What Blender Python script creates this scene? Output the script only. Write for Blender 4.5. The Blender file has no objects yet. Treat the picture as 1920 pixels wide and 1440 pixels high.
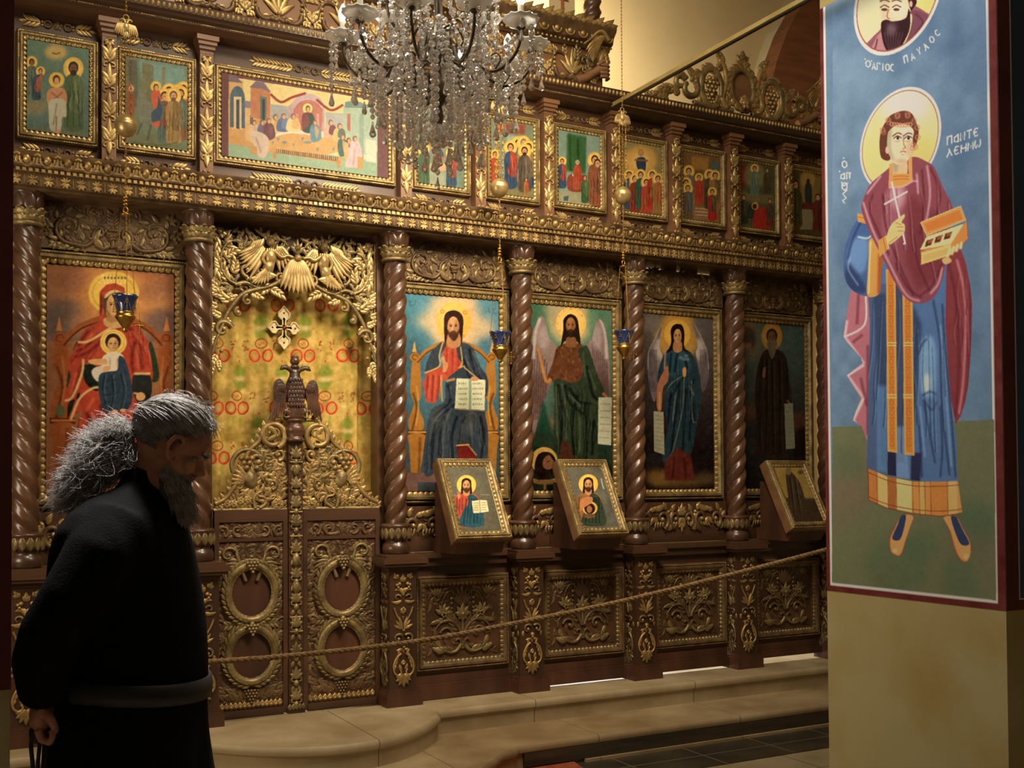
import bpy, math, random
import numpy as np
from mathutils import Vector, Matrix
PI = math.pi
scene = bpy.context.scene
COL = scene.collection
# ------------------------------------------------------------------ camera
FPX, SHY, PIT, YAW, ROLL = 2049.46, 136.84, 0.02352, 0.49252, -0.00575
CAM = np.array([-2.2803, -5.60364, 1.5])
_fw = np.array([math.sin(YAW), math.cos(YAW), 0.0]); _rt = np.array([math.cos(YAW), -math.sin(YAW), 0.0]); _up = np.array([0, 0, 1.0])
FW = _fw*math.cos(PIT)+_up*math.sin(PIT); UP0 = _up*math.cos(PIT)-_fw*math.sin(PIT)
RT = _rt*math.cos(ROLL)+UP0*math.sin(ROLL); UP = UP0*math.cos(ROLL)-_rt*math.sin(ROLL)
cam_data = bpy.data.cameras.new('camera'); cam = bpy.data.objects.new('camera', cam_data); COL.objects.link(cam)
M = Matrix(((RT[0], UP[0], -FW[0], CAM[0]), (RT[1], UP[1], -FW[1], CAM[1]), (RT[2], UP[2], -FW[2], CAM[2]), (0, 0, 0, 1)))
cam.matrix_world = M
cam_data.sensor_fit = 'HORIZONTAL'; cam_data.sensor_width = 36.0
cam_data.lens = FPX/1920*36.0
cam_data.shift_y = SHY/1920
cam_data.clip_start = 0.05
scene.camera = cam
# measuring helpers: a pixel of the 1920x1440 photograph met with a world plane
def ray(x, y): return FW+RT*(x-960)/FPX-UP*(y-720-SHY)/FPX
def PY(x, y, c=0.0):
    d = ray(x, y); return CAM+d*((c-CAM[1])/d[1])
def PX(x, y, c):
    d = ray(x, y); return CAM+d*((c-CAM[0])/d[0])
def PZ(x, y, c):
    d = ray(x, y); return CAM+d*((c-CAM[2])/d[2])
def PD(x, y, c): return CAM+ray(x, y)*c
# ------------------------------------------------------------------ world, light, exposure
scene.view_settings.view_transform = 'Standard'; scene.view_settings.look = 'None'
scene.view_settings.exposure = -0.55; scene.view_settings.gamma = 1.0; scene.view_settings.use_curve_mapping = False
w = bpy.data.worlds.new('world'); scene.world = w; w.use_nodes = True
w.node_tree.nodes['Background'].inputs[0].default_value = (0.95, 0.78, 0.55, 1)
w.node_tree.nodes['Background'].inputs[1].default_value = 0.10
def area(name, loc, target, size, power, col, sy=None, spread=180):
    l = bpy.data.lights.new(name, 'AREA'); l.energy = power; l.color = col; l.size = size
    if sy: l.shape = 'RECTANGLE'; l.size_y = sy
    l.spread = math.radians(spread)
    o = bpy.data.objects.new(name, l); COL.objects.link(o); o.location = loc
    o.rotation_euler = (Vector(target)-Vector(loc)).to_track_quat('-Z', 'Y').to_euler()
    return o
def spot(name, loc, target, power, col, ang, rad=.08, blend=.6):
    l = bpy.data.lights.new(name, 'SPOT'); l.energy = power; l.color = col; l.spot_size = math.radians(ang); l.spot_blend = blend; l.shadow_soft_size = rad
    o = bpy.data.objects.new(name, l); COL.objects.link(o); o.location = loc
    o.rotation_euler = (Vector(target)-Vector(loc)).to_track_quat('-Z', 'Y').to_euler()
    return o
WARM = (1.0, 0.83, 0.60)
area('nave_lamp_high', (-0.8, -2.3, 5.4), (0.4, 0.0, 2.8), 1.3, 105, (1.0, .83, .58))
area('nave_lamp_left', (-3.3, -1.35, 2.0), (0.2, 0.0, 2.2), .9, 42, WARM)
area('nave_lamp_right', (0.35, -2.3, 3.9), (0.3, 0.0, 2.2), .8, 50, WARM, spread=95)
spot('ceiling_spot', (-1.0, -2.45, 5.2), (0.0, 0.0, 1.7), 85, WARM, 75)
area('daylight_window', (-1.6, -1.9, 4.9), (1.45, -2.2, 2.6), 1.0, 26, (.90, .94, 1.0), spread=120)
area('sanctuary_lamp', (1.6, 1.2, 5.2), (1.6, 2.4, 4.4), 1.6, 190, (1.0, .88, .64))
area('sanctuary_floor_light', (2.2, 1.6, 1.6), (2.0, .2, .3), .8, 110, (.93, .96, 1.0))
area('rim_light', (-1.55, -2.35, 3.9), (-1.85, -2.85, 1.7), .4, 17, (1.0, .96, .9), spread=50)
# ------------------------------------------------------------------ mesh builder
def tagk(o, label=None, cat=None, group=None, kind=None):
    if label: o['label'] = label
    if cat: o['category'] = cat
    if group: o['group'] = group
    if kind: o['kind'] = kind
    return o
def thing(name, loc, label, cat, group=None):
    o = bpy.data.objects.new(name, None); COL.objects.link(o); o.location = loc; o.empty_display_size = .1
    return tagk(o, label, cat, group)
class Fr:                                   # local frame u,v,w -> world
    def __init__(s, O, u=(1, 0, 0), v=(0, 0, 1), w=(0, -1, 0)):
        s.O = np.array(O, float); s.m = np.array([u, v, w], float)
    def __call__(s, P): return s.O+np.asarray(P, float)@s.m
ID = Fr((0, 0, 0), (1, 0, 0), (0, 1, 0), (0, 0, 1))
class MB:
    def __init__(s): s.v = []; s.f = []; s.m = []; s.n = 0; s.F = ID; s.gw, s.gl = 1.3, 1.1
    def add(s, V, F, m=0):
        V = s.F(np.asarray(V, float)); s.v.append(V); n = s.n
        for f in F: s.f.append([i+n for i in f])
        s.m += [m]*len(F); s.n += len(V)
    def box(s, a, b, m=0):
        (x0, y0, z0), (x1, y1, z1) = a, b
        s.add([(x0, y0, z0), (x1, y0, z0), (x1, y1, z0), (x0, y1, z0), (x0, y0, z1), (x1, y0, z1), (x1, y1, z1), (x0, y1, z1)],
              [(0, 3, 2, 1), (4, 5, 6, 7), (0, 1, 5, 4), (1, 2, 6, 5), (2, 3, 7, 6), (3, 0, 4, 7)], m)
    def grid(s, P, m=0, cu=False, cv=False):
        P = np.asarray(P, float); a, b = P.shape[:2]; F = []
        for i in range(a if cu else a-1):
            i2 = (i+1) % a
            for j in range(b if cv else b-1):
                j2 = (j+1) % b; F.append((i*b+j, i2*b+j, i2*b+j2, i*b+j2))
        s.add(P.reshape(-1, 3), F, m)
    def tube(s, pts, r, m=0, n=6, cap=True, flat=1.0):
        pts = np.asarray(pts, float); k = len(pts)
        r = np.ones(k)*r if np.isscalar(r) else np.asarray(r, float)
        T = np.gradient(pts, axis=0); T /= np.linalg.norm(T, axis=1)[:, None]+1e-12
        ref = np.array([0, 0, 1.0]) if abs(T[0][2]) < .8 else np.array([1.0, 0, 0])
        A = ref-T[0]*(ref@T[0]); A /= np.linalg.norm(A); rows = []
        for i in range(k):
            A = A-T[i]*(A@T[i]); A /= np.linalg.norm(A)+1e-12; B = np.cross(T[i], A)
            a = np.arange(n)*2*PI/n
            rows.append(pts[i]+r[i]*(np.cos(a)[:, None]*A*flat+np.sin(a)[:, None]*B))
        s.grid(rows, m, cv=True)
        if cap:
            for i, rev in ((0, False), (k-1, True)):
                s.add(rows[i], [tuple(range(n))[::-1] if rev else tuple(range(n))], m)
    def lathe(s, prof, m=0, n=20, c=(0, 0, 0), lobes=0, amp=0, ax=None):
        a = np.arange(n)*2*PI/n; rows = []
        for r, z in prof:
            rr = r*(1+(amp*np.cos(lobes*a) if lobes else 0)); rows.append(np.stack([c[0]+rr*np.cos(a), c[1]+rr*np.sin(a), np.full(n, c[2]+z)], 1))
        rows = np.array(rows)
        if ax is not None: rows = (rows-np.array(c))@np.array(ax)+np.array(c)
        s.grid(rows[:, ::-1], m, cv=True)
    def ball(s, c, r, m=0, n=8, k=6, sq=(1, 1, 1)):
        rows = []
        for i in range(k+1):
            t = PI*i/k; a = np.arange(n)*2*PI/n
            rows.append(np.stack([c[0]+sq[0]*r*math.sin(t)*np.cos(a), c[1]+sq[1]*r*math.sin(t)*np.sin(a), np.full(n, c[2]+sq[2]*r*math.cos(t))], 1))
        s.grid(np.array(rows)[:, ::-1], m, cv=True)
    # ---- relief elements in u,v (board) and w (out of the board)
    def bead(s, u, v, r, m=0, w=0, n=6, k=3, e=1.0, h=1.0, ang=0):
        rows = [[(0, 0, r*h)]*n]
        a = np.arange(n)*2*PI/n+.3
        for i in range(1, k+1):
            t = PI/2*i/k; rows.append(np.stack([r*math.sin(t)*np.cos(a), e*r*math.sin(t)*np.sin(a), np.full(n, h*r*math.cos(t))], 1))
        R = np.array([np.array(q, float) for q in rows]); ca, sa = math.cos(ang), math.sin(ang)
        X = R[..., 0]*ca-R[..., 1]*sa+u; Y = R[..., 0]*sa+R[..., 1]*ca+v
        s.grid(np.stack([X, Y, R[..., 2]+w], -1), m, cv=True)
    def leaf(s, u, v, ang, L, W, m=0, bend=0.0, h=None, w=0.0, k=5, tip=.0):
        h = W*.45 if h is None else h
        W *= s.gw; L *= s.gl; x, y, a = u, v, ang; rows = []
        for i in range(k+1):
            t = i/k; hw = W*.5*math.sin(PI*min(1, (t*.93+.07))**.8)**.8 if i < k else 0.0
            if i == 0: hw = W*.16
            nx, ny = -math.sin(a), math.cos(a); hh = h*(.55+.45*math.sin(PI*t))+tip*t*t
            rows.append([(x+nx*hw, y+ny*hw, w), (x+nx*hw*.5, y+ny*hw*.5, w+hh*.95), (x, y, w+hh*.62), (x-nx*hw*.5, y-ny*hw*.5, w+hh*.95), (x-nx*hw, y-ny*hw, w)])
            x += math.cos(a)*L/k; y += math.sin(a)*L/k; a += bend/k
        s.grid(np.array(rows), m)
    def fan(s, u, v, ang, L, W, m=0, n=5, spread=1.6, w=0, h=None, bend=0):
        for i in range(n):
            t = (i/(n-1)-.5)*2 if n > 1 else 0
            s.leaf(u, v, ang+t*spread/2, L*(1-.32*abs(t)), W, m, bend=t*.5+bend, w=w, h=h, k=4)
    def acanthus(s, u, v, ang, L, W, m=0, bend=0.0, n=4, w=0.0, side=0):
        x, y, a = u, v, ang
        for i in range(n):
            sz = L*.46*(1-.12*i)
            for sd in ((1, -1) if side == 0 else (side,)):
                s.leaf(x, y, a+sd*.75, sz, W*.34, m, bend=-sd*.7, w=w+.001*i, k=4)
            x += math.cos(a)*L*.68/n; y += math.sin(a)*L*.68/n; a += bend/n
        s.leaf(x, y, a, L*.4, W*.36, m, bend=bend*.4, w=w+.003, k=4)
    def flower(s, u, v, R, m=0, n=5, w=0, cm=None):
        for i in range(n):
            a = 2*PI*i/n+.3; s.leaf(u, v, a, R, R*.85, m, w=w, k=3, h=R*.3)
        s.bead(u, v, R*.26, m if cm is None else cm, w=w+R*.18)
    def grapes(s, u, v, R, m=0, rows=4, w=0):
        r = R*.3
        for i in range(rows):
            k = rows-i
            for j in range(k): s.bead(u+(j-(k-1)/2)*r*1.7, v-i*r*1.5, r, m, w=w+r*.4*(1-abs(j-(k-1)/2)/k), n=6, k=2)
    def stem(s, pts, r0, r1=None, m=0, w=0.0, n=5, flat=.8):
        pts = np.asarray(pts, float); k = len(pts); r1 = r0 if r1 is None else r1
        P = np.concatenate([pts, np.full((k, 1), w)], 1)
        s.tube(P, np.linspace(r0, r1, k)*1.2, m, n=n, cap=False)
def filler(mb, inside, x0, x1, z0, z1, n, L, W, m=0, seed=1, w=0.0, sc=4):
    r = random.Random(seed); P = []
    for _ in range(n*20):
        if len(P) >= n: break
        x, z = r.uniform(x0, x1), r.uniform(z0, z1)
        if inside(x, z) and all((x-a)**2+(z-b)**2 > (L*.42)**2 for a, b in P): P.append((x, z))
    for i, (x, z) in enumerate(P):
        a = 2.6*math.sin(x*23+1.7)+2.2*math.cos(z*19+x*11)+r.uniform(-.5, .5)
        if i % sc == 0:
            d = r.choice((-1, 1)); mb.stem(arc((x, z), L*.36, L*.10, a, a+d*4.6, 10), W*.26, W*.14, m, w=w+.003); mb.bead(x, z, W*.36, m, w=w+.003, n=5, k=2)
        mb.leaf(x-L*.4*math.cos(a), z-L*.4*math.sin(a), a, L*r.uniform(.8, 1.15), W, m, bend=r.choice((-1, 1))*r.uniform(.5, 1.3), w=w+r.uniform(-.001, .002), k=4)
        mb.leaf(x, z, a+r.choice((-1, 1))*.9, L*.6, W*.8, m, bend=r.uniform(-.8, .8), w=w, k=3)
def arc(c, r0, r1, a0, a1, n=14):
    t = np.linspace(0, 1, n); a = a0+(a1-a0)*t; r = r0+(r1-r0)*t
    return np.stack([c[0]+r*np.cos(a), c[1]+r*np.sin(a)], 1)
def cat(*A): return np.concatenate(A)
def sm(pts, n=6, closed=False):            # Catmull-Rom
    P = np.asarray(pts, float); k = len(P); out = []
    for i in range(k if closed else k-1):
        if closed: p0, p1, p2, p3 = P[(i-1) % k], P[i], P[(i+1) % k], P[(i+2) % k]
        else: p0, p1, p2, p3 = P[max(i-1, 0)], P[i], P[i+1], P[min(i+2, k-1)]
        for j in range(n):
            t = j/n; out.append(.5*((2*p1)+(p2-p0)*t+(2*p0-5*p1+4*p2-p3)*t*t+(3*p1-p0-3*p2+p3)*t**3))
    if not closed: out.append(P[-1])
    return np.array(out)
def build(mb, name, mats, parent=None, smooth=True, base=None, auto=None):
    V = np.concatenate(mb.v) if mb.v else np.zeros((0, 3))
    O = np.zeros(3)
    if parent is not None:
        O = np.array(parent.location if parent.type == 'EMPTY' else parent.parent.location)
    elif base is not None: O = np.array(base, float)
    me = bpy.data.meshes.new(name); me.from_pydata((V-O).tolist(), [], mb.f)
    if not isinstance(mats, (list, tuple)): mats = [mats]
    for q in mats: me.materials.append(q)
    if len(mats) > 1: me.polygons.foreach_set('material_index', np.array(mb.m, np.int32))
    if smooth: me.polygons.foreach_set('use_smooth', np.ones(len(me.polygons), bool))
    me.update()
    if smooth and auto:
        me.set_sharp_from_angle(angle=math.radians(auto))
    o = bpy.data.objects.new(name, me); COL.objects.link(o)
    if parent is not None: o.parent = parent
    elif base is not None: o.location = O
    return o
def copytree(src, loc, label, parent=None, group=None):
    r = src.copy(); COL.objects.link(r)
    if parent is None: r.location = loc; r['label'] = label
    else: r.parent = parent
    if group: r['group'] = group
    for c in list(src.children): copytree(c, None, None, r)
    return r
# ------------------------------------------------------------------ materials
def _lin(c): c = np.asarray(c, float)/255.0; return np.where(c <= .04045, c/12.92, ((c+.055)/1.055)**2.4)
def mat(name, col, col2=None, rough=.5, metal=0.0, scale=6.0, stretch=(1, 1, 1), bump=0.0, bscale=40.0, coat=0.0, detail=4, rough2=None, lo=.35, hi=.65):
    m = bpy.data.materials.new(name); m.use_nodes = True; N = m.node_tree.nodes; L = m.node_tree.links; b = N['Principled BSDF']
    c1 = tuple(_lin(col))+(1,); c2 = tuple(_lin(col2))+(1,) if col2 is not None else None
    b.inputs['Roughness'].default_value = rough; b.inputs['Metallic'].default_value = metal
    if coat: b.inputs['Coat Weight'].default_value = coat; b.inputs['Coat Roughness'].default_value = .12
    tc = N.new('ShaderNodeTexCoord'); mp = N.new('ShaderNodeMapping'); mp.inputs['Scale'].default_value = stretch
    L.new(tc.outputs['Object'], mp.inputs[0])
    if c2:
        nz = N.new('ShaderNodeTexNoise'); nz.inputs['Scale'].default_value = scale; nz.inputs['Detail'].default_value = detail
        L.new(mp.outputs[0], nz.inputs['Vector'])
        cr = N.new('ShaderNodeValToRGB'); cr.color_ramp.elements[0].position = lo; cr.color_ramp.elements[1].position = hi
        cr.color_ramp.elements[0].color = c1; cr.color_ramp.elements[1].color = c2
        L.new(nz.outputs[0], cr.inputs[0]); L.new(cr.outputs[0], b.inputs['Base Color'])
        if rough2 is not None:
            mr = N.new('ShaderNodeMapRange'); mr.inputs['From Min'].default_value = lo; mr.inputs['From Max'].default_value = hi
            mr.inputs['To Min'].default_value = rough; mr.inputs['To Max'].default_value = rough2
            L.new(nz.outputs[0], mr.inputs[0]); L.new(mr.outputs[0], b.inputs['Roughness'])
    else: b.inputs['Base Color'].default_value = c1
    if bump:
        n2 = N.new('ShaderNodeTexNoise'); n2.inputs['Scale'].default_value = bscale; n2.inputs['Detail'].default_value = 3
        L.new(mp.outputs[0], n2.inputs['Vector'])
        bp = N.new('ShaderNodeBump'); bp.inputs['Strength'].default_value = bump; bp.inputs['Distance'].default_value = .01
        L.new(n2.outputs[0], bp.inputs['Height']); L.new(bp.outputs[0], b.inputs['Normal'])
    return m
GOLD = mat('gold_leaf', (192, 160, 100), (136, 110, 66), rough=.36, metal=.5, scale=14, rough2=.55, bump=.15, bscale=90)
GOLDB = mat('bright_gold', (204, 174, 114), (156, 128, 78), rough=.36, metal=.45, scale=18)
BRONZE = mat('bronzed_wood', (124, 98, 64), (86, 64, 42), rough=.42, metal=.25, scale=12, bump=.15, bscale=80)
OLDGOLD = mat('dull_gold', (158, 136, 88), (108, 90, 56), rough=.42, metal=.4, scale=16, bump=.2, bscale=90)
WOOD = mat('dark_walnut', (88, 58, 38), (58, 38, 25), rough=.42, scale=5, stretch=(1, 1, .12), bump=.08, bscale=60, coat=.15)
WOODH = mat('dark_walnut_boards', (96, 64, 42), (60, 40, 27), rough=.42, scale=5, stretch=(.12, 1, 1), bump=.08, bscale=60, coat=.15)
WOODC = mat('varnished_walnut', (98, 66, 44), (62, 41, 28), rough=.34, scale=7, stretch=(1, 1, .3), coat=.3)
WOODL = mat('lighter_walnut', (138, 98, 64), (104, 70, 46), rough=.45, scale=6, stretch=(.2, 1, 1), coat=.2)
PANEL = mat('red_walnut', (92, 56, 36), (64, 38, 25), rough=.5, scale=6, stretch=(1, 1, .15))
STONE = mat('honey_limestone', (178, 160, 126), (146, 126, 92), rough=.55, scale=3.2, bump=.12, bscale=25, detail=8)
STONE2 = mat('worn_limestone', (172, 152, 116), (134, 110, 76), rough=.5, scale=2.4, bump=.15, bscale=18, detail=8)
PLAST = mat('cream_plaster', (214, 192, 146), (204, 180, 134), rough=.9, scale=1.5, bump=.05)
BRASS = mat('brass', (196, 150, 74), (150, 112, 54), rough=.3, metal=.9, scale=20)
BLACKM = mat('dark_iron', (70, 64, 52), None, rough=.4, metal=.7)
# ------------------------------------------------------------------ setting
def slab(name, top, z0, z1, m, nose=.014, close=None):
    """top: outline (front edge polyline left->right), closed behind by 'close' points"""
    P = np.array(top, float); T = np.gradient(P, axis=0); T /= np.linalg.norm(T, axis=1)[:, None]
    Nn = np.stack([T[:, 1], -T[:, 0]], 1)
    prof = [(0, z0), (0, z1-.052), (.004, z1-.046), (nose, z1-.04), (nose+.004, z1-.024), (nose, z1-.008), (nose-.008, z1)]
    mb = MB(); rows = [np.concatenate([P+Nn*(o-.010), np.full((len(P), 1), z)], 1) for o, z in prof]
    mb.grid(np.array(rows)[:, ::-1], 0)
    rim = rows[-1]; Q = [tuple(q) for q in rim]+[(x, y, z1) for x, y in close]
    mb.add(Q, [tuple(range(len(Q)))], 0)
    return tagk(build(mb, name, m, auto=40), kind='structure')
cx = -.535
def jointed(m, wd, off):
    N = m.node_tree.nodes; L = m.node_tree.links; b = N['Principled BSDF']; src = b.inputs['Base Color'].links[0].from_socket
    br = N.new('ShaderNodeTexBrick'); tc = N.new('ShaderNodeTexCoord'); mp = N.new('ShaderNodeMapping'); mp.inputs['Location'].default_value = (off, 2.13, 0)
    br.offset = 0; br.inputs['Scale'].default_value = 1.0; br.inputs['Mortar Size'].default_value = .0025; br.inputs['Brick Width'].default_value = wd; br.inputs['Row Height'].default_value = 5.0; br.inputs['Mortar'].default_value = (.10, .075, .045, 1)
    L.new(src, br.inputs['Color1']); L.new(src, br.inputs['Color2']); L.new(tc.outputs['Object'], mp.inputs[0]); L.new(mp.outputs[0], br.inputs['Vector']); L.new(br.outputs['Color'], b.inputs['Base Color'])
jointed(STONE, 1.1, .4); jointed(STONE2, .95, .1)
a = np.linspace(0, 1, 40)
def frontline(yl, xe, ry, xn, yn):
    """straight nosing, then a bowed bay in front of the gates"""
    right = [(6.0, yl), (3, yl), (xe+.25, yl), (xe+.04, yl-.003), (xe, yl-.03), (xe-.015, yn+.02)]
    t = np.linspace(-1, 1, 41); half = xn-cx
    bow = [(cx-half*s, yn-(ry)*math.cos(s*PI/2)**.9 if abs(s) < 1 else yn) for s in t]
    left = [(2*cx-x, y) for x, y in right[::-1]]
    return ([(x, y) for x, y in left[:]]+[(x, y) for x, y in bow[::-1]][::-1][::-1]*0)+[], right, bow
def outline(yl, xe, ry, xn, yn):
    t = np.linspace(-1, 1, 41); half = xn-cx
    bow = [(cx+half*s, yn-ry*(1-abs(s)**2.1)) for s in t]
    R = [(xe-.02, yn+.03), (xe, yl-.035), (xe+.03, yl-.004), (xe+.25, yl), (3, yl), (6.0, yl)]
    Lf = [(2*cx-x, y) for x, y in R[::-1]]
    return np.array(Lf+bow+R)
UP_T = outline(-.305, .085, .33, .035, -.455)
LO_T = outline(-.715, .34, .42, .235, -.80)
slab('trim_1', UP_T, .172, .30, STONE, close=[(6, -.02), (-6, -.02)])
slab('trim_2', LO_T, .04, .172, STONE2, close=[(6, -.02), (-6, -.02)])
def tile_mat(name, c1, c2, mortar, sx, sy, off=0.0, rough=.35):
    m = mat(name, c1, c2, rough=rough, scale=4); N = m.node_tree.nodes; L = m.node_tree.links; b = N['Principled BSDF']
    br = N.new('ShaderNodeTexBrick'); tc = N.new('ShaderNodeTexCoord')
    br.offset = off; br.inputs['Scale'].default_value = 1.0; br.inputs['Mortar Size'].default_value = .004
    br.inputs['Brick Width'].default_value = sx; br.inputs['Row Height'].default_value = sy
    br.inputs['Mortar'].default_value = tuple(_lin(mortar))+(1,)
    src = b.inputs['Base Color'].links[0].from_socket
    L.new(src, br.inputs['Color1']); L.new(src, br.inputs['Color2']); L.new(tc.outputs['Object'], br.inputs['Vector']); L.new(br.outputs['Color'], b.inputs['Base Color'])
    return m
TILE_D = tile_mat('dark_slate_tiles', (62, 56, 44), (44, 40, 32), (110, 100, 78), .46, .46)
TILE_L = tile_mat('pale_floor_slabs', (166, 150, 118), (142, 126, 96), (96, 84, 62), .7, .7, .5)
mb = MB(); mb.box((-7, -9, -.06), (7, .5, .04)); tagk(build(mb, 'floor', TILE_L, smooth=False), kind='structure')
# dark tile band along the foot of the steps, let into the floor
mb = MB(); mb.F = ID
y0 = -1.12
mb.add([(.62, -.712, .043), (6, -.70, .043), (6, y0, .043), (.62, y0, .043)], [(0, 3, 2, 1)])
tagk(build(mb, 'trim_3', TILE_D, smooth=False), kind='structure')
mb = MB(); mb.box((.76, -.74, .04), (6, -.700, .058)); tagk(build(mb, 'trim_4', STONE2, smooth=False), kind='structure')
DARKRISER = mat('dark_brown_riser', (70, 56, 38), (42, 34, 25), rough=.6, scale=5, stretch=(.3, 1, 3), bump=.2, bscale=20)
mb = MB(); mb.box((.40, -.722, .058), (6, -.700, .128)); tagk(build(mb, 'trim_6', DARKRISER, smooth=False), kind='structure')  # dark brown strip laid over the straight part of the lower riser
# sanctuary behind the screen
mb = MB(); mb.box((-6, .02, .0), (6, 3.4, .285)); tagk(build(mb, 'floor_sanctuary', STONE, smooth=False), kind='structure')
mb = MB(); mb.box((-7, 2.4, 0), (7, 2.5, 8.0)); tagk(build(mb, 'wall_back', PLAST, smooth=False), kind='structure')
# pale arch rib and the brown painted arch in front of the back wall
RIB = mat('pale_grey_rib', (196, 182, 146), (182, 168, 132), rough=.9, scale=3)
BROWNW = mat('brown_painted_vault', (132, 84, 52), (112, 70, 44), rough=.75, scale=3, stretch=(1, 1, 6), bump=.05)
def archpiece(name, pts, y0, y1, m):
    mb = MB(); A = [PY(x, y, y0) for x, y in pts]; n = len(A)
    B = [q+np.array([0, y1-y0, 0]) for q in A]
    mb.add(A, [tuple(range(n))]); mb.add(B, [tuple(range(n))[::-1]])
    mb.add(A+B, [(i, i+n, (i+1) % n+n, (i+1) % n) for i in range(n)])
    return tagk(build(mb, name, m, smooth=False), kind='structure')
archpiece('trim_5', [(1432, 150), (1446, 100), (1464, 50), (1490, 0), (1530, -70), (1600, -70), (1540, 40), (1455, 150)], 2.2, 2.4, RIB)
archpiece('wall_vault', [(1444, 165), (1458, 110), (1478, 55), (1508, 0), (1560, -90), (2300, -90), (2300, 500), (1444, 500)], 2.0, 2.2, BROWNW)
mb = MB(); mb.box((5.4, -9, 0), (5.5, 2.4, 8.0)); tagk(build(mb, 'wall_right', PLAST, smooth=False), kind='structure')
# ------------------------------------------------------------------ iconostasis (carved screen)
BAY = .797; GW = 1.070
XC = [-GW-BAY, -GW, 0, BAY, 2*BAY, 3*BAY, 4*BAY]
ZCAP, ZBASE = 2.878, 1.114
def moulding_frame(mb, x0, x1, z0, z1, fw, yb, depth, mb_gold, egg=.030, bead=.011, seg=True):
    """rectangular picture frame: profile swept round with mitred corners; beads and eggs in gold.
    outer rect given; board at y=yb, frame rises towards -y by depth"""
    prof = [(0, 0), (0, .55), (.10, .80), (.20, .80), (.24, .62), (.34, 1.0), (.52, 1.0), (.62, .8), (.88, .28), (.92, .34), (1.0, .3), (1.0, 0.05)]
    rows = []
    for t, h in prof:
        i = t*fw; y = yb-depth*h
        rows.append([(x0+i, y, z0+i), (x1-i, y, z0+i), (x1-i, y, z1-i), (x0+i, y, z1-i)])
    R = np.array(rows)                     # prof x 4
    # separate faces per side for sharp mitres
    for k in range(4):
        k2 = (k+1) % 4
        mb.grid(np.stack([R[:, k2], R[:, k]], 1), 0)
    # outer bead-and-reel line
    g = mb_gold
    def line(i, y, step, fn):
        xs0, xs1, zs0, zs1 = x0+i, x1-i, z0+i, z1-i
        for (ax, az, bx, bz, ang) in ((xs0, zs0, xs1, zs0, 0), (xs1, zs0, xs1, zs1, PI/2), (xs1, zs1, xs0, zs1, PI), (xs0, zs1, xs0, zs0, -PI/2)):
            L = math.hypot(bx-ax, bz-az); n = max(1, int(round(L/step)))
            for j in range(n):
                t = (j+.5)/n; fn(ax+(bx-ax)*t, az+(bz-az)*t, y, ang, j)
    g.F = Fr((0, 0, 0))
    def bd(x, z, y, ang, j):
        if seg and (j//6) % 2 == 1: g.bead(x, z, bead*.55, 0, w=-y-.002, e=1, n=5, k=2) if False else g.leaf(x-math.cos(ang)*bead*.6, z-math.sin(ang)*bead*.6, ang, bead*1.25, bead*.7, 0, w=-y-.001, k=2)
        else: g.bead(x, z, bead*.42, 0, w=-y-.001, n=5, k=2)
    line(.15*fw, yb-depth*.8, bead, bd)
    def eg(x, z, y, ang, j):
        a2 = ang-PI/2                       # pointing towards outside
        g.leaf(x+math.cos(a2)*fw*-.26, z+math.sin(a2)*fw*-.26, a2, fw*.50, egg*.92, 0, w=-y-.012*fw/.07, h=fw*.24, k=4)
    line(.66*fw, yb-depth*.72, egg, eg)
    g.F = ID
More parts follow.
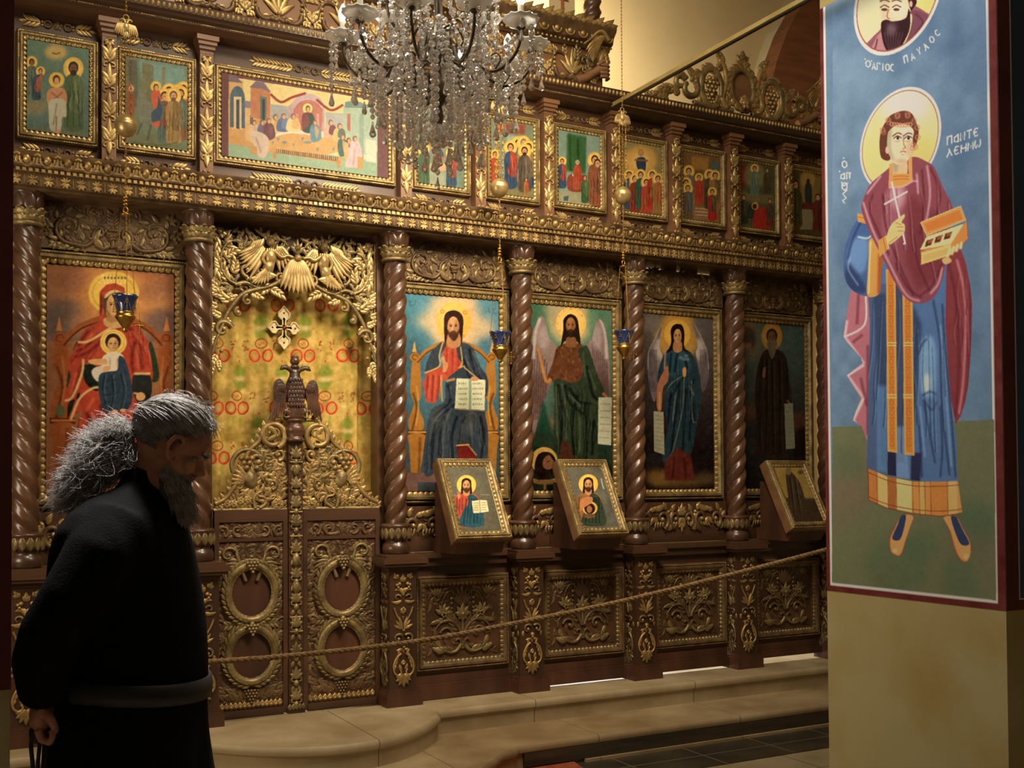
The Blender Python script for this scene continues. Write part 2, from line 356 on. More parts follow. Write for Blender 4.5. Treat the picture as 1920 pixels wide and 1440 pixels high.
# ---- twisted columns
def shaft_mesh(hand):
    mb = MB(); z0, z1 = 1.262, 2.742; n = 48; k = 190; r0 = .0545; rows = []
    a = np.arange(n)*2*PI/n
    for i in range(k+1):
        z = z0+(z1-z0)*i/k; ph = 3*(a-hand*2*PI*(z-z0)/.315)
        e = min(1, min(i, k-i)/10+.05)
        r = r0*(1+e*(.175*(np.abs(np.cos(ph/2))**.6*2-1)+.03*np.cos(ph*2+1.2)))
        rows.append(np.stack([r*np.cos(a), r*np.sin(a), np.full(n, z)], 1))
    mb.grid(np.array(rows)[:, ::-1], 0, cv=True); return mb
def make_column(x, hand, label, src=None):
    t = thing('twisted_column', (x, 0, ZBASE), label, 'column', 'twisted columns of the icon screen')
    mb = shaft_mesh(hand); mb.v = [v+np.array([x, 0, 0]) for v in mb.v]; build(mb, 'shaft', WOODC, t)
    mb = MB(); z = ZBASE                                # turned base
    mb.lathe([(0, 0), (.070, 0), (.076, .008), (.078, .03), (.072, .055), (.058, .066), (.060, .074), (.066, .080), (.079, .10), (.083, .13), (.080, .145), (.084, .15), (.084, .158), (.07, .166), (.05, .168)], 0, 28, (x, 0, z))
    b = build(mb, 'base', WOODC, t)
    mb = MB()
    for i in range(14):
        a = 2*PI*i/14; mb.F = Fr((x+.079*math.cos(a), .079*math.sin(a), z+.085), (-math.sin(a), math.cos(a), 0), (0, 0, 1), (math.cos(a), math.sin(a), 0))
        mb.leaf(0, .058, -PI/2, .056, .034, 0, h=.012, w=-.003)
    mb.F = ID; build(mb, 'base_leaves', OLDGOLD, b)
    mb = MB(); zc = 2.72                                # capital
    mb.lathe([(.056, 0), (.070, .004), (.074, .012), (.068, .022), (.060, .024), (.062, .05), (.066, .075), (.064, .09), (.066, .12), (.078, .150), (.086, .158), (.083, .16), (0, .16)], 0, 32, (x, 0, zc), lobes=0)
    for i in range(8):
        a = 2*PI*i/8+.2; mb.F = Fr((x+.062*math.cos(a), .062*math.sin(a), zc+.07), (-math.sin(a), math.cos(a), 0), (.1*math.cos(a), .1*math.sin(a), 1), (math.cos(a), math.sin(a), 0))
        mb.leaf(0, 0, PI/2, .085, .046, 0, h=.012, w=-.002, tip=.004)
        mb.bead(.0, .078, .008, 0, w=.006, n=6, k=3)
    mb.F = ID; c = build(mb, 'capital', WOODC, t)
    mb = MB()
    mb.lathe([(.057, 0), (.072, .001), (.077, .010), (.072, .018), (.06, .02)], 0, 32, (x, 0, zc))
    for (zz, rr, nn, L) in ((.020, .064, 12, .030), (.044, .068, 9, .036)):
        for i in range(nn):
            a = 2*PI*i/nn; mb.F = Fr((x+rr*math.cos(a), rr*math.sin(a), zc+zz), (-math.sin(a), math.cos(a), 0), (.25*math.cos(a), .25*math.sin(a), 1), (math.cos(a), math.sin(a), 0))
            mb.leaf(0, 0, PI/2, L*1.1, L*1.25, 0, h=.008, w=-.003, tip=.005, k=4)
            mb.bead(0, L*.98, L*.42, 0, w=.001, n=6, k=2, e=.5)
    mb.F = ID; build(mb, 'gilt_collar', OLDGOLD, c)
    return t
cl = ['dark twisted wooden column at far left beside the dark pillar, left of the enthroned mother and child',
      'dark twisted wooden column between the mother and child icon and the curtained gate',
      'twisted wooden column between the curtained gate and the icon of enthroned Christ',
      'twisted wooden column between enthroned Christ and the winged prophet with a scroll',
      'twisted wooden column between the winged prophet and the blue-robed angel icon',
      'twisted wooden column between the blue-robed angel and the dark-robed monk icon',
      'twisted wooden column half hidden behind the painted blue pillar']
for i, x in enumerate(XC): make_column(x, 1 if i > 1 else -1, cl[i])
# ---- pedestals
def ped_ornament(mb, w2, z0, z1):
    """tall candelabrum motif, u across, v up, in three tiers like the photograph"""
    H = z1-z0
    def y(t): return z0+H*t
    s = w2/.06
    for sd in (1, -1):
        mb.fan(sd*.030*s, y(.93), PI/2-sd*.5, .034, .014*s, 0, n=3, spread=1.3)
        mb.bead(sd*.020*s, y(.885), .009*s, 0, w=.006); mb.bead(sd*.032*s, y(.875), .008*s, 0, w=.004); mb.bead(sd*.026*s, y(.855), .007*s, 0, w=.005)
        mb.leaf(sd*.006*s, y(.83), PI/2-sd*1.25, .034*s, .016, 0, bend=-sd*.9)
        mb.stem(arc((sd*.030*s, y(.765)), .018*s, .006*s, PI/2+sd*1.2, PI/2-sd*2.6, 10), .0045, .0025, 1, w=.005)
        mb.leaf(sd*.008*s, y(.74), PI/2-sd*2.1, .05*s, .016, 0, bend=sd*1.3)
        mb.stem(sm([(sd*.048*s, y(.685)), (sd*.034*s, y(.62)), (sd*.012*s, y(.55)), (sd*.003*s, y(.48))]), .005, .0035, 0, w=.004)
        for k in range(3): mb.leaf(sd*.004*s, y(.50)+k*.006, PI/2-sd*(1.35-.42*k), .044*s, .014, 0, bend=sd*.5)
        mb.stem(cat(arc((sd*.027*s, y(.415)), .025*s, .006*s, PI/2+sd*.9, PI/2-sd*4.2, 16)), .0065, .003, 1, w=.006)
        mb.bead(sd*.024*s, y(.415), .008*s, 0, w=.005)
        mb.leaf(sd*.047*s, y(.40), -PI/2+sd*.3, .03, .013, 0, bend=-sd*.4)
        mb.leaf(sd*.006*s, y(.325), PI/2-sd*1.9, .028*s, .014, 0, bend=sd*.5)
        # lower heart
        mb.stem(sm([(sd*.012*s, y(.29)), (sd*.036*s, y(.25)), (sd*.050*s, y(.185)), (sd*.044*s, y(.125)), (sd*.022*s, y(.10)), (sd*.012*s, y(.13)), (sd*.020*s, y(.155))]), .0055, .004, 0, w=.006)
        for k in range(4): mb.leaf(sd*(.022+.010*k)*s, y(.27-.038*k), PI/2-sd*(.2-.25*k)+sd*.3, .030, .013, 0, bend=-sd*.7, w=.003)
        mb.leaf(sd*.012*s, y(.15), PI/2-sd*.3, .03, .014, 0)
    mb.fan(0, y(.90), PI/2, .04, .016*s, 0, n=3, spread=.9)
    mb.fan(0, y(.84), -PI/2, .034, .020*s, 0, n=3, spread=1.5)
    mb.fan(0, y(.665), -PI/2, .026, .014*s, 0, n=5, spread=2.4); mb.bead(0, y(.675), .008, 0, w=.004); mb.bead(0, y(.60), .004, 0); mb.bead(0, y(.585), .003, 0)
    mb.bead(0, y(.365), .013, 0, w=.004); mb.bead(0, y(.345), .009, 0, w=.008); mb.leaf(0, y(.34), -PI/2, .03, .014, 0)
    mb.bead(0, y(.20), .008, 0, w=.004); mb.leaf(0, y(.19), PI/2, .026, .022, 0)
    mb.fan(0, y(.105), -PI/2, .062, .021*s, 0, n=7, spread=2.5, w=.002)
PEDL = ['carved pedestal with gilt leaves at far left under the outermost twisted column',
        'carved pedestal half hidden behind the dark-robed man, left of the gates',
        'carved gilt pedestal right of the gates, under the icon of enthroned Christ\'s left column',
        'carved gilt pedestal between the first and second lower panels right of the gates',
        'carved gilt pedestal between the second and third lower panels right of the gates',
        'carved gilt pedestal between the third and fourth lower panels right of the gates',
        'carved pedestal at far right, its edge hidden by the painted pillar']
def make_pedestal(x, label):
    t = thing('carved_pedestal', (x, 0, .30), label, 'pedestal', 'carved pedestals under the columns')
    mb = MB()                                                # plinth with moulded top
    for (o, a_, b_) in ((.104, .30, .362), (.100, .362, .372), (.092, .372, .384), (.084, .384, .392)):
        mb.box((x-o, -.125+(.104-o), a_), (x+o, .04, b_))
    build(mb, 'plinth', PANEL, t, smooth=False)
    mb = MB(); mb.box((x-.078, -.100, .392), (x+.078, .04, 1.030)); bl = build(mb, 'block', WOOD, t, smooth=False)
    mb = MB()
    for (o, a_, b_) in ((.086, 1.030, 1.042), (.096, 1.042, 1.052), (.118, 1.052, 1.068), (.128, 1.068, 1.090), (.122, 1.090, 1.098), (.108, 1.098, 1.1139)):
        mb.box((x-o, -.100-(o-.078), a_), (x+o, .06, b_))
    build(mb, 'cap_moulding', WOODH, t, smooth=False)
    mb = MB(); mb.F = Fr((x, -.100, 0)); ped_ornament(mb, .070, .40, 1.03); mb.F = ID; build(mb, 'front_carving', [GOLD, OLDGOLD], t)
    mb = MB(); mb.F = Fr((x-.078, -.03, 0), (0, -1, 0), (0, 0, 1), (-1, 0, 0)); ped_ornament(mb, .054, .40, 1.03); mb.F = ID; build(mb, 'side_carving', [OLDGOLD, BRONZE], t)
    return t
for i, x in enumerate(XC): make_pedestal(x, PEDL[i])
# ---- lower (dado) panels
def dado_ornament(mb):
    """u in -.20...20, v in -.2...2"""
    filler(mb, lambda x, z: abs(x) < .2 and abs(z) < .19, -.2, .2, -.19, .2, 46, .055, .016, 1, 5, w=-.003)
    for k, (L, W) in enumerate(((.115, .026),)):
        mb.fan(0, .085, PI/2, L, W, 1, n=7, spread=1.35, w=.002)
    mb.fan(0, .025, PI/2, .075, .024, 0, n=5, spread=1.9, w=.006); mb.fan(0, .045, -PI/2, .05, .02, 0, n=5, spread=2.2, w=.006); mb.bead(0, .04, .015, 0, w=.008)
    mb.stem([(0, .0), (0, -.06)], .006, .008, 0, w=.004)
    for s in (1, -1):
        mb.stem(sm([(s*.008, -.075), (s*.03, -.03), (s*.075, .005), (s*.13, .0), (s*.17, -.04), (s*.178, -.08)]), .009, .004, 1, w=.006)
        mb.acanthus(s*.02, -.05, PI/2-s*.75, .13, .05, 1, bend=s*.5, n=3)
        for k in range(4): mb.leaf(s*(.075+.025*k), .0, PI/2-s*(.9+.28*k)+s*.2, .05, .02, 0, bend=-s*.6, w=.004)
        mb.stem(sm([(s*.05, .0), (s*.10, .045), (s*.13, .09), (s*.10, .16), (s*.06, .17), (s*.055, .14)]), .007, .004, 1, w=.005)
        mb.acanthus(s*.16, .115, PI/2+s*.25, .11, .04, 1, bend=s*.9, n=3)
        for k in range(3): mb.bead(s*.068, .13-k*.028, .010-.001*k, 0, w=.004)
        for k in range(5): mb.leaf(s*.118, .045, PI/2-s*(-1.3+.62*k), .055, .020, 0, bend=s*.3, w=.005)
        for k in range(5): mb.bead(s*(.118+.012*math.cos(k*1.26)), .040+.012*math.sin(k*1.26), .008, 0, w=.012)
        for k in range(4): mb.leaf(s*.155, .15, PI/2-s*(-.6+.5*k), .045, .018, 0, w=.002)
        mb.stem(cat(arc((s*.095, -.07), .045, .012, PI/2-s*1.4, PI/2+s*3.4, 18)), .008, .004, 1, w=.006); mb.bead(s*.093, -.07, .012, 0, w=.006)
        mb.stem(arc((s*.034, -.115), .028, .008, -PI/2-s*.4, -PI/2+s*4.4*-1, 14), .008, .005, 1, w=.005)
        mb.leaf(s*.16, -.09, -PI/2-s*.2, .06, .022, 0, bend=-s*.8)
        # bottom acanthus leaves
        mb.stem(sm([(s*.01, -.13), (s*.04, -.165), (s*.08, -.172), (s*.12, -.16)]), .011, .006, 0, w=.005)
        for k in range(5): mb.leaf(s*(.06+.024*k), -.17+.002*k, PI/2-s*(.75), .050-.003*k, .020, 0, bend=-s*.5, w=.004)
        mb.leaf(s*.12, -.168, PI/2-s*1.35, .062, .028, 0, bend=s*.5, w=.006)
    mb.fan(0, -.155, PI/2, .04, .014, 0, n=3, spread=1.2, w=.004)
def make_dado(xa, xb, label, zb=.304):
    xm = (xa+xb)/2; a_, b_ = xa+.095, xb-.095
    t = thing('carved_dado_panel', (xm, .02, .32), label, 'panel', 'carved panels between the pedestals')
    mb = MB(); mb.box((xa+.079, -.005, .432), (xb-.079, .039, 1.04)); build(mb, 'board', WOODH, t, smooth=False)
    mb = MB(); a2, b2 = xa+.105, xb-.105; mb.box((a2, -.040, zb), (b2, .045, .372)); mb.box((a2, -.032, .372), (b2, .045, .384)); mb.box((a2, -.016, .384), (b2, .045, .432)); build(mb, 'skirting', PANEL, t, smooth=False)
    mb = MB(); mb.box((xa+.087, -.03, 1.04), (xb-.087, .05, 1.085)); mb.box((xa+.129, -.05, 1.085), (xb-.129, .05, 1.1135)); build(mb, 'top_rail', WOODH, t, smooth=False)
    mb = MB(); g = MB(); moulding_frame(mb, a_+.012, b_-.012, .456, .984, .062, -.004, .030, g, egg=.026, bead=.010); fo = build(mb, 'panel_moulding', BRONZE, t, auto=50); build(g, 'gilt_beading', OLDGOLD, fo)
    mb = MB(); mb.F = Fr((xm, -.006, .722), (1.0, 0, 0), (0, 0, 1.0)); dado_ornament(mb); mb.F = ID; build(mb, 'carving', [OLDGOLD, BRONZE], t)
    return t
make_dado(XC[0], XC[1], 'carved lower panel behind the dark-robed man, under the mother and child icon')
for i, l in ((2, 'carved lower panel with gilt palmette nearest the gates, under enthroned Christ'), (3, 'carved lower panel with gilt palmette under the winged prophet icon'),
             (4, 'carved lower panel with gilt palmette under the blue-robed angel icon'), (5, 'carved lower panel beside the painted pillar, under the dark-robed monk icon')):
    make_dado(XC[i], XC[i+1], l, (.303, .311, .318, .340)[i-2])
# ---- backboards that carry icons and carvings
def backboard(xa, xb, label, zt=2.878):
    xm = (xa+xb)/2
    mb = MB(); mb.box((xa+.0, .131, 1.114), (xb-.0, .16, zt)); o = build(mb, 'backboard', WOOD, smooth=False, base=(xm, .14, 1.114))
    tagk(o, label, 'board', 'backboards of the icon bays'); return o
backboard(XC[0]+.002, XC[1]-.02, 'dark walnut backboard behind the mother and child icon')
for i, l in ((2, 'dark walnut backboard behind the enthroned Christ icon'), (3, 'dark walnut backboard behind the winged prophet icon'), (4, 'dark walnut backboard behind the blue-robed angel icon'), (5, 'dark walnut backboard behind the dark-robed monk icon')):
    backboard(XC[i]+.002, XC[i+1]-.002, l, 2.856 if i == 4 else 2.878)
# ---- frieze carvings above the icons
def frieze_ornament(mb, U=.34, s1=1):
    filler(mb, lambda x, z: True, -.335, .335, -.105, .095, 70, .05, .016, 1, 8, w=-.002)
    mb.bead(0, -.085, .018, 1, w=.0, e=.5); mb.stem([(0, -.085), (0, -.05)], .008, .008, 1, w=.006); mb.bead(0, -.045, .022, 1, e=.5, w=.004)
    mb.stem([(-.028, -.02), (.028, -.02)], .008, .008, 1, w=.008); mb.bead(0, -.03, .026, 1, e=.55, w=.004); mb.stem([(-.022, .0), (.022, .0)], .006, .006, 1, w=.008)
    mb.stem([(0, 0), (0, .07)], .005, .003, 1, w=.006)
    for k in range(4): mb.leaf(0, .02+.018*k, PI/2+.8, .04, .015, 1, w=.003); mb.leaf(0, .02+.018*k, PI/2-.8, .04, .015, 1, w=.003)
    for s in (1, -1):
        mb.stem(cat(sm([(s*.02, -.085), (s*.045, -.095), (s*.085, -.07), (s*.09, -.02), (s*.06, .01), (s*.045, -.02), (s*.06, -.04)])), .009, .005, 1, w=.006)
        mb.bead(s*.055, -.03, .012, 0, w=.006); mb.bead(s*.03, -.085, .012, 0, w=.006)
        mb.leaf(s*.05, -.085, PI/2-s*1.9+s*1.2, .07, .024, 0, bend=-s*.8, w=.004)
        mb.leaf(s*.075, -.06, PI/2, .06, .022, 0, bend=s*.8, w=.008)
        # big scroll
        mb.stem(cat(sm([(s*.09, -.06), (s*.13, -.09), (s*.19, -.085)], 5)[:-1], arc((s*.20, -.005), .08, .016, -PI/2, -PI/2+s*5.6, 28)), .010, .005, 1, w=.007)
        mb.bead(s*.205, -.005, .013, 0, w=.006)
        for k in range(8):
            a = -PI/2+s*(k*.72); r = .083-.004*k; x, z = s*.20+r*math.cos(a), -.005+r*math.sin(a)
            mb.leaf(x, z, a+s*.85, .046, .019, 0 if k % 3 else 0, bend=s*.4, w=.004)
            if k < 6: mb.leaf(s*.20+r*.8*math.cos(a), -.005+r*.8*math.sin(a), a+PI-s*.5, .034, .014, 0 if k % 2 else 1, bend=-s*.7, w=.006)
        mb.acanthus(s*.13, .055, PI/2-s*-.6, .09, .03, 1, bend=s*1.2, n=3)
        mb.acanthus(s*.115, .01, PI/2-s*.2, .07, .03, 1, bend=-s*.6, n=2)
        mb.fan(s*.27, .07, PI/2-s*.9, .055, .02, 0, n=4, spread=1.8)
        mb.fan(s*.295, .01, -s*.2 if s > 0 else PI+.2, .05, .02, 0, n=4, spread=2.0)
        mb.flower(s*.235, -.095, .026, 0)
        for k in range(4): mb.leaf(s*(.15+.03*k), -.10+.004*k, -PI/2+s*(.9), .034, .014, 0, bend=s*.3)
        mb.fan(s*.265, -.09, -s*.5 if s > 0 else PI+.5, .045, .016, 0, n=3, spread=1.2)
        mb.bead(s*.135, -.10, .009, 0); mb.bead(s*.29, -.055, .010, 0); mb.bead(s*.31, -.03, .008, 0)
def make_frieze(xa, xb, label):
    xm = (xa+xb)/2; t = thing('carved_frieze_panel', (xm, .11, 2.64), label, 'panel', 'carved scroll panels over the large icons')
    mb = MB(); gap = abs(xa-XC[4]) < .01; mb.box((xa+.03, .085, 2.648), (xb-.03, .13, 2.856 if gap else 2.878))
    for q in ((.03, .30, .47, .70) if gap else ()): mb.box((xa+q, .085, 2.856), (xa+q+(.09 if q < .6 else .067), .13, 2.878))
    build(mb, 'board', BRONZE, t, smooth=False)
    mb = MB(); mb.F = Fr((xm, .085, 2.762)); frieze_ornament(mb); mb.F = ID; build(mb, 'carving', [OLDGOLD, BRONZE], t)
    return t
fr = [(0, 1, 'carved scroll frieze above the mother and child icon, far left'), (2, 3, 'carved scroll frieze above the icon of enthroned Christ'), (3, 4, 'carved scroll frieze above the winged prophet icon'),
      (4, 5, 'carved scroll frieze above the blue-robed angel icon'), (5, 6, 'carved scroll frieze above the dark-robed monk icon')]
for i, j, l in fr: make_frieze(XC[i], XC[j], l)
# ---- openwork scrolls below the icons
def skirt_ornament(mb):
    filler(mb, lambda x, z: True, -.32, .32, -.05, .05, 40, .05, .018, 1, 9, w=-.002)
    for s in (1, -1):
        for (c, r, d, st) in ((.27, .052, 1, .3), (.155, .058, -1, 0), (.05, .046, 1, 0)):
            mb.stem(arc((s*c, .0), r, .014, -PI/2+s*d*.2, -PI/2+s*d*5.4, 22), .013, .006, 1, w=.010); mb.bead(s*c, 0, .014, 0, w=.012)
            for k in range(5):
                a = -PI/2+s*d*(.6+k*1.0); mb.leaf(s*c+r*math.cos(a), r*math.sin(a), a+s*d*.8, .046, .024, 0, bend=s*d*.5, w=.008)
            for k in range(4): mb.leaf(s*c+.02*k*s-.01*s, -.012-.002*k, -PI/2+s*.5, .030, .010, 0, bend=.4, w=.014)
        mb.leaf(s*.21, .055, 0 if s < 0 else PI, .09, .03, 0, bend=-s*.9, w=.006); mb.bead(s*.105, .04, .012, 0, w=.01)
        mb.fan(s*.31, .03, 0 if s > 0 else PI, .045, .02, 0, n=3, spread=1.6)
    mb.fan(0, .02, PI/2, .06, .024, 0, n=5, spread=1.6, w=.008)
    mb.fan(0, -.02, -PI/2, .05, .02, 0, n=3, spread=1.2, w=.008)
for i, j, l in fr:
    xm = (XC[i]+XC[j])/2; mb = MB(); mb.F = Fr((xm, .07, 1.262), (1, 0, 0), (0, 0, 1.15)); skirt_ornament(mb); mb.F = ID
    t = thing('scroll_carving', (xm, .1, 1.13), l.replace('carved scroll frieze above', 'gilt scroll carving on a walnut rail below'), 'carving', 'scroll carvings under the large icons')
    build(mb, 'scrollwork', [GOLD, BRONZE], t)
    mb = MB(); mb.box((XC[i]+.03, .07, 1.114), (XC[j]-.03, .125, 1.37)); build(mb, 'rail', WOODH, t, smooth=False)
# ---- cornices
def cornice(name, x0, x1, label, lower):
    t = thing(name, ((x0+x1)/2, .1, 2.89 if lower else 3.70), label, 'cornice')
    mb = MB()
    if lower: prof = [(.14, 2.8785), (-.085, 2.8785), (-.088, 2.890), (-.115, 2.892), (-.118, 2.90), (-.122, 2.945), (-.135, 2.950), (-.137, 2.968), (-.150, 2.972), (-.153, 2.98), (-.145, 3.0), (-.165, 3.025), (-.168, 3.04), (-.12, 3.05), (.02, 3.06), (.14, 3.06)]
    else: prof = [(.10, 3.77), (-.06, 3.77), (-.075, 3.775), (-.09, 3.79), (-.10, 3.792), (-.105, 3.805), (-.125, 3.812), (-.13, 3.822), (-.140, 3.83), (-.145, 3.865), (-.14, 3.872), (-.06, 3.885), (.10, 3.885)]
    rows = [[(x0, y, z), (x1, y, z)] for y, z in prof]
    mb.grid(np.array(rows), 0)
    for x, fl in ((x0, 1), (x1, 0)):
        V = [(x, y, z) for y, z in prof]; F = tuple(range(len(V))); mb.add(V, [F[::-1] if not fl else F])
    build(mb, 'beam', BRONZE if lower else WOODH, t, auto=35)
    L = x1-x0
    if lower:
        g = MB(); g.F = Fr((0, -.1205, 2.918), (1, 0, 0), (0, -.03, 1))
        n = int(L/.0705)
        for i in range(n):                              # leaf clusters
            x = x0+.035+i*.0705
            g.bead(x, 0, .0055, 0, w=.002)
            for a_ in (.55, 1.25, PI-.55, PI-1.25): g.leaf(x, .002, a_, .026, .0085, 0, w=.001, k=3)
            for a_ in (-.42, -1.12, -PI+1.12, -PI+.42): g.leaf(x, -.004, a_, .024, .0115, 0, w=.002, k=3, h=.006)
            g.stem([(x+.035, -.022), (x+.035, .022)], .0015, .0015, 0, w=0)
        g.F = ID; build(g, 'leaf_band', GOLD, t)
        g = MB(); n = int(L/.0272)
        for i in range(n):
            x = x0+.01+i*.0272; g.box((x, -.143, 2.951), (x+.0155, -.134, 2.966))
        build(g, 'dentils', GOLD, t, smooth=False)
        g = MB(); n = int(L/.088); g.F = Fr((0, -.152, 3.002), (1, 0, 0), (0, -.35, 1))
        for i in range(n):
            x = x0+.044+i*.088
            g.bead(x, 0, .0185, 0, w=.002, e=1.15, h=.9)
            g.stem(arc((x, .002), .031, .031, -PI-.2, .2, 14), .0048, .0048, 0, w=.004)
            g.stem([(x+.030, .016), (x+.044, .024), (x+.058, .016)], .005, .005, 0, w=.004); g.leaf(x+.044, .013, -PI/2, .034, .012, 0, w=.001)
        g.F = ID; build(g, 'egg_and_dart', [GOLD], t)
    else:
        g = MB(); n = int(L/.026); g.F = Fr((0, -.142, 3.848), (1, 0, 0), (0, -.05, 1))
        for i in range(n): g.bead(x0+.013+i*.026, 0, .0105, 0, w=.0, e=1.55, h=1.0)
        g.F = ID; build(g, 'gadroon_beads', GOLD, t)
        g = MB(); g.F = Fr((0, -.104, 0)); n = int(L/.012)
        for i in range(n):
            x = x0+i*.012
            if (i//6) % 2: g.leaf(x, 3.799, 0, .0125, .006, 0, w=0, k=2)
            else: g.bead(x, 3.799, .0045, 0, n=5, k=2)
        g.F = ID; build(g, 'bead_line', GOLD, t)
    return t
cornice('lower_cornice', -2.45, 4.2, 'long carved lower cornice with egg, dentil and leaf bands between the two rows of icons', True)
cornice('upper_cornice', -2.45, 4.2, 'long upper cornice with a row of gilt beads above the small festival icons', False)
# ---- soffit board under the lower cornice
mb = MB(); mb.box((-2.45, -.0, 2.8786), (4.2, .16, 2.93)); tagk(build(mb, 'soffit_board', WOODH, smooth=False, base=(0, 0, 2.8786)), 'dark underside board of the lower cornice above the column capitals', 'board')
# ---- upper tier
UX = [-1.503, -1.035, .057, .518, .972, 1.446, 1.904, 2.375, 2.838, 3.30]
mb = MB(); mb.box((-2.45, .03, 3.061), (4.2, .08, 3.769)); tagk(build(mb, 'upper_tier_board', WOODH, smooth=False, base=(0, .05, 3.06)), 'dark walnut backing board of the upper row of icons', 'board')
mb = MB()
def make_pilaster(x, label, src=[]):
    if src: return copytree(src[0], (x, .0, 3.06), label)
    t = thing('carved_pilaster', (x, .0, 3.06), label, 'pilaster', 'carved pilasters between the festival icons')
    mb = MB(); mb.box((x-.033, -.03, 3.062), (x+.033, .03, 3.685)); build(mb, 'shaft_board', WOODL, t, smooth=False)
    mb = MB(); mb.F = Fr((x, -.031, 3.38))
    for k, v in enumerate((.235, .11, -.03, -.16)):
        mb.fan(0, v-.03, PI/2, .085, .022, 0, n=3, spread=.9, w=.004); mb.leaf(0, v-.045, PI/2+.9, .06, .02, 0, bend=-1.5, w=.003); mb.leaf(0, v-.045, PI/2-.9, .06, .02, 0, bend=1.5, w=.003)
        for s in (1, -1): mb.stem(arc((s*.016, v-.07), .015, .006, PI/2+s*.6, PI/2-s*3.5, 8), .005, .003, 0, w=.004)
        mb.bead(0, v-.05, .008, 0, w=.006)
    mb.fan(0, .285, -PI/2, .035, .018, 0, n=5, spread=2.6, w=.008); mb.bead(0, .29, .018, 0, e=.5, w=.006)
    mb.leaf(0, -.20, -PI/2, .07, .026, 0, w=.003); mb.bead(-.012, -.295, .009, 0); mb.bead(.012, -.295, .009, 0)
    mb.F = ID; build(mb, 'leaf_carving', GOLDB, t)
    mb = MB()
    for (o, z, y) in ((.034, 3.685, -.032), (.040, 3.705, -.044), (.047, 3.725, -.056), (.055, 3.745, -.066)): mb.box((x-o, y, z), (x+o, .03, z+.0245 if z > 3.74 else z+.02))
    build(mb, 'stepped_bracket', WOODL, t, smooth=False); src.append(t); return t
pl = ['between the baptism icon and the entry on a donkey icon', 'between the entry on a donkey icon and the last supper icon', 'right of the wide last supper icon, below the chandelier', 'right of the icon of mourners at the bier, below the chandelier',
      'between the icon of standing disciples and the green-curtained icon', 'right of the green-curtained icon, by the third hanging lamp', 'between the ascension icon and the red-robed throne icon', 'between the red-robed throne icon and the transfiguration icon', 'between the transfiguration icon and the last festival icon', 'at the far right end, hidden in part by the painted pillar']
for x, l in zip(UX, pl): make_pilaster(x, 'small gilt leaf pilaster '+l)
def garland(mb, half, long=False):
    mb.flower(0, 0, .022, 1, cm=0)
    for s in (1, -1):
        mb.stem(arc((s*.045, 0), .016, .016, 0, 2*PI, 12), .0045, .0045, 1, w=.004); mb.bead(s*.069, .008, .007, 0, w=.002); mb.bead(s*.069, -.008, .007, 0, w=.002)
        n = int((half-.08)/.020)
        for k in range(n):
            x = s*(.08+.020*k)
            a0 = PI/2-s*.95
            mb.leaf(x, .002, a0, .040, .015, 0, w=.003, k=3); mb.leaf(x, -.002, -a0, .040, .015, 0, w=.003, k=3)
        mb.leaf(s*(.08+.02*n), 0, 0 if s > 0 else PI, .03, .015, 0, k=3)
# ------------------------------------------------------------------ royal gates
GL, GR, GM = -.985, -.085, -.560
# dark side jambs of the gateway
for x0, x1, l in ((-1.012, -.986, 'narrow dark walnut jamb left of the curtained gateway'), (-.084, -.010, 'dark walnut jamb right of the curtained gateway')):
    mb = MB(); mb.box((x0, .06, .30), (x1, .16, 2.878)); tagk(build(mb, 'gate_jamb', WOOD, smooth=False, base=(x0, .1, .3)), l, 'jamb')
def wreath(mb, cx_, cz, R, ry, m=0):
    pts = np.stack([cx_+R*np.cos(np.linspace(0, 2*PI, 41)), cz+ry*np.sin(np.linspace(0, 2*PI, 41))], 1)
    P = np.concatenate([pts, np.full((41, 1), .010)], 1); mb.tube(P, .0205, m, n=8, cap=False)
    for i in range(34):
        a = 2*PI*i/34+(.0); s = 1 if a < 3*PI/2 and a > PI/2 else -1
        ta = a-s*PI/2
        for o in (-.010, 0.004, .018):
            mb.leaf(cx_+(R+o)*math.cos(a), cz+(ry+o)*math.sin(a), ta+(.35 if o > 0.01 else -.35 if o < 0 else 0)*-s*-1, .036, .014, m, w=.024-abs(o-.004)*.5, h=.006, k=3)
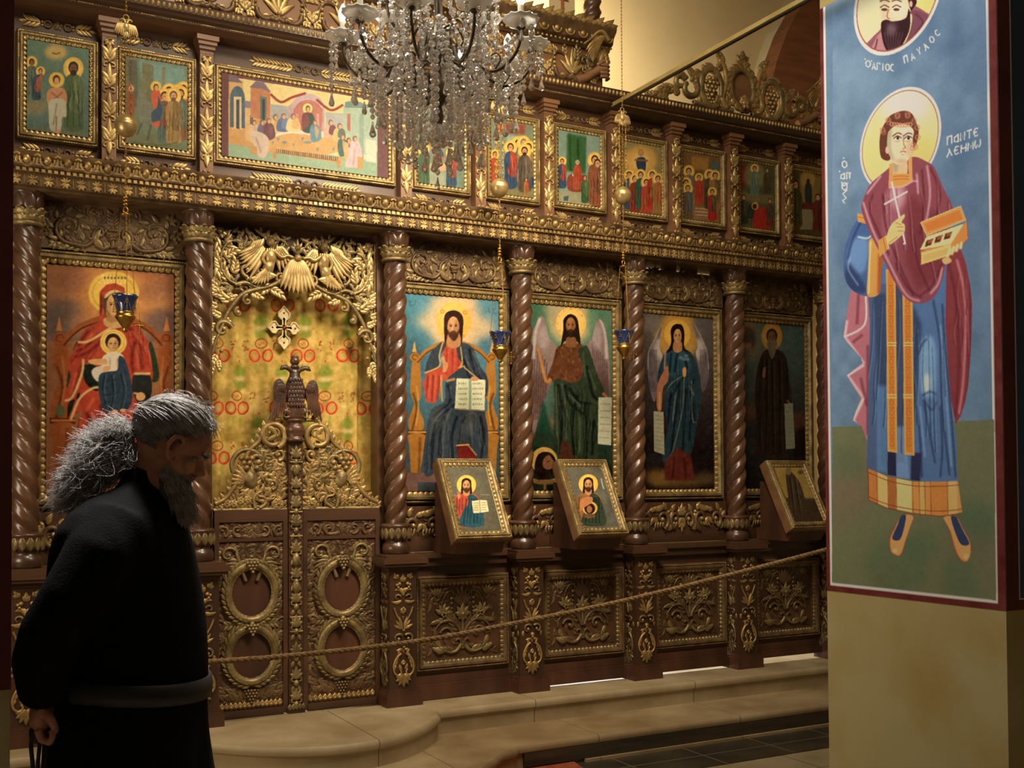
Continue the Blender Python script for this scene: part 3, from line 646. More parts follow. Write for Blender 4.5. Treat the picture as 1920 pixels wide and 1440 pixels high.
def leaf_gate(mb, w, s):
    """decor of one leaf: u from 0 (hinge edge) to w (centre), z absolute, s mirror helper"""
    xm = w/2
    ins = lambda x, z: ((x-xm)/.14)**2+((z-.94)/.16)**2 > 1 and ((x-xm)/.14)**2+((z-.62)/.155)**2 > 1 and not 1.195 < z < 1.225
    filler(mb, ins, .03, w-.03, .38, 1.29, 190, .055, .017, 1, 12, w=-.002)
    # scroll band
    for k in (-1, 1):
        for (c, d) in ((.07, 1), (.148, -1)):
            mb.stem(arc((xm+k*c, 1.262+.0), .034, .008, -PI/2-k*.4, -PI/2+k*d*4.9, 18), .007, .004, 1, w=.006); mb.bead(xm+k*c, 1.262, .009, 1, w=.004)
            mb.leaf(xm+k*c, 1.262+d*.030, k*.3+(0 if k > 0 else PI), .04, .016, 1, bend=-k*d*.9)
        mb.fan(xm+k*.005, 1.262, PI/2-k*.6, .045, .014, 1, n=2, spread=.5); mb.fan(xm+k*.185, 1.25, PI/2-k*1.1, .03, .012, 1, n=3, spread=1.4)
    # upper scrolls over the first medallion
    for k in (-1, 1):
        mb.stem(cat(sm([(xm+k*.03, 1.00), (xm+k*.055, 1.07), (xm+k*.075, 1.14)], 4), arc((xm+k*.118, 1.135), .046, .010, PI/2+k*1.4, PI/2-k*4.2, 20)), .009, .005, 0, w=.008); mb.bead(xm+k*.113, 1.135, .011, 0, w=.004)
        for q in range(4): mb.leaf(xm+k*(.150+.004*q), 1.16-.03*q, -PI/2+k*(.9-.2*q), .036, .016, 0, bend=-k*.6)
        mb.leaf(xm+k*.07, 1.15, PI/2-k*.4, .045, .016, 0, bend=-k*1.0)
        for q in range(2): mb.flower(xm+k*.022, 1.155-q*.0, .017, 1); mb.leaf(xm+k*.02, 1.14, PI/2-k*.3, .06, .018, 1)
        mb.leaf(xm, 1.10, PI/2-k*.5, .07, .018, 1)
        # wing-like acanthus over wreath
        for q in range(4): mb.leaf(xm+k*(.035+.01*q), 1.085-.006*q, PI/2-k*(1.0+.22*q), .10, .020, 0, bend=-k*.9, w=.004)
        mb.stem(arc((xm+k*.135, 1.03), .028, .008, PI/2, PI/2+k*4.5, 12), .008, .004, 0, w=.008); mb.bead(xm+k*.132, 1.03, .009, 0, w=.006)
        mb.stem(arc((xm+k*.022, 1.10), .018, .005, PI/2-k*2.8, PI/2-k*-2.0, 10), .006, .004, 0, w=.012)
    mb.bead(xm, 1.125, .014, 0, w=.01)
    wreath(mb, xm, .940, .124, .142); mb.grapes(xm, 1.095, .035, 0, 4, w=.034)
    wreath(mb, xm, .620, .124, .140); mb.grapes(xm, .772, .034, 0, 4, w=.034)
    for zc_ in (.780,):
        for k in (-1, 1):
            for q in range(5): mb.leaf(xm+k*(.03+.022*q), zc_-.005, PI/2-k*(.85), .040, .014, 0, bend=-k*.3, w=.004); mb.leaf(xm+k*(.03+.022*q), zc_-.005, -PI/2+k*(.85), .034, .013, 0, w=.004)
            mb.stem(arc((xm+k*.165, zc_+.005), .022, .006, PI/2+k*1.2, PI/2-k*4.0, 10), .007, .004, 1, w=.006)
            mb.leaf(xm+k*.05, zc_, 0 if k > 0 else PI, .10, .014, 0, w=.002)
    mb.bead(xm, .780, .016, 0, w=.02)
    # side fillings
    for zc_ in (.98, .93, .87, .81, .66, .60, .54, .48):
        for k in (-1, 1):
            mb.flower(xm+k*.176, zc_+.02, .014, 1); mb.leaf(xm+k*.172, zc_, -PI/2+k*.25, .038, .014, 0); mb.leaf(xm+k*.182, zc_, -PI/2-k*.3, .034, .013, 0)
    for k in (-1, 1):
        for zz, aa in ((.77, 1), (.715, -1), (1.02, 1), (.45, -1)):
            for q in range(3): mb.leaf(xm+k*.13, zz, (PI/2-k*.8)*aa+q*.5*k*-aa, .05, .018, 1, bend=k*.4)
        # bottom acanthus
        for q in range(6): mb.leaf(xm+k*(.03+.022*q), .395, PI/2-k*(.25+.12*q), .058, .020, 1, bend=k*.7*(1 if q % 2 else -1), w=.002)
        mb.acanthus(xm+k*.03, .42, 0 if k > 0 else PI, .15, .05, 1, n=4, bend=k*.3)
    mb.grapes(xm, .435, .034, 1, 5, w=.004)
def gate_top(mb, w, s):
    """pierced crest of one leaf; u=0 hinge edge, u=w centre post"""
    def X(t): return w*t
    hz = lambda x: float(np.interp(x/w, (0, .15, .28, .38, .47, .60, .66, .78, .92, 1.0), (1.39, 1.41, 1.47, 1.56, 1.65, 1.70, 1.75, 1.81, 1.82, 1.81)))
    filler(mb, lambda x, z: z < hz(x)-.012 and ((x-X(.80))/.05)**2+((z-1.755)/.05)**2 > 1, .02, w-.01, 1.38, 1.82, 120, .060, .019, 1, 14, w=.0)
    filler(mb, lambda x, z: z < hz(x)-.02 and z < 1.60, .04, w-.01, 1.39, 1.6, 40, .055, .018, 0, 15, w=.008)
    # outer rim following the curve
    rim = sm([(X(.02), 1.40), (X(.15), 1.425), (X(.28), 1.49), (X(.38), 1.58), (X(.47), 1.67), (X(.60), 1.72), (X(.66), 1.77), (X(.78), 1.83), (X(.92), 1.84), (X(1.0), 1.83)], 5)
    mb.stem(rim, .011, .009, 0, w=.01, n=6)
    for i in range(2, len(rim)-6, 3):
        mb.leaf(rim[i][0], rim[i][1], PI/2+.9-.5*i/len(rim), .036, .018, 0, bend=-.5, w=.008)
    # big top scroll
    mb.stem(arc((X(.80), 1.755), .068, .05, -1.2, 5.2, 26), .014, .012, 0, w=.014, n=6)
    mb.stem(arc((X(.83), 1.765), .032, .008, PI, -3.0, 14), .008, .004, 0, w=.014); mb.leaf(X(.72), 1.80, -.3, .07, .024, 0, bend=-1.6, w=.02); mb.leaf(X(.72), 1.73, .3, .06, .02, 0, bend=.9, w=.02)
    mb.stem(arc((X(.88), 1.655), .033, .008, -PI/2, 4.5, 16), .009, .005, 0, w=.012); mb.bead(X(.88), 1.655, .012, 0, w=.012)
    mb.stem(arc((X(.60), 1.615), .042, .010, PI, -3.8, 18), .011, .006, 1, w=.012); mb.bead(X(.60), 1.615, .016, 0, w=.016)
    mb.stem(arc((X(.46), 1.60), .085, .075, PI*1.15, .2, 18), .012, .010, 1, w=.01)
    mb.grapes(X(.44), 1.635, .055, 0, 3, w=.01)
    # dove / phoenix
    mb.bead(X(.50), 1.525, .038, 1, w=.008, e=1.5, h=.6, ang=.3); mb.bead(X(.58), 1.585, .017, 1, w=.012, h=.9); mb.leaf(X(.60), 1.588, .1, .022, .008, 0, w=.014)
    for q in range(5): mb.leaf(X(.44)-.004*q, 1.53-.006*q, PI/2+.5+.26*q, .085-.006*q, .020, 0, bend=.3, w=.014)
    for q in range(4): mb.leaf(X(.52), 1.48, -PI/2-.5+.2*q, .075, .016, 0, w=.01)
    # inner acanthus, leaves up the post
    for z_, a_, L in ((1.42, 1.9, .10), (1.50, 2.1, .09), (1.585, 2.3, .08), (1.545, 1.6, .08), (1.46, 2.6, .1)):
        mb.acanthus(X(.94), z_, a_, L, .05, 0, n=3, bend=.8, w=.004)
    mb.stem(arc((X(.79), 1.50), .030, .007, -PI/2, 4.2, 14), .010, .005, 1, w=.012); mb.bead(X(.79), 1.50, .011, 0, w=.012)
    mb.flower(X(.88), 1.395, .034, 0, n=7, w=.008); mb.fan(X(.80), 1.43, PI/2+.3, .06, .02, 0, n=4, spread=1.6, w=.004)
    mb.stem(sm([(X(.62), 1.375), (X(.70), 1.40), (X(.68), 1.43), (X(.60), 1.44), (X(.58), 1.47)]), .008, .006, 0, w=.012)
    mb.stem(sm([(X(.56), 1.375), (X(.54), 1.42), (X(.58), 1.45), (X(.64), 1.46)]), .008, .006, 0, w=.012)
    for x_, z_ in ((.46, 1.42), (.36, 1.415), (.18, 1.40), (.27, 1.40)):
        mb.flower(X(x_), z_, .022, 0, n=6, w=.012); mb.fan(X(x_), z_-.01, -PI/2, .045, .018, 0, n=4, spread=2.4, w=.004); mb.leaf(X(x_), z_, PI/2+.5, .055, .02, 0, w=.006)
    for x_, z_, a_ in ((.36, 1.48, 2.0), (.42, 1.50, 1.2), (.30, 1.46, 2.5), (.5, 1.46, 1.7), (.66, 1.52, 2.6), (.70, 1.57, 1.2), (.72, 1.46, .6), (.66, 1.64, 2.4)):
        mb.acanthus(X(x_), z_, a_, .075, .035, 0 if x_ < .5 else 1, n=2, bend=-.6, w=.006)
    mb.flower(X(.08), 1.388, .026, 0, n=6, w=.008); mb.fan(X(.08), 1.38, PI/2, .05, .02, 0, n=5, spread=2.4, w=.002); mb.fan(X(.02), 1.37, 2.2, .04, .016, 0, n=3, spread=1.0)
    mb.stem([(0, 1.368), (w, 1.368)], .010, .010, 1, w=.004, n=6)
def make_gate(x0, x1, mirror, label):
    w_ = x1-x0; t = thing('gate_leaf', (x0 if not mirror else x1, .05, .31), label, 'gate', 'pair of carved gates')
    mb = MB()
    mb.box((x0+.002, .032, .305), (x1-.002, .062, 1.365)); build(mb, 'door_board', PANEL, t, smooth=False)
    mb = MB()                                    # stiles and rails
    for a_, b_ in (((x0+.002, .020, .31), (x0+.026, .034, 1.365)), ((x1-.026, .020, .31), (x1-.002, .034, 1.365)), ((x0+.026, .020, 1.305), (x1-.026, .034, 1.365)), ((x0+.026, .022, 1.205), (x1-.026, .034, 1.222)), ((x0+.026, .014, .30), (x1-.026, .034, .34))):
        mb.box(a_, b_)
    build(mb, 'frame', WOODH, t, smooth=False)
    u = (1, 0, 0) if not mirror else (-1, 0, 0); O = (x0 if not mirror else x1, .033, 0)
    def fix(mbx):
        if mirror: mbx.f = [f[::-1] for f in mbx.f]
        return mbx
    mb = MB(); mb.F = Fr(O, u); leaf_gate(mb, w_, 1); mb.F = ID; build(fix(mb), 'relief_carving', [OLDGOLD, BRONZE], t)
    mb = MB(); mb.F = Fr((O[0], .045, 0), u); gate_top(mb, w_, 1)
    mb.F = ID; build(fix(mb), 'pierced_crest', [GOLD, OLDGOLD], t)
    mb = MB(); mb.F = Fr(O, u)
    n = 14
    for i in range(n):
        x = .03+(w_-.06)*(i+.5)/n; mb.leaf(x, .345, PI/2, .034, .024, 0, w=.002); mb.bead(x, .357, .008, 0, w=.008)
    mb.F = ID; build(fix(mb), 'gilt_bottom_band', GOLD, t)
    return t
make_gate(GL, -.600, False, 'left leaf of the carved gilt gates, half behind the dark-robed man')
make_gate(-.520, GR, True, 'right leaf of the carved gilt gates with two round wreath medallions')
# centre post with finial
t = thing('gate_post', (GM, .04, .31), 'carved centre post of the gates topped by a dark double-headed eagle', 'post')
mb = MB(); mb.box((-.598, .012, .305), (-.522, .05, 1.74)); mb.box((-.606, .002, .30), (-.514, .05, .335)); build(mb, 'post_board', WOOD, t, smooth=False)
mb = MB(); mb.F = Fr((GM, .012, 0))
for z_ in (1.66, 1.50, 1.40, 1.30, 1.165, 1.03, .90, .77, .63, .50, .39):
    mb.fan(0, z_-.02, PI/2, .06, .020, 0, n=5, spread=1.5, w=.004); mb.bead(0, z_-.045, .016, 0, w=.002, e=1.3)
    for s in (1, -1): mb.stem(arc((s*.016, z_-.028), .014, .005, PI/2-s*.3, PI/2-s*3.6, 8), .005, .003, 0, w=.006); mb.leaf(s*.008, z_-.06, -PI/2+s*.5, .035, .016, 0)
for z_ in (1.615, 1.352, 1.225, .80, .725): mb.stem([(-.034, z_), (.034, z_)], .006, .006, 0, w=.002)
mb.bead(0, 1.10, .022, 0, w=.002, e=2.0); mb.bead(0, .96, .022, 0, w=.002, e=1.8); mb.bead(0, 1.575, .020, 0, w=.002, e=1.8)
for k in range(5): mb.leaf(-.036+.018*k, .318, PI/2, .03, .02, 0, w=.010)
mb.F = ID; build(mb, 'gilt_carving', OLDGOLD, t)
EAGLE = mat('dark_carved_wood', (92, 60, 42), (58, 38, 28), rough=.34, scale=9, bump=.2, bscale=90, coat=.3)
mb = MB(); mb.lathe([(.030, 1.72), (.050, 1.725), (.052, 1.735), (.044, 1.745), (.040, 1.752), (.055, 1.775), (.056, 1.795), (.046, 1.812), (.040, 1.818), (.046, 1.826), (.054, 1.834), (.050, 1.842), (.036, 1.846), (0, 1.846)], 0, 24, (GM, .03, 0))
build(mb, 'turned_bulb', EAGLE, t)
E_ = thing('_', (0, 0, 0), None, None); bpy.data.objects.remove(E_)
# double-headed eagle: one skin of body + wings, one of tail, heads, orb
mb = MB(); c = (GM, .03)
body = [(.0, 2.115), (.018, 2.11), (.022, 2.09), (.024, 2.07), (.034, 2.045), (.045, 2.01), (.048, 1.975), (.042, 1.94), (.030, 1.915), (.026, 1.90), (.034, 1.885), (.046, 1.865), (.052, 1.845), (.03, 1.84), (0, 1.84)][::-1]
n = 24; a = np.arange(n)*2*PI/n
mb.grid(np.array([np.stack([c[0]+1.25*r*np.cos(a), c[1]+r*.75*np.sin(a), np.full(n, z)], 1) for r, z in body])[:, ::-1], 0, cv=True)
mb.F = Fr((GM, .008, 0))
for row in range(7):                                     # breast feathers
    for k in range(-3, 4):
        z_ = 2.06-.022*row; x_ = (k+(row % 2)*.5)*.0145; rr = .030+.003*row
        if abs(x_) < rr: mb.leaf(x_, z_, -PI/2, .024, .016, 0, w=.010-9*x_*x_+.003*row*(1 if row < 4 else .6), h=.006, k=3)
for k in range(7): mb.leaf((k-3)*.006, 1.925, -PI/2+(k-3)*.14, .082, .018, 0, w=.012-abs(k-3)*.003, h=.007)
mb.F = ID; eb = build(mb, 'eagle_body', EAGLE, t)
for s, nm in ((1, 'eagle_wing'), (-1, 'eagle_wing')):
    mb = MB(); mb.F = Fr((GM, .016, 0), (s, 0, 0), (0, 0, 1))
    O_ = np.array([1.12, 1.0])*sm([(.046, 1.985), (.055, 2.02), (.068, 2.045), (.084, 2.052), (.100, 2.035), (.108, 2.0), (.108, 1.95), (.106, 1.90), (.100, 1.85), (.090, 1.862), (.082, 1.885), (.070, 1.90), (.060, 1.925), (.050, 1.95)], 4, True)
    fr_ = [(x, z, .014) for x, z in O_]; bk = [(x, z, -.008) for x, z in O_]; k = len(O_); cc = O_.mean(0)
    mb.add(fr_+[(cc[0], cc[1], .022)], [(i, (i+1) % k, k) for i in range(k)]); mb.add(bk, [tuple(range(k))[::-1]]); mb.add(fr_+bk, [(i, i+k, (i+1) % k+k, (i+1) % k) for i in range(k)])
    for q in range(5): mb.leaf(.066+.0115*q, 1.97-.006*q+.01*(q % 2), -PI/2+.05*q, .105+.002*q, .015, 0, w=.016, h=.006)
    for q in range(4): mb.leaf(.062+.011*q, 2.025, -PI/2+.1, .045, .014, 0, w=.019, h=.006)
    if s < 0: mb.f = [f[::-1] for f in mb.f]
    mb.F = ID; build(mb, nm, EAGLE, t)
    mb = MB(); mb.tube([(GM+s*.008, .03, 2.085), (GM+s*.028, .026, 2.105), (GM+s*.052, .022, 2.115), (GM+s*.070, .020, 2.112), (GM+s*.084, .018, 2.100)], [.014, .013, .012, .013, .003], 0, n=8); mb.tube([(GM+s*.03, .03, 2.112), (GM+s*.045, .03, 2.128), (GM+s*.06, .03, 2.122)], [.004, .006, .002], 0, n=5)
    build(mb, 'eagle_head', EAGLE, t)
    mb = MB(); mb.tube([(GM+s*.030, .02, 1.915), (GM+s*.050, .008, 1.905), (GM+s*.058, .0, 1.89)], [.009, .006, .005], 0, n=6)
    for q in range(3): mb.tube([(GM+s*.058, .0, 1.89), (GM+s*(.050+.010*q), -.008, 1.878), (GM+s*(.050+.012*q), -.004, 1.862)], [.005, .004, .002], 0, n=5)
    build(mb, 'talon', EAGLE, t)
    mb = MB(); mb.tube([(GM+s*.052+.018*math.cos(v), .002, 1.868+.018*math.sin(v)) for v in np.linspace(.3, 5.6, 14)], .004, 0, n=5); build(mb, 'ring', OLDGOLD, t)
mb = MB(); mb.ball((GM, .03, 2.150), .026, 0, 14, 10); mb.lathe([(.016, 2.11), (.024, 2.116), (.022, 2.126), (.014, 2.13)], 0, 14, (GM, .03, 0)); mb.ball((GM, .03, 2.172), .016, 0, 10, 6, (1.4, 1.2, .6)); build(mb, 'crown_orb', EAGLE, t)
# ------------------------------------------------------------------ arch carving over the gates
t = thing('arch_carving', (-.535, .07, 2.5), 'gilt openwork arch of scrolls with two winged angels and a shell over the gateway', 'carving')
mb = MB(); mb.box((-1.006, .118, 2.62), (-.086, .135, 2.870)); build(mb, 'back_board', PANEL, t, smooth=False)
m1 = MB()
for s in (1, -1):
    m1.F = Fr((-.535, .085, 0), (s, 0, 0)); k0 = len(m1.f)
    filler(m1, lambda x, z: z > 2.60-.9*(max(0, x-.15))**1.4*1.2 and (x > .2 or z > 2.68), .02, .44, 2.42, 2.83, 90, .055, .018, 1, 21, w=-.004)
    W = .448
    m1.stem(sm([(.07, 2.60), (.12, 2.56), (.20, 2.53), (.27, 2.555), (.33, 2.54)]), .010, .009, 1, w=.01); m1.stem(arc((.085, 2.60), .035, .008, -PI/2, 3.6, 14), .009, .005, 1, w=.012); m1.bead(.085, 2.60, .013, 0, w=.012)
    m1.stem(sm([(.20, 2.53), (.28, 2.50), (.33, 2.45), (.375, 2.38), (.40, 2.31), (.43, 2.24), (.448, 2.17)]), .012, .007, 1, w=.01)
    m1.stem(arc((.265, 2.625), .040, .008, -PI/2, 3.8, 14), .010, .005, 1, w=.012); m1.bead(.265, 2.625, .013, 0, w=.012)
    m1.stem(sm([(.30, 2.54), (.36, 2.56), (.40, 2.62), (.40, 2.70), (.37, 2.76)]), .009, .006, 1, w=.008)
    m1.stem(arc((.265, 2.462), .030, .009, PI/2, -3.9, 14), .010, .005, 1, w=.010); m1.bead(.265, 2.462, .013, 0, w=.012); m1.bead(.315, 2.395, .015, 0, w=.012); m1.stem(arc((.312, 2.395), .026, .008, PI/2, -3.6, 12), .009, .005, 1, w=.01)
    m1.stem(arc((.395, 2.30), .050, .012, PI*.9, -2.8, 20), .013, .006, 1, w=.012); m1.bead(.388, 2.305, .015, 0, w=.012); m1.bead(.40, 2.19, .012, 0, w=.01)
    for (x, z, an, L, b) in ((.14, 2.53, 3.4, .08, .5), (.20, 2.535, .3, .08, .6), (.24, 2.51, 3.9, .06, -.5), (.36, 2.56, .9, .085, .7), (.34, 2.60, 2.0, .08, -.7), (.40, 2.62, 1.0, .07, .5), (.38, 2.68, 2.3, .075, .6), (.42, 2.52, .5, .06, .4), (.40, 2.48, .2, .07, .4), (.36, 2.45, .5, .08, .5), (.42, 2.42, .2, .06, .5), (.40, 2.37, .3, .06, .4),
                             (.43, 2.33, -1.0, .06, .4), (.42, 2.26, -.9, .06, .4), (.44, 2.22, -1.2, .06, .3), (.43, 2.17, -1.3, .07, .3), (.42, 2.14, -1.9, .05, .3), (.446, 2.12, -1.4, .07, .1), (.37, 2.31, 2.0, .05, -.8), (.15, 2.56, 5.0, .06, .5), (.31, 2.48, 5.8, .06, .6)):
        m1.acanthus(x, z, an, L*1.15, .048, 0, n=3, bend=b, w=.006)
    for k in range(9): m1.leaf(.37+.012*(k % 3), 2.80-.010*k, PI/2-1.3+.5*k, .055, .020, 1 if k % 2 else 0, w=.004); m1.leaf(.42, 2.78-.022*k, 4.4+.6*(k % 2), .05, .02, 0, w=.004)
    for k in range(7): m1.bead(.405+.014*math.cos(k), 2.815+.012*math.sin(k), .008, 1, w=.01)
    m1.stem([(.445, 2.15), (.449, 2.83)], .006, .006, 1, w=.0)
    if s < 0: m1.f[k0:] = [f[::-1] for f in m1.f[k0:]]
m1.F = ID; build(m1, 'scrollwork', [GOLDB, OLDGOLD], t)
mb = MB(); mb.F = Fr((-.535, .070, 0))
for k in range(9): mb.leaf((k-4)*.006, 2.70, -PI/2+(k-4)*.105, .172-.003*abs(k-4), .034, 0, w=.016-.001*abs(k-4), h=.012)
mb.bead(0, 2.705, .022, 0, w=.02); mb.fan(0, 2.73, PI/2, .075, .020, 1, n=5, spread=1.2, w=.01); mb.bead(0, 2.76, .018, 1, w=.014)
mb.F = ID; build(mb, 'shell', [GOLDB, OLDGOLD], t)
for s in (1, -1):
    mb = MB(); mb.F = Fr((-.535+s*.145, .072, 0), (s, 0, 0))
    mb.bead(.0, 2.775, .022, 1, w=.020, h=1.1, e=1.2); mb.bead(.004, 2.783, .024, 1, w=.012)       # head and hair
    mb.bead(.0, 2.70, .036, 0, w=.008, e=1.5, h=.8); mb.bead(.012, 2.645, .034, 0, w=.008, e=1.3, h=.8, ang=.4)   # torso, hips
    for k in range(5): mb.leaf(-.022+.011*k, 2.742, -PI/2+.05*(2-k), .085, .015, 0, w=.026-.003*abs(k-2), h=.006)
    for k in range(6): mb.leaf(.005+.004*k, 2.665-.008*k, -PI/2+.55+.10*k-.2, .10, .026, 0, bend=-.6+.1*k, w=.018)     # robe folds
    for k in range(4): mb.leaf(-.03+.012*k, 2.60-.006*k, .15-.1*k, .085, .022, 0, bend=.5, w=.014)
    mb.stem(sm([(-.02, 2.725), (-.055, 2.70), (-.085, 2.712), (-.115, 2.705)]), .011, .007, 0, w=.024, n=6); mb.stem(sm([(.024, 2.725), (.045, 2.69), (.03, 2.655)]), .011, .007, 0, w=.02, n=6)
    mb.bead(-.118, 2.705, .008, 1, w=.024)
    mb.stem(sm([(.03, 2.62), (.075, 2.585), (.105, 2.575)]), .014, .008, 0, w=.012, n=6); mb.bead(.11, 2.572, .009, 1, w=.01)
    for k in range(7):                                     # wings
        mb.leaf(.032+.006*k, 2.745+.006*min(k, 3), -PI/2+.28+.10*k, .175-.010*k, .024, 0, bend=.45, w=.008+.0015*k)
        if k < 5: mb.leaf(-.035-.006*k, 2.76, -PI/2-.05-.14*k, .13-.012*k, .022, 0, bend=-.2, w=.006+.0015*k)
    for k in range(5): mb.leaf(.04+.012*k, 2.79-.004*k, -PI/2+.5, .06, .022, 0, w=.016)
    if s < 0: mb.f = [f[::-1] for f in mb.f]
    mb.F = ID; build(mb, 'angel', [GOLDB, OLDGOLD], t)
# ------------------------------------------------------------------ crest carvings on top of the screen
t = thing('crest_frieze', (.0, .0, 3.886), 'tall carved crest with scrolls, bead drops and its own cornice behind the chandelier', 'carving')
mb = MB(); mb.box((-1.3, -.02, 3.886), (1.36, .06, 4.19)); mb.box((-1.3, -.06, 3.886), (1.36, .06, 3.905)); build(mb, 'board', WOODL, t, smooth=False)
mb = MB(); rows = [[(-1.3, y, z), (1.40, y, z)] for y, z in ((.06, 4.13), (-.04, 4.13), (-.05, 4.15), (-.08, 4.165), (-.09, 4.20), (-.12, 4.23), (-.125, 4.25), (.06, 4.255))]
mb.grid(np.array(rows)); mb.add([r[1] for r in rows], [tuple(range(8))]); mb.add([r[0] for r in rows], [tuple(range(8))[::-1]]); build(mb, 'crest_cornice', BRONZE, t, auto=35)
g = MB(); g.F = Fr((0, -.090, 0))
for i in range(30): g.bead(-1.25+i*.09, 4.195, .020, 0, e=1.1, w=-.01); g.stem(arc((-1.25+i*.09, 4.197), .03, .03, -PI, 0, 8), .005, .005, 0, w=.0)
for i in range(90): g.bead(-1.28+i*.03, 4.145, .009, 0, w=-.022)
for i in range(38): g.leaf(-1.27+i*.07, 4.245, PI/2-.9, .075, .038, 0, bend=.2, w=.02, tip=.01); g.leaf(-1.24+i*.07, 4.25, .3, .06, .03, 0, w=.025)
g.F = ID; build(g, 'gilt_moulding', GOLD, t)
g = MB()
for cxx in (-1.02, -.66, -.30, .06, .42, .78, 1.14):
    g.F = Fr((cxx, -.02, 4.02))
    g.fan(0, -.06, PI/2, .15, .026, 0, n=5, spread=1.4, w=.008); g.bead(0, -.05, .016, 0, w=.01)
    g.stem([(-.0, -.09), (0, .0)], .010, .007, 1, w=.006); g.fan(0, -.07, -PI/2, .04, .02, 0, n=3, spread=2.0, w=.006)
    for s in (1, -1):
        g.stem(cat(sm([(0, -.08), (s*.03, -.095)]), arc((s*.075, -.05), .045, .045, -PI/2-s*.9, -PI/2+s*1.7, 10)), .012, .012, 1, w=.010)
        for k in range(4): g.bead(s*.125, -.035+.026*k, .012-.001*k, 0, w=.008)
        g.stem(sm([(s*.02, .01), (s*.06, .055), (s*.11, .055), (s*.14, .01), (s*.15, -.04), (s*.18, -.07)]), .009, .007, 1, w=.006)
        for x, z, a_ in ((.05, .05, 1.5), (.10, .06, .5), (.14, .0, -1.0), (.155, -.02, -1.9), (.05, -.07, -.6), (.165, .05, 1.0), (.175, -.05, .9)):
            g.acanthus(s*x, z, a_ if s > 0 else PI-a_, .07, .04, 0, n=2, w=.006)
        g.flower(s*.165, .065, .03, 0, w=.006); g.flower(s*.155, -.075, .022, 0, w=.006)
g.F = ID; build(g, 'vine_carving', [GOLDB, BRONZE], t)
# small twisted column standing at the crest's right end
t = thing('crest_column', (1.29, -.02, 4.256), 'small twisted coppery column standing on the right end of the tall crest', 'column')
mb = MB(); rows = []; n = 24; a = np.arange(n)*2*PI/n
for i in range(61):
    z = 4.256+.012*i; ph = 3*(a-2*PI*(z-4.25)/.20); r = .050*(1+.14*np.cos(ph)); rows.append(np.stack([1.29+r*np.cos(a), -.02+r*np.sin(a), np.full(n, z)], 1))
mb.grid(np.array(rows)[:, ::-1], 0, cv=True); build(mb, 'shaft', WOODC, t)
mb = MB(); mb.lathe([(.0, 0), (.062, 0), (.062, .014), (.05, .02), (.056, .034), (.048, .044)], 0, 20, (1.29, -.02, 4.2555)); build(mb, 'base', WOODC, t)
t = thing('crest_icon', (1.10, 0.0, 4.26), 'small red and cream painted figure panel at the top edge beside the coppery crest column', 'icon')
mb = MB(); mb.box((1.02, .02, 4.256), (1.19, .04, 4.6)); build(mb, 'panel', PLAST, t, smooth=False)
mb = MB(); mb.box((1.09, .012, 4.30), (1.108, .019, 4.52)); mb.box((1.06, .012, 4.42), (1.14, .019, 4.436)); build(mb, 'painted_cross', mat('faded_red', (170, 96, 60), None, rough=.7), t, smooth=False)
# birds held by a carved hand
def bird_on_hand(ox, oz, label, sc=1.0):
    t = thing('carved_bird', (ox, -.02, oz), label, 'carving', 'gilt birds on carved hands')
    P = lambda x, y, z: (ox+x*sc, -.03+y*sc, oz+z*sc)
    mb = MB()
    mb.tube([P(-.17, 0, .035), P(-.11, -.01, .06), P(-.05, -.02, .10), P(-.02, -.02, .125)], np.array([.030, .027, .024, .030])*sc, 0, n=10)
    for q in range(4): mb.tube([P(-.02, -.035, .150-.024*q), P(.012, -.052, .148-.024*q), P(.034, -.040, .142-.024*q), P(.034, -.018, .140-.024*q)], np.array([.012, .013, .0125, .010])*sc, 0, n=7)
    mb.tube([P(-.04, -.03, .145), P(-.012, -.05, .165), P(.012, -.045, .168)], np.array([.012, .012, .008])*sc, 0, n=7)
    build(mb, 'hand', WOODL, t)
    mb = MB()
    mb.tube([P(-.012, 0, .155), P(.0, 0, .19), P(.022, 0, .24), P(.045, 0, .30), P(.052, 0, .345), P(.046, 0, .375), P(.056, 0, .392), P(.078, 0, .396)], np.array([.012, .026, .036, .032, .020, .014, .016, .003])*sc, 0, n=10)
    mb.F = Fr(P(.02, -.032*1, 0), (sc, 0, 0), (0, 0, sc), (0, -sc, 0))
    for r_ in range(8):
        for k in (-1, 0, 1): mb.leaf((r_*.006-.02)+k*.016, .335-.020*r_, -PI/2-.3, .03, .016, 0, w=-.004-abs(k)*.008, h=.006, k=3)
    mb.F = ID; build(mb, 'body', GOLD, t)
    mb = MB(); mb.F = Fr(P(0, -.02, 0), (sc, 0, 0), (0, -.25*sc, sc), (0, -sc, 0))
    for k in range(7): mb.leaf(-.02-.006*k, .300-.010*k, PI+.45+.10*k, .15-.010*k, .026, 0, bend=.55, w=.004-.001*k, h=.008)
    mb.stem(sm([(.0, .28), (-.04, .315), (-.08, .31), (-.13, .26), (-.17, .23)]), .011, .004, 0, w=.010)
    mb.F = ID; build(mb, 'wing', GOLD, t)
    mb = MB(); mb.F = Fr(P(-.07, -.01, .14), (sc, 0, 0), (0, 0, sc), (0, -sc, 0))
    mb.fan(0, 0, PI/2, .08, .03, 0, n=4, spread=1.2, w=.0); mb.stem(arc((-.05, .02), .03, .006, 0, 5, 12), .009, .005, 0, w=.004); mb.acanthus(-.06, -.04, .6, .10, .04, 0, n=3); mb.acanthus(-.10, .02, 1.6, .09, .04, 0, n=3)
    mb.F = ID; build(mb, 'acanthus', OLDGOLD, t)
bird_on_hand(1.335, 3.886, 'gilt bird held by a carved wooden hand at the tall crest\'s right end')
bird_on_hand(3.10, 3.886, 'gilt bird on a carved hand at the far right beside the painted pillar', 1.0)
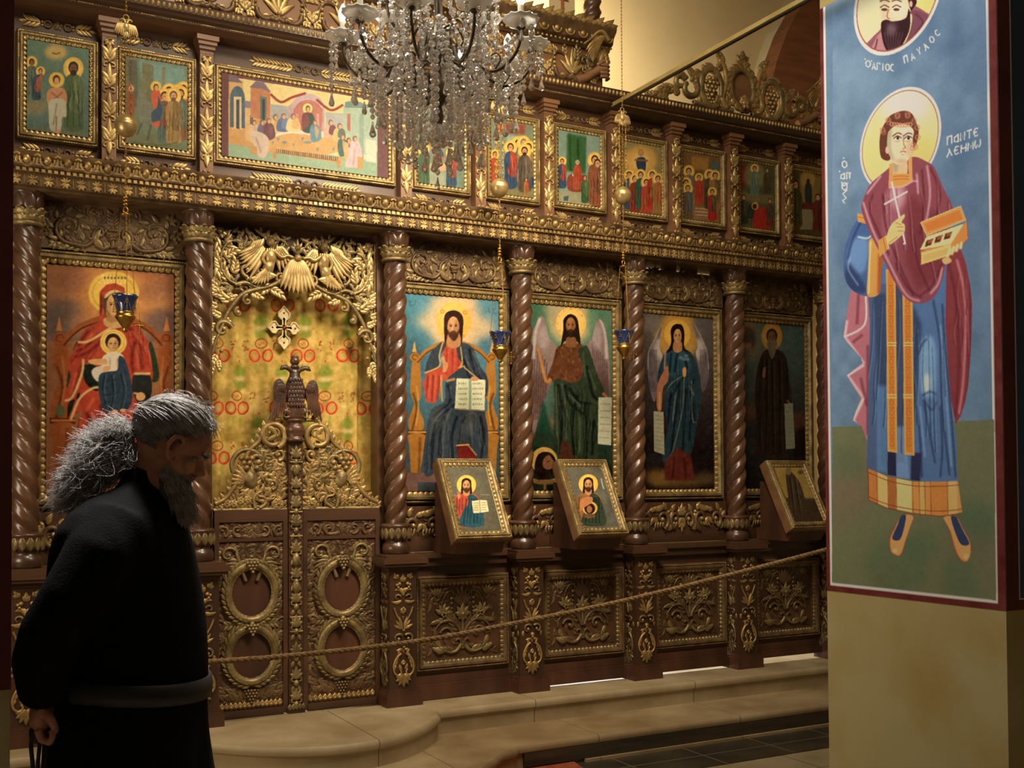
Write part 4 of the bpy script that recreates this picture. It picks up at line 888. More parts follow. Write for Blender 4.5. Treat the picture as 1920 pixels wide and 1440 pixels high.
# right hand crest, pierced, with oval medallion
t = thing('pierced_crest', (2.36, -.02, 3.886), 'pierced gilt crest with grape bunches around a brown oval medallion, against the cream wall', 'carving')
mb = MB(); mb.box((1.55, -.05, 3.886), (3.2, .03, 3.902)); build(mb, 'base_rail', WOODL, t, smooth=False)
mb = MB(); n = 28; a = np.arange(n)*2*PI/n
O_ = [(2.44+.092*math.cos(v), -.03, 4.085+.115*math.sin(v)) for v in a]; B_ = [(x, .0, z) for x, y, z in O_]
mb.add(O_, [tuple(range(n))]); mb.add(B_, [tuple(range(n))[::-1]]); mb.add(O_+B_, [(i, i+n, (i+1) % n+n, (i+1) % n) for i in range(n)])
build(mb, 'oval_medallion', WOODL, t, smooth=False)
g = MB()
pts = np.array([(2.44+.10*math.cos(v), 4.085+.125*math.sin(v)) for v in np.linspace(0, 2*PI, 30)])
g.F = Fr((0, -.03, 0)); g.stem(pts, .013, .013, 1, w=.006, n=6)
for k in range(20):
    v = 2*PI*k/20; g.leaf(2.44+.105*math.cos(v), 4.085+.13*math.sin(v), v+.9, .05, .026, 0, bend=.5, w=.01)
g.fan(2.44, 4.235, PI/2, .085, .035, 0, n=5, spread=2.4, w=.01); g.fan(2.44, 4.27, PI/2, .05, .03, 0, n=3, spread=1.2, w=.016); g.fan(2.44, 3.97, PI/2, .06, .03, 0, n=5, spread=2.0, w=.03); g.fan(2.44, 3.96, PI/2+.0, .03, .05, 0, n=3, spread=2.4, w=.035)
for s in (1, -1):
    g.F = Fr((2.44, -.03, 0), (s, 0, 0)); k0 = len(g.f)
    g.stem(sm([(.13, 3.93), (.17, 4.0), (.13, 4.10), (.15, 4.20), (.19, 4.24)]), .016, .012, 0, w=.006, n=6)
    g.stem(np.array([(.255+.085*math.cos(v), 4.045+.125*math.sin(v)) for v in np.linspace(-2.2, 3.6, 26)]), .019, .013, 1, w=.006, n=6)
    g.grapes(.255, 4.11, .060, 0, 2, w=.0); g.grapes(.255, 4.08, .06, 0, 4, w=.006); g.grapes(.255, 4.02, .05, 0, 4, w=.0)
    g.stem(arc((.43, 4.02), .075, .03, 2.2, 7.2, 20), .016, .010, 1, w=.006, n=6); g.stem(arc((.50, 4.04), .055, .012, 2.6, -2.8, 18), .014, .007, 1, w=.004, n=6)
    g.stem(sm([(.08, 3.925), (.16, 3.925), (.22, 3.915), (.32, 3.93), (.40, 3.93)]), .013, .010, 1, w=.004, n=6)
    for x, z, a_, L in ((.16, 4.22, 1.2, .1), (.20, 4.18, 2.4, .08), (.24, 4.175, .2, .09), (.34, 4.13, -.4, .1), (.34, 4.05, -1.2, .11), (.33, 3.96, 1.2, .09), (.14, 4.05, 2.6, .08), (.12, 3.95, 1.8, .09), (.47, 4.08, .6, .07), (.56, 3.98, .2, .12), (.60, 3.95, .1, .12), (.52, 3.96, .9, .08), (.40, 4.10, 1.0, .07), (.17, 4.12, .1, .06), (.19, 4.0, -1.0, .07)):
        g.acanthus(x, z, a_, L, .055, 0, n=3, bend=-.5, w=.006)
    for k in range(6): g.leaf(.60+.03*k, 3.91, PI/2-.7, .075-.008*k, .022, 0, w=.004)
    if s < 0: g.f[k0:] = [f[::-1] for f in g.f[k0:]]
g.F = ID; go = build(g, 'openwork', [GOLD, OLDGOLD], t)
so = go.modifiers.new('thickness', 'SOLIDIFY'); so.thickness = .006; so.offset = -1
# ------------------------------------------------------------------ painter: colour laid on the vertices of a fine panel mesh
class Art:
    def __init__(s, fn, u0, u1, v0, v1, nu, nv, bg, seed=1):
        s.fn = fn; s.r = (u0, u1, v0, v1); s.n = (nu, nv); s.W, s.H = nu*2, nv*2
        s.I = np.ones((s.H, s.W, 3))*np.array(bg, float); s.T = (0, 0, 1.0); s.clip = None; s.rng = np.random.RandomState(seed)
    def px(s, P):
        ox, oy, k = s.T; P = np.asarray(P, float)
        out = []
        for x, y in P:
            u, v = s.fn(ox+x/k, oy+y/k); out.append(((u-s.r[0])/(s.r[1]-s.r[0])*s.W, (v-s.r[2])/(s.r[3]-s.r[2])*s.H))
        return np.array(out)
    def mask(s, C):
        m = np.zeros((s.H, s.W), bool)
        y0 = max(0, int(C[:, 1].min())-1); y1 = min(s.H, int(C[:, 1].max())+2); x0 = max(0, int(C[:, 0].min())-1); x1 = min(s.W, int(C[:, 0].max())+2)
        if y1 <= y0 or x1 <= x0: return m, (0, 0, 0, 0)
        sub = m[y0:y1, x0:x1]; cols = np.arange(x0, x1)+.5; rows = np.arange(y0, y1)+.5
        A = C; B = np.roll(C, -1, 0)
        for (ax, ay), (bx, by) in zip(A, B):
            if ay == by: continue
            r = np.nonzero((ay <= rows) != (by <= rows))[0]
            if len(r) == 0: continue
            xi = ax+(rows[r]-ay)*(bx-ax)/(by-ay); sub[r] ^= cols[None, :] >= xi[:, None]
        return m, (y0, y1, x0, x1)
    def _blur(s, a, k):
        for ax in (0, 1):
            for _ in range(2):
                p = np.pad(a, [(k, k) if i == ax else (0, 0) for i in (0, 1)], mode='edge'); c = np.cumsum(p, axis=ax)
                c = np.concatenate([np.zeros_like(np.take(c, [0], ax)), c], ax)
                n = a.shape[ax]; w = 2*k+1
                a = (np.take(c, range(w, w+n), ax)-np.take(c, range(0, n), ax))/w
        return a
    def put(s, C, col, al=1.0, soft=0, grad=None):
        m, (y0, y1, x0, x1) = s.mask(C)
        if y1 <= y0: return
        if soft: y0, y1, x0, x1 = max(0, y0-3*soft), min(s.H, y1+3*soft), max(0, x0-3*soft), min(s.W, x1+3*soft)
        a = m[y0:y1, x0:x1].astype(float)
        if soft: a = s._blur(a, soft)
        if s.clip is not None: a = a*s.clip[y0:y1, x0:x1]
        a = a*al; c = np.array(col, float)
        if grad is not None:
            c2, p, q = grad; p, q = s.px([p, q]); d = q-p; yy, xx = np.mgrid[y0:y1, x0:x1]
            t = np.clip(((xx-p[0])*d[0]+(yy-p[1])*d[1])/(d@d), 0, 1)[..., None]; c = c*(1-t)+np.array(c2, float)*t
        R = s.I[y0:y1, x0:x1]; s.I[y0:y1, x0:x1] = R*(1-a[..., None])+c*a[..., None]
    def poly(s, P, col, al=1.0, soft=0, grad=None, curve=0):
        if curve: P = sm(P, curve, True)
        s.put(s.px(P), col, al, soft, grad)
    def blob(s, P, col, al=1.0, soft=0, grad=None): s.poly(P, col, al, soft, grad, 5)
    def ell(s, cx, cy, rx, ry, col, al=1.0, soft=0, rot=0, a0=0, a1=2*PI, grad=None):
        t = np.linspace(a0, a1, 36); X = rx*np.cos(t); Y = ry*np.sin(t); c, q = math.cos(rot), math.sin(rot)
        s.poly(np.stack([cx+X*c-Y*q, cy+X*q+Y*c], 1), col, al, soft, grad)
    def ring(s, cx, cy, rx, ry, wd, col, al=1.0, rot=0, soft=0):
        t = np.linspace(0, 2*PI, 48); c, q = math.cos(rot), math.sin(rot)
        s.line(np.stack([cx+rx*np.cos(t)*c-ry*np.sin(t)*q, cy+rx*np.cos(t)*q+ry*np.sin(t)*c], 1), wd, col, al, soft, curve=0)
    def line(s, P, wd, col, al=1.0, soft=0, curve=5, w2=None):
        P = np.asarray(P, float); soft = int(math.ceil(soft*.4))
        if curve and len(P) > 2: P = sm(P, curve)
        n = len(P); T = np.gradient(P, axis=0); T /= np.linalg.norm(T, axis=1)[:, None]+1e-9; N = np.stack([-T[:, 1], T[:, 0]], 1)
        w2 = wd if w2 is None else w2; h = (np.linspace(wd, w2, n)*.5)[:, None]
        L = s.px(P+N*h); R = s.px(P-N*h)
        m = np.concatenate([L, R[::-1]])
        s.put(m, col, al, soft)
    def setclip(s, P, curve=5):
        if P is None: s.clip = None; return
        if curve: P = sm(P, curve, True)
        m, _ = s.mask(s.px(P)); s.clip = m.astype(float)
    def folds(s, P, lines, dark, light, wd=3, al=.5, soft=2, curve=5):
        s.setclip(P, curve)
        for L in lines:
            L = np.array(L, float); s.line(L+np.array([wd*.8, 0]), wd, light, al*.8, soft, w2=wd*.4); s.line(L, wd, dark, al, soft, w2=wd*.4)
        s.setclip(None)
    def drape(s, P, n, dark, light, w, al=.6, lean=0.0, curve=0, spread=0.0):
        P = np.array(P, float); s.setclip(P, curve); (x0, y0), (x1, y1) = P.min(0), P.max(0); r = s.rng; cxm = (x0+x1)/2
        for i in range(n):
            t = (i+r.uniform(.2, .8))/n; xa = x0+(x1-x0)*t; ya = y0+(y1-y0)*r.uniform(-.05, .45); yb = ya+(y1-y0)*r.uniform(.3, .65)
            k = (xa-cxm)/(x1-x0)*spread*(yb-ya)+lean*(yb-ya); sw = r.uniform(-1, 1)*w*1.6
            L = np.array([(xa, ya), (xa+k*.3+sw, ya+(yb-ya)*.4), (xa+k*.7-sw*.4, ya+(yb-ya)*.75), (xa+k, yb)])
            s.line(L, w*.4, dark, al, 1, w2=w*1.1); s.line(L+np.array([w*1.0, 0]), w*.3, light, al*.75, 1, w2=w*.7)
        s.setclip(None)
    def mottle(s, amp, scale=24, P=None, ch=(1, 1, 1)):
        gh, gw = max(2, s.H//scale), max(2, s.W//scale); g = s.rng.randn(gh+2, gw+2)
        yy = np.linspace(0, gh, s.H); xx = np.linspace(0, gw, s.W); yi = yy.astype(int); xi = xx.astype(int); fy = (yy-yi)[:, None]; fx = (xx-xi)[None]
        fy = fy*fy*(3-2*fy); fx = fx*fx*(3-2*fx)
        v = g[yi][:, xi]*(1-fy)*(1-fx)+g[yi+1][:, xi]*fy*(1-fx)+g[yi][:, xi+1]*(1-fy)*fx+g[yi+1][:, xi+1]*fy*fx
        s.I += (amp*v)[..., None]*np.array(ch)*(s.clip[..., None] if s.clip is not None else 1)
    def face(s, x, y, w, h, skin, dark, hair, beard=None, turn=0.0, eye=(40, 25, 20)):
        """x,y centre; w,h half sizes"""
        s.ell(x, y, w, h, skin); s.ell(x+w*.55, y+.1*h, w*.45, h*.8, dark, .35, 2); s.ell(x-w*.7, y+.1*h, w*.3, h*.75, dark, .25, 2)
        s.poly([(x-w*.95, y+.35*h), (x-w*.5, y+.95*h), (x, y+1.02*h), (x+w*.5, y+.95*h), (x+w*.95, y+.35*h), (x+w*.5, y+.7*h), (x, y+.85*h), (x-w*.5, y+.7*h)], dark, .3, 1)
        t = turn*w
        for k in (-1, 1):
            ex = x+t+k*w*.42; s.line([(ex-w*.25, y-.18*h), (ex, y-.27*h), (ex+w*.25, y-.18*h)], h*.07, dark, .9)
            s.ell(ex, y-.06*h, w*.2, h*.085, (225, 215, 195), .6); s.ell(ex, y-.06*h, w*.11, h*.085, eye, .95); s.line([(ex-w*.23, y-.06*h), (ex, y-.15*h), (ex+w*.23, y-.06*h)], h*.05, eye, .8)
        s.line([(x+t*1.1+w*.04, y-.1*h), (x+t*1.3+w*.12, y+.28*h)], w*.10, dark, .55, 1); s.line([(x+t-w*.1, y+.33*h), (x+t+w*.14, y+.33*h)], h*.06, dark, .8)
        s.line([(x+t-w*.25, y+.52*h), (x+t, y+.50*h), (x+t+w*.25, y+.53*h)], h*.09, (150, 70, 55), .8)
        if beard is not None:
            s.blob([(x-w*.95, y+.2*h), (x-w*.8, y+.85*h), (x-w*.3, y+1.25*h), (x+.1*w, y+1.38*h), (x+w*.5, y+1.2*h), (x+w*.85, y+.8*h), (x+w*.95, y+.2*h), (x+w*.6, y+.55*h), (x+w*.4, y+.42*h), (x, y+.38*h), (x-w*.4, y+.42*h), (x-w*.6, y+.55*h)], beard, .95, 1)
            s.line([(x+t-w*.2, y+.56*h), (x+t+w*.2, y+.56*h)], h*.07, (150, 80, 60), .8)
    def mini(s, x, y, h, halo, skin, hair, robe, robe2, lean=0, beard=False, gold=(225, 178, 70)):
        """a small standing figure: x foot centre, y head centre, h total height below head"""
        r = h*.085
        if halo: s.ell(x+lean, y, r*1.9, r*2.1, gold); s.ell(x+lean, y, r*1.5, r*1.65, tuple(min(255, q+25) for q in gold), .6)
        w = h*.15
        s.blob([(x+lean-w*.55, y+r*1.3), (x+lean+w*.55, y+r*1.3), (x+w*1.05, y+h*.3), (x+w*1.0, y+h*.65), (x+w*.95, y+h*.97), (x-w*.9, y+h*.97), (x-w*.95, y+h*.6), (x-w*1.05, y+h*.3)], robe)
        s.blob([(x+lean+w*.0, y+r*1.4), (x+lean+w*.6, y+r*1.5), (x+w*1.05, y+h*.34), (x+w*.7, y+h*.72), (x-w*.5, y+h*.60), (x-w*.1, y+h*.38)], robe2, .92)
        for k in (-.5, 0, .5): s.line([(x+k*w, y+h*.35), (x+k*w*1.3, y+h*.93)], w*.14, tuple(q*.6 for q in robe), .55, 1)
        s.line([(x+k*w*.3, y+h*.2), (x+w*.5, y+h*.6)], w*.16, tuple(min(255, q*1.35+15) for q in robe2), .5, 1)
        s.drape([(x-w, y+h*.25), (x+w, y+h*.25), (x+w*.95, y+h*.97), (x-w*.9, y+h*.97)], 5, tuple(q*.5 for q in robe), tuple(min(255, q*1.4+20) for q in robe), w*.14, .55, spread=.2)
        s.ell(x+lean, y-r*.15, r*.95, r*1.15, hair); s.ell(x+lean, y+r*.1, r*.66, r*.9, skin)
        if beard: s.ell(x+lean, y+r*.85, r*.6, r*.55, hair)
        s.line([(x+lean-r*.4, y-r*.05), (x+lean+r*.4, y-r*.05)], r*.22, tuple(q*.5 for q in skin), .6)
    def finish(s, to3d, E, name, parent, rough=.42, grain=2.0, tex=3.5, sat=.78):
        nu, nv = s.n; s.clip = None
        if tex:
            s.mottle(tex, 4); s.mottle(tex*.8, 9); s.mottle(tex*.6, 22)
            g = s.I.mean(2, keepdims=True); s.I = g+(s.I-g)*sat
        A = (s.I-118)*1.12+113+s.rng.randn(s.H, s.W, 1)*grain
        A = A.reshape(nv, 2, nu, 2, 3).mean((1, 3)); A = np.clip(A, 2, 252)
        lin = np.clip(_lin(A)/np.asarray(E), 0, .93)
        u0, u1, v0, v1 = s.r; U, V = np.meshgrid(np.linspace(u0, u1, nu), np.linspace(v0, v1, nv))
        P = to3d(U, V).reshape(-1, 3)
        loc = parent.location if parent.parent is None else parent.parent.location
        O = np.array(loc); P = P-O
        idx = np.arange(nu*nv).reshape(nv, nu)
        q = np.stack([idx[:-1, :-1], idx[:-1, 1:], idx[1:, 1:], idx[1:, :-1]], -1).reshape(-1, 4)
        me = bpy.data.meshes.new(name); me.vertices.add(len(P)); me.vertices.foreach_set('co', P.ravel())
        me.loops.add(q.size); me.loops.foreach_set('vertex_index', q.ravel().astype(np.int32)); me.polygons.add(len(q)); me.polygons.foreach_set('loop_start', (np.arange(len(q))*4).astype(np.int32))
        me.update(calc_edges=True)
        ca = me.color_attributes.new('paint', 'FLOAT_COLOR', 'POINT'); ca.data.foreach_set('color', np.concatenate([lin.reshape(-1, 3), np.ones((nu*nv, 1))], 1).ravel())
        me.materials.append(paint_mat(rough))
        o = bpy.data.objects.new(name, me); COL.objects.link(o); o.parent = parent
        return o
_pm = {}
def paint_mat(rough):
    if rough in _pm: return _pm[rough]
    m = bpy.data.materials.new('painted_surface'); m.use_nodes = True; N = m.node_tree.nodes; L = m.node_tree.links
    at = N.new('ShaderNodeAttribute'); at.attribute_name = 'paint'; L.new(at.outputs['Color'], N['Principled BSDF'].inputs['Base Color'])
    N['Principled BSDF'].inputs['Roughness'].default_value = rough; N['Principled BSDF'].inputs['Specular IOR Level'].default_value = .16
    tc = N.new('ShaderNodeTexCoord'); nz = N.new('ShaderNodeTexNoise'); nz.inputs['Scale'].default_value = 120; bp = N.new('ShaderNodeBump'); bp.inputs['Strength'].default_value = .08; bp.inputs['Distance'].default_value = .003
    L.new(tc.outputs['Object'], nz.inputs['Vector']); L.new(nz.outputs[0], bp.inputs['Height']); L.new(bp.outputs[0], N['Principled BSDF'].inputs['Normal'])
    _pm[rough] = m; return m
# stroke letters (Greek capitals of the inscriptions), unit box 0..1, y down
GLY = {'Ο': [[(.5, 0), (.95, .25), (.95, .75), (.5, 1), (.05, .75), (.05, .25), (.5, 0)]], 'Α': [[(.05, 1), (.55, 0), (.95, 1)], [(.2, .62), (.85, .7)]], 'α': [[(.9, .0), (.9, 1)], [(.9, .1), (.2, .35), (.15, .85), (.85, .95)]],
       'Γ': [[(.15, 1), (.15, 0), (.9, .02), (.9, .2)]], 'Ι': [[(.5, 0), (.5, 1)]], 'ι': [[(.5, .1), (.5, 1)]], 'Σ': [[(.9, .12), (.45, 0), (.08, .4), (.2, .85), (.9, .95)]], 'Π': [[(.1, 1), (.1, 0)], [(.9, 0), (.9, 1)], [(0, 0), (1, 0)]],
       'Ν': [[(.1, 1), (.1, 0), (.85, 1), (.85, 0)]], 'Τ': [[(0, .02), (1, .02)], [(.5, 0), (.5, 1)]], 'Ε': [[(.9, .1), (.4, 0), (.08, .45), (.35, .97), (.9, .9)], [(.1, .48), (.7, .48)]], 'Λ': [[(.05, 1), (.55, .2)], [(.3, 0), (.95, 1)]],
       'Η': [[(.1, 0), (.1, 1)], [(.9, 0), (.9, 1)], [(.1, .5), (.9, .5)]], 'Μ': [[(.05, 1), (.12, 0), (.5, .7), (.88, 0), (.95, 1)]], 'Ω': [[(.1, 0), (0, .6), (.25, 1), (.5, .6), (.75, 1), (1, .6), (.9, 0)]], 'Υ': [[(.1, 0), (.5, .55), (.9, 0)], [(.5, .5), (.5, 1)]], 'ς': [[(.8, .1), (.2, .3), (.3, .6), (.8, .8), (.4, 1.3)]],
       "'": [[(.5, -.3), (.4, -.12)]]}
def word(art, txt, p, ux, uy, wd, col, al=.95, gap=1.22):
    """txt drawn from p with letter cell vectors ux, uy (photo px)"""
    p = np.array(p, float); ux = np.array(ux, float); uy = np.array(uy, float)
    for ch in txt:
        if ch in GLY:
            for st in GLY[ch]: art.line([p+ux*x+uy*y for x, y in st], wd, col, al, curve=0)
        p = p+ux*(gap if ch not in "ι'" else .55)
    return p
# ------------------------------------------------------------------ painted pillar on the right
PXX, PYF, PYN = 1.469, -1.7516, -2.7208
CREAM = mat('ochre_cream_plaster', (190, 178, 130), (178, 156, 96), rough=.8, scale=2.2, detail=3, bump=.06, bscale=30, lo=.42, hi=.66)
REDB = mat('oxblood_border', (112, 48, 44), (94, 38, 36), rough=.75, scale=5)
WHITEL = mat('white_painted_line', (205, 200, 190), None, rough=.8)
DBLUE = mat('night_blue_fresco', (62, 84, 120), (50, 72, 96), rough=.8, scale=3)
pil = thing('painted_pillar', (1.9, -2.23, .04), 'square plastered pillar with a fresco of a standing saint, cream base below a red border', 'pillar')
mb = MB(); mb.box((PXX, PYN, .04), (2.44, PYF, 6.0)); build(mb, 'pillar_body', CREAM, pil, smooth=False)
mb = MB(); mb.box((PXX+.001, PYN-.002, .984), (2.44, PYN-.0, 6.0)); build(mb, 'red_border', REDB, pil, smooth=False)
mb = MB(); mb.box((PXX+.075, PYN-.0035, 1.030), (PXX+.081, PYN-.002, 6.0)); mb.box((PXX+.075, PYN-.0035, 1.024), (2.44, PYN-.002, 1.030)); build(mb, 'white_outline', WHITEL, pil, smooth=False)
mb = MB(); mb.box((PXX+.081, PYN-.003, 1.030), (2.44, PYN-.002, 6.0)); build(mb, 'side_fresco', DBLUE, pil, smooth=False)
ZT = 3.75
def fnp(x, y):
    p = PX(x, y, PXX); return p[1], p[2]
A = Art(fnp, PYN, PYF, .984, ZT, 300, 860, (104, 52, 50), 3)
BLUE = (102, 130, 162)
def rect(a, y0, y1, z0, z1, col):     # rectangle in wall coordinates
    u = lambda q: (q-a.r[0])/(a.r[1]-a.r[0])*a.W; v = lambda q: (q-a.r[2])/(a.r[3]-a.r[2])*a.H
    a.put(np.array([(u(y0), v(z0)), (u(y1), v(z0)), (u(y1), v(z1)), (u(y0), v(z1))]), col)
A.mottle(5, 30)
rect(A, -2.684, -1.776, 1.012, ZT+.1, (206, 206, 210)); rect(A, -2.672, -1.790, 1.024, ZT+.1, BLUE)
A.setclip([(1563, -400), (1850, -400), (1868, 1125), (1561, 1091)], 0)
for k in range(14):
    x = A.rng.uniform(1560, 1860); y = A.rng.uniform(-50, 800); A.ell(x, y, A.rng.uniform(30, 80), A.rng.uniform(40, 120), (80, 106, 144) if k % 2 else (126, 156, 184), .28, 24)
A.mottle(4, 40)
A.poly([(1500, 803), (1940, 783), (1940, 1300), (1500, 1300)], (112, 118, 92))
for k in range(16):
    x = A.rng.uniform(1560, 1860); y = A.rng.uniform(840, 1110); A.ell(x, y, A.rng.uniform(25, 60), A.rng.uniform(25, 60), (78, 108, 84) if k % 2 else (124, 108, 92), .35, 18)
A.setclip(None)
# --- St in the medallion above (T: zoom of 1500,0 at 3.4286)
A.T = (1500, 0, 3.4286)
def circle3(a, cy, cz, r, col, wd=None, al=1):
    t = np.linspace(0, 2*PI, 60); U = cy+r*np.cos(t); V = cz+r*np.sin(t)
    C = np.stack([(U-a.r[0])/(a.r[1]-a.r[0])*a.W, (V-a.r[2])/(a.r[3]-a.r[2])*a.H], 1)
    a.put(C, col, al)
    return C
# centre of the medallion from its left, right and bottom edge
pl_, pr_, pb_ = fnp(1604, 20), fnp(1767, 0), fnp(1659, 106)
mr = (pl_[0]-pr_[0])/2; mc = ((pl_[0]+pr_[0])/2, pb_[1]+mr)
for r_, c_ in ((mr+.008, (206, 206, 222)), (mr-.008, (150, 90, 80)), (mr-.014, (250, 222, 160))): circle3(A, mc[0], mc[1], r_, c_)
m_, _ = A.mask(circle3(A, mc[0], mc[1], mr-.014, (250, 222, 160))); MED = m_.astype(float); A.clip = MED
A.ell(860, 60, 130, 160, (226, 178, 100), .6, 20)
A.blob([(380, 360), (460, 250), (520, 190), (560, 120), (700, 60), (740, 40), (860, 110), (960, 150), (900, 300), (760, 400), (520, 420)], (140, 92, 106))
A.blob([(480, 270), (530, 210), (560, 300), (560, 400), (440, 400)], (176, 126, 134)); A.blob([(720, 70), (840, 120), (760, 220), (690, 260), (680, 200)], (120, 76, 92))
for L in ([(740, 90), (790, 150), (700, 270)], [(820, 130), (760, 200), (700, 300)], [(500, 250), (490, 300), (470, 350)]): A.line(L, 9, (86, 48, 62), .8, 2)
A.blob([(690, 110), (722, 100), (712, 190), (680, 270), (660, 280)], (232, 204, 160))
A.blob([(520, -60), (512, 60), (530, 140), (560, 190), (640, 180), (700, 100), (720, 20), (700, -80), (620, -130)], (222, 190, 160)); A.ell(545, 60, 26, 90, (172, 178, 152), .6, 5)
A.ell(640, 60, 50, 50, (238, 208, 184), .8, 6)
for ex in (545, 622): A.line([(ex-28, 52), (ex, 36), (ex+30, 50)], 8, (110, 76, 66)); A.ell(ex, 64, 20, 9, (90, 60, 50)); A.line([(ex-30, 12), (ex, 2), (ex+34, 14)], 9, (96, 70, 62), .9)
A.line([(572, 60), (562, 110), (580, 124)], 8, (170, 110, 96)); A.line([(560, 160), (590, 152)], 12, (190, 104, 90))
A.blob([(524, 150), (560, 128), (600, 140), (680, 120), (700, 60), (712, 110), (704, 200), (660, 290), (620, 330), (575, 340), (545, 300), (528, 230)], (62, 38, 44))
A.ell(590, 190, 34, 40, (150, 130, 146), .55, 8)
for k in range(7): A.line([(545+20*k, 210), (556+15*k, 270), (575+9*k, 325)], 4, (130, 108, 116), .6, 1)
A.blob([(690, -60), (740, -20), (752, 20), (735, 50), (715, 70), (700, 20)], (66, 40, 46)); A.ell(715, 28, 10, 20, (205, 160, 140))
A.clip = None
WL = (226, 230, 232)
word(A, "'Ο", (408, 392), (30, -2), (2, 44), 7, WL); word(A, "'ΑΓΙΟΣ", (452, 402), (24, 2), (0, 46), 7, WL)
for ch, p, ux, uy in (('Π', (665, 368), (26, -12), (8, 44)), ('Α', (708, 352), (24, -12), (12, 42)), ('Υ', (748, 318), (24, -16), (14, 42)), ('Λ', (790, 292), (24, -20), (18, 40)), ('Ο', (828, 250), (22, -20), (20, 34)), ('Σ', (862, 210), (20, -22), (24, 32))):
    word(A, ch, p, ux, uy, 7, WL)
# --- standing saint (T: zoom of 1500,150 at 2.619)
A.T = (1500, 150, 2.619)
hl, hr_, hb = fnp(1614.6, 265), fnp(1763, 243), fnp(1640, 337)
ht = fnp(1704, 163)
hc = ((hl[0]+hr_[0])/2, ht[1]-(hl[0]-hr_[0])/2); hr2 = (hl[0]-hr_[0])/2
for r_, c_ in ((hr2+.006, (206, 206, 222)), (hr2-.006, (150, 118, 100)), (hr2-.011, (240, 208, 150))): circle3(A, hc[0], hc[1], r_, c_)
m_, _ = A.mask(circle3(A, hc[0], hc[1], hr2-.011, (240, 208, 146))); A.clip = m_.astype(float)
A.ell(520, 110, 130, 110, (252, 240, 204), .75, 20); A.ell(590, 380, 100, 110, (238, 186, 112), .8, 18); A.ell(360, 400, 60, 110, (240, 196, 120), .5, 14); A.clip = None
# cloak hanging behind
CL, CLD, CLL = (140, 78, 92), (100, 46, 58), (206, 164, 182)
cape = [(250, 1040), (330, 1000), (345, 1100), (340, 1500), (338, 1700), (332, 1770), (305, 1700), (262, 1670), (300, 1560), (232, 1450), (310, 1390), (300, 1360), (236, 1290), (216, 1260), (228, 1180)]
A.poly(cape, (176, 112, 128)); A.setclip(cape, 0)
A.line([(232, 1180), (222, 1262), (315, 1390), (236, 1450), (315, 1560), (265, 1670), (325, 1770)], 16, (226, 188, 200), .8, 3, curve=0)
A.line([(325, 1060), (320, 1200), (225, 1260)], 9, (236, 206, 214), .9, 2); A.line([(318, 1400), (236, 1452)], 9, (236, 206, 214), .8, 2); A.line([(316, 1560), (262, 1665)], 9, (236, 206, 214), .8, 2)
for L in ([(290, 1050), (282, 1200)], [(335, 1300), (335, 1740)], [(300, 1460), (330, 1600)], [(310, 1250), (260, 1290)]): A.line(L, 14, CLD, .5, 4, curve=0)
A.setclip(None)
cr = [(700, 880), (790, 830), (815, 900), (835, 1000), (846, 1100), (842, 1250), (838, 1350), (826, 1500), (812, 1580), (790, 1650), (765, 1690), (740, 1560), (700, 1300), (660, 1100)]
A.poly(cr, (136, 66, 74), curve=0); A.setclip(cr, 0)
A.line([(770, 880), (800, 1000), (815, 1150), (812, 1300), (800, 1500), (780, 1640)], 12, (196, 130, 140), .85, 3); A.line([(730, 900), (770, 1100), (780, 1400), (765, 1650)], 16, CLD, .5, 4); A.line([(835, 1000), (838, 1300), (820, 1550)], 8, CLD, .6, 2)
A.setclip(None)
# tunic
TB, TD, TL = (86, 118, 168), (50, 62, 92), (134, 176, 222)
tun = [(330, 900), (720, 900), (715, 1200), (728, 1400), (745, 1600), (768, 1760), (775, 1970), (700, 1976), (560, 1966), (430, 1940), (330, 1910), (335, 1700), (338, 1500), (345, 1200)]
A.poly(tun, TB); A.setclip(tun, 0)
A.poly([(340, 1000), (430, 1000), (430, 1940), (330, 1910)], (80, 100, 140), .9); A.poly([(360, 1050), (425, 1050), (425, 1880), (400, 1900), (385, 1500)], TD, .55, 4); A.poly([(380, 1500), (430, 1500), (430, 1930), (380, 1915)], (98, 142, 196), .7, 4)
A.poly([(470, 1000), (510, 1000), (515, 1880), (476, 1880)], (72, 80, 108), .9)
A.poly([(476, 1700), (520, 1700), (540, 1960), (474, 1950)], (120, 156, 206), .7, 3); A.poly([(432, 1810), (472, 1810), (474, 1945), (432, 1938)], (48, 48, 78), .95)
A.poly([(548, 1830), (600, 1830), (590, 1970), (545, 1966)], (50, 50, 82), .9, 2); A.poly([(552, 1100), (600, 1200), (575, 1500), (560, 1700), (552, 1850)], TD, .7, 5)
A.blob([(600, 1280), (650, 1260), (670, 1350), (665, 1520), (640, 1560), (600, 1540), (590, 1400)], TL, .75, 6); A.ell(624, 1490, 16, 50, (196, 222, 240), .9, 5)
for L in ([(700, 1100), (712, 1300), (740, 1600), (765, 1950)], [(655, 1080), (690, 1300), (700, 1600), (735, 1940)], [(580, 1350), (600, 1300), (625, 1270)], [(600, 1550), (640, 1530), (670, 1545)], [(605, 1570), (650, 1620), (670, 1580)], [(610, 1590), (640, 1750), (665, 1880)], [(575, 1600), (590, 1750), (600, 1950)], [(690, 1600), (700, 1800), (690, 1950)]): A.line(L, 9, TD, .75, 3)
for L in ([(690, 1200), (715, 1500), (745, 1900)], [(590, 1600), (615, 1850)], [(600, 1340), (660, 1345)]): A.line(L, 7, TL, .7, 3)
A.setclip(None)
A.drape([(340, 1050), (720, 1100), (770, 1960), (340, 1910)], 17, TD, TL, 7, .55, spread=.15)
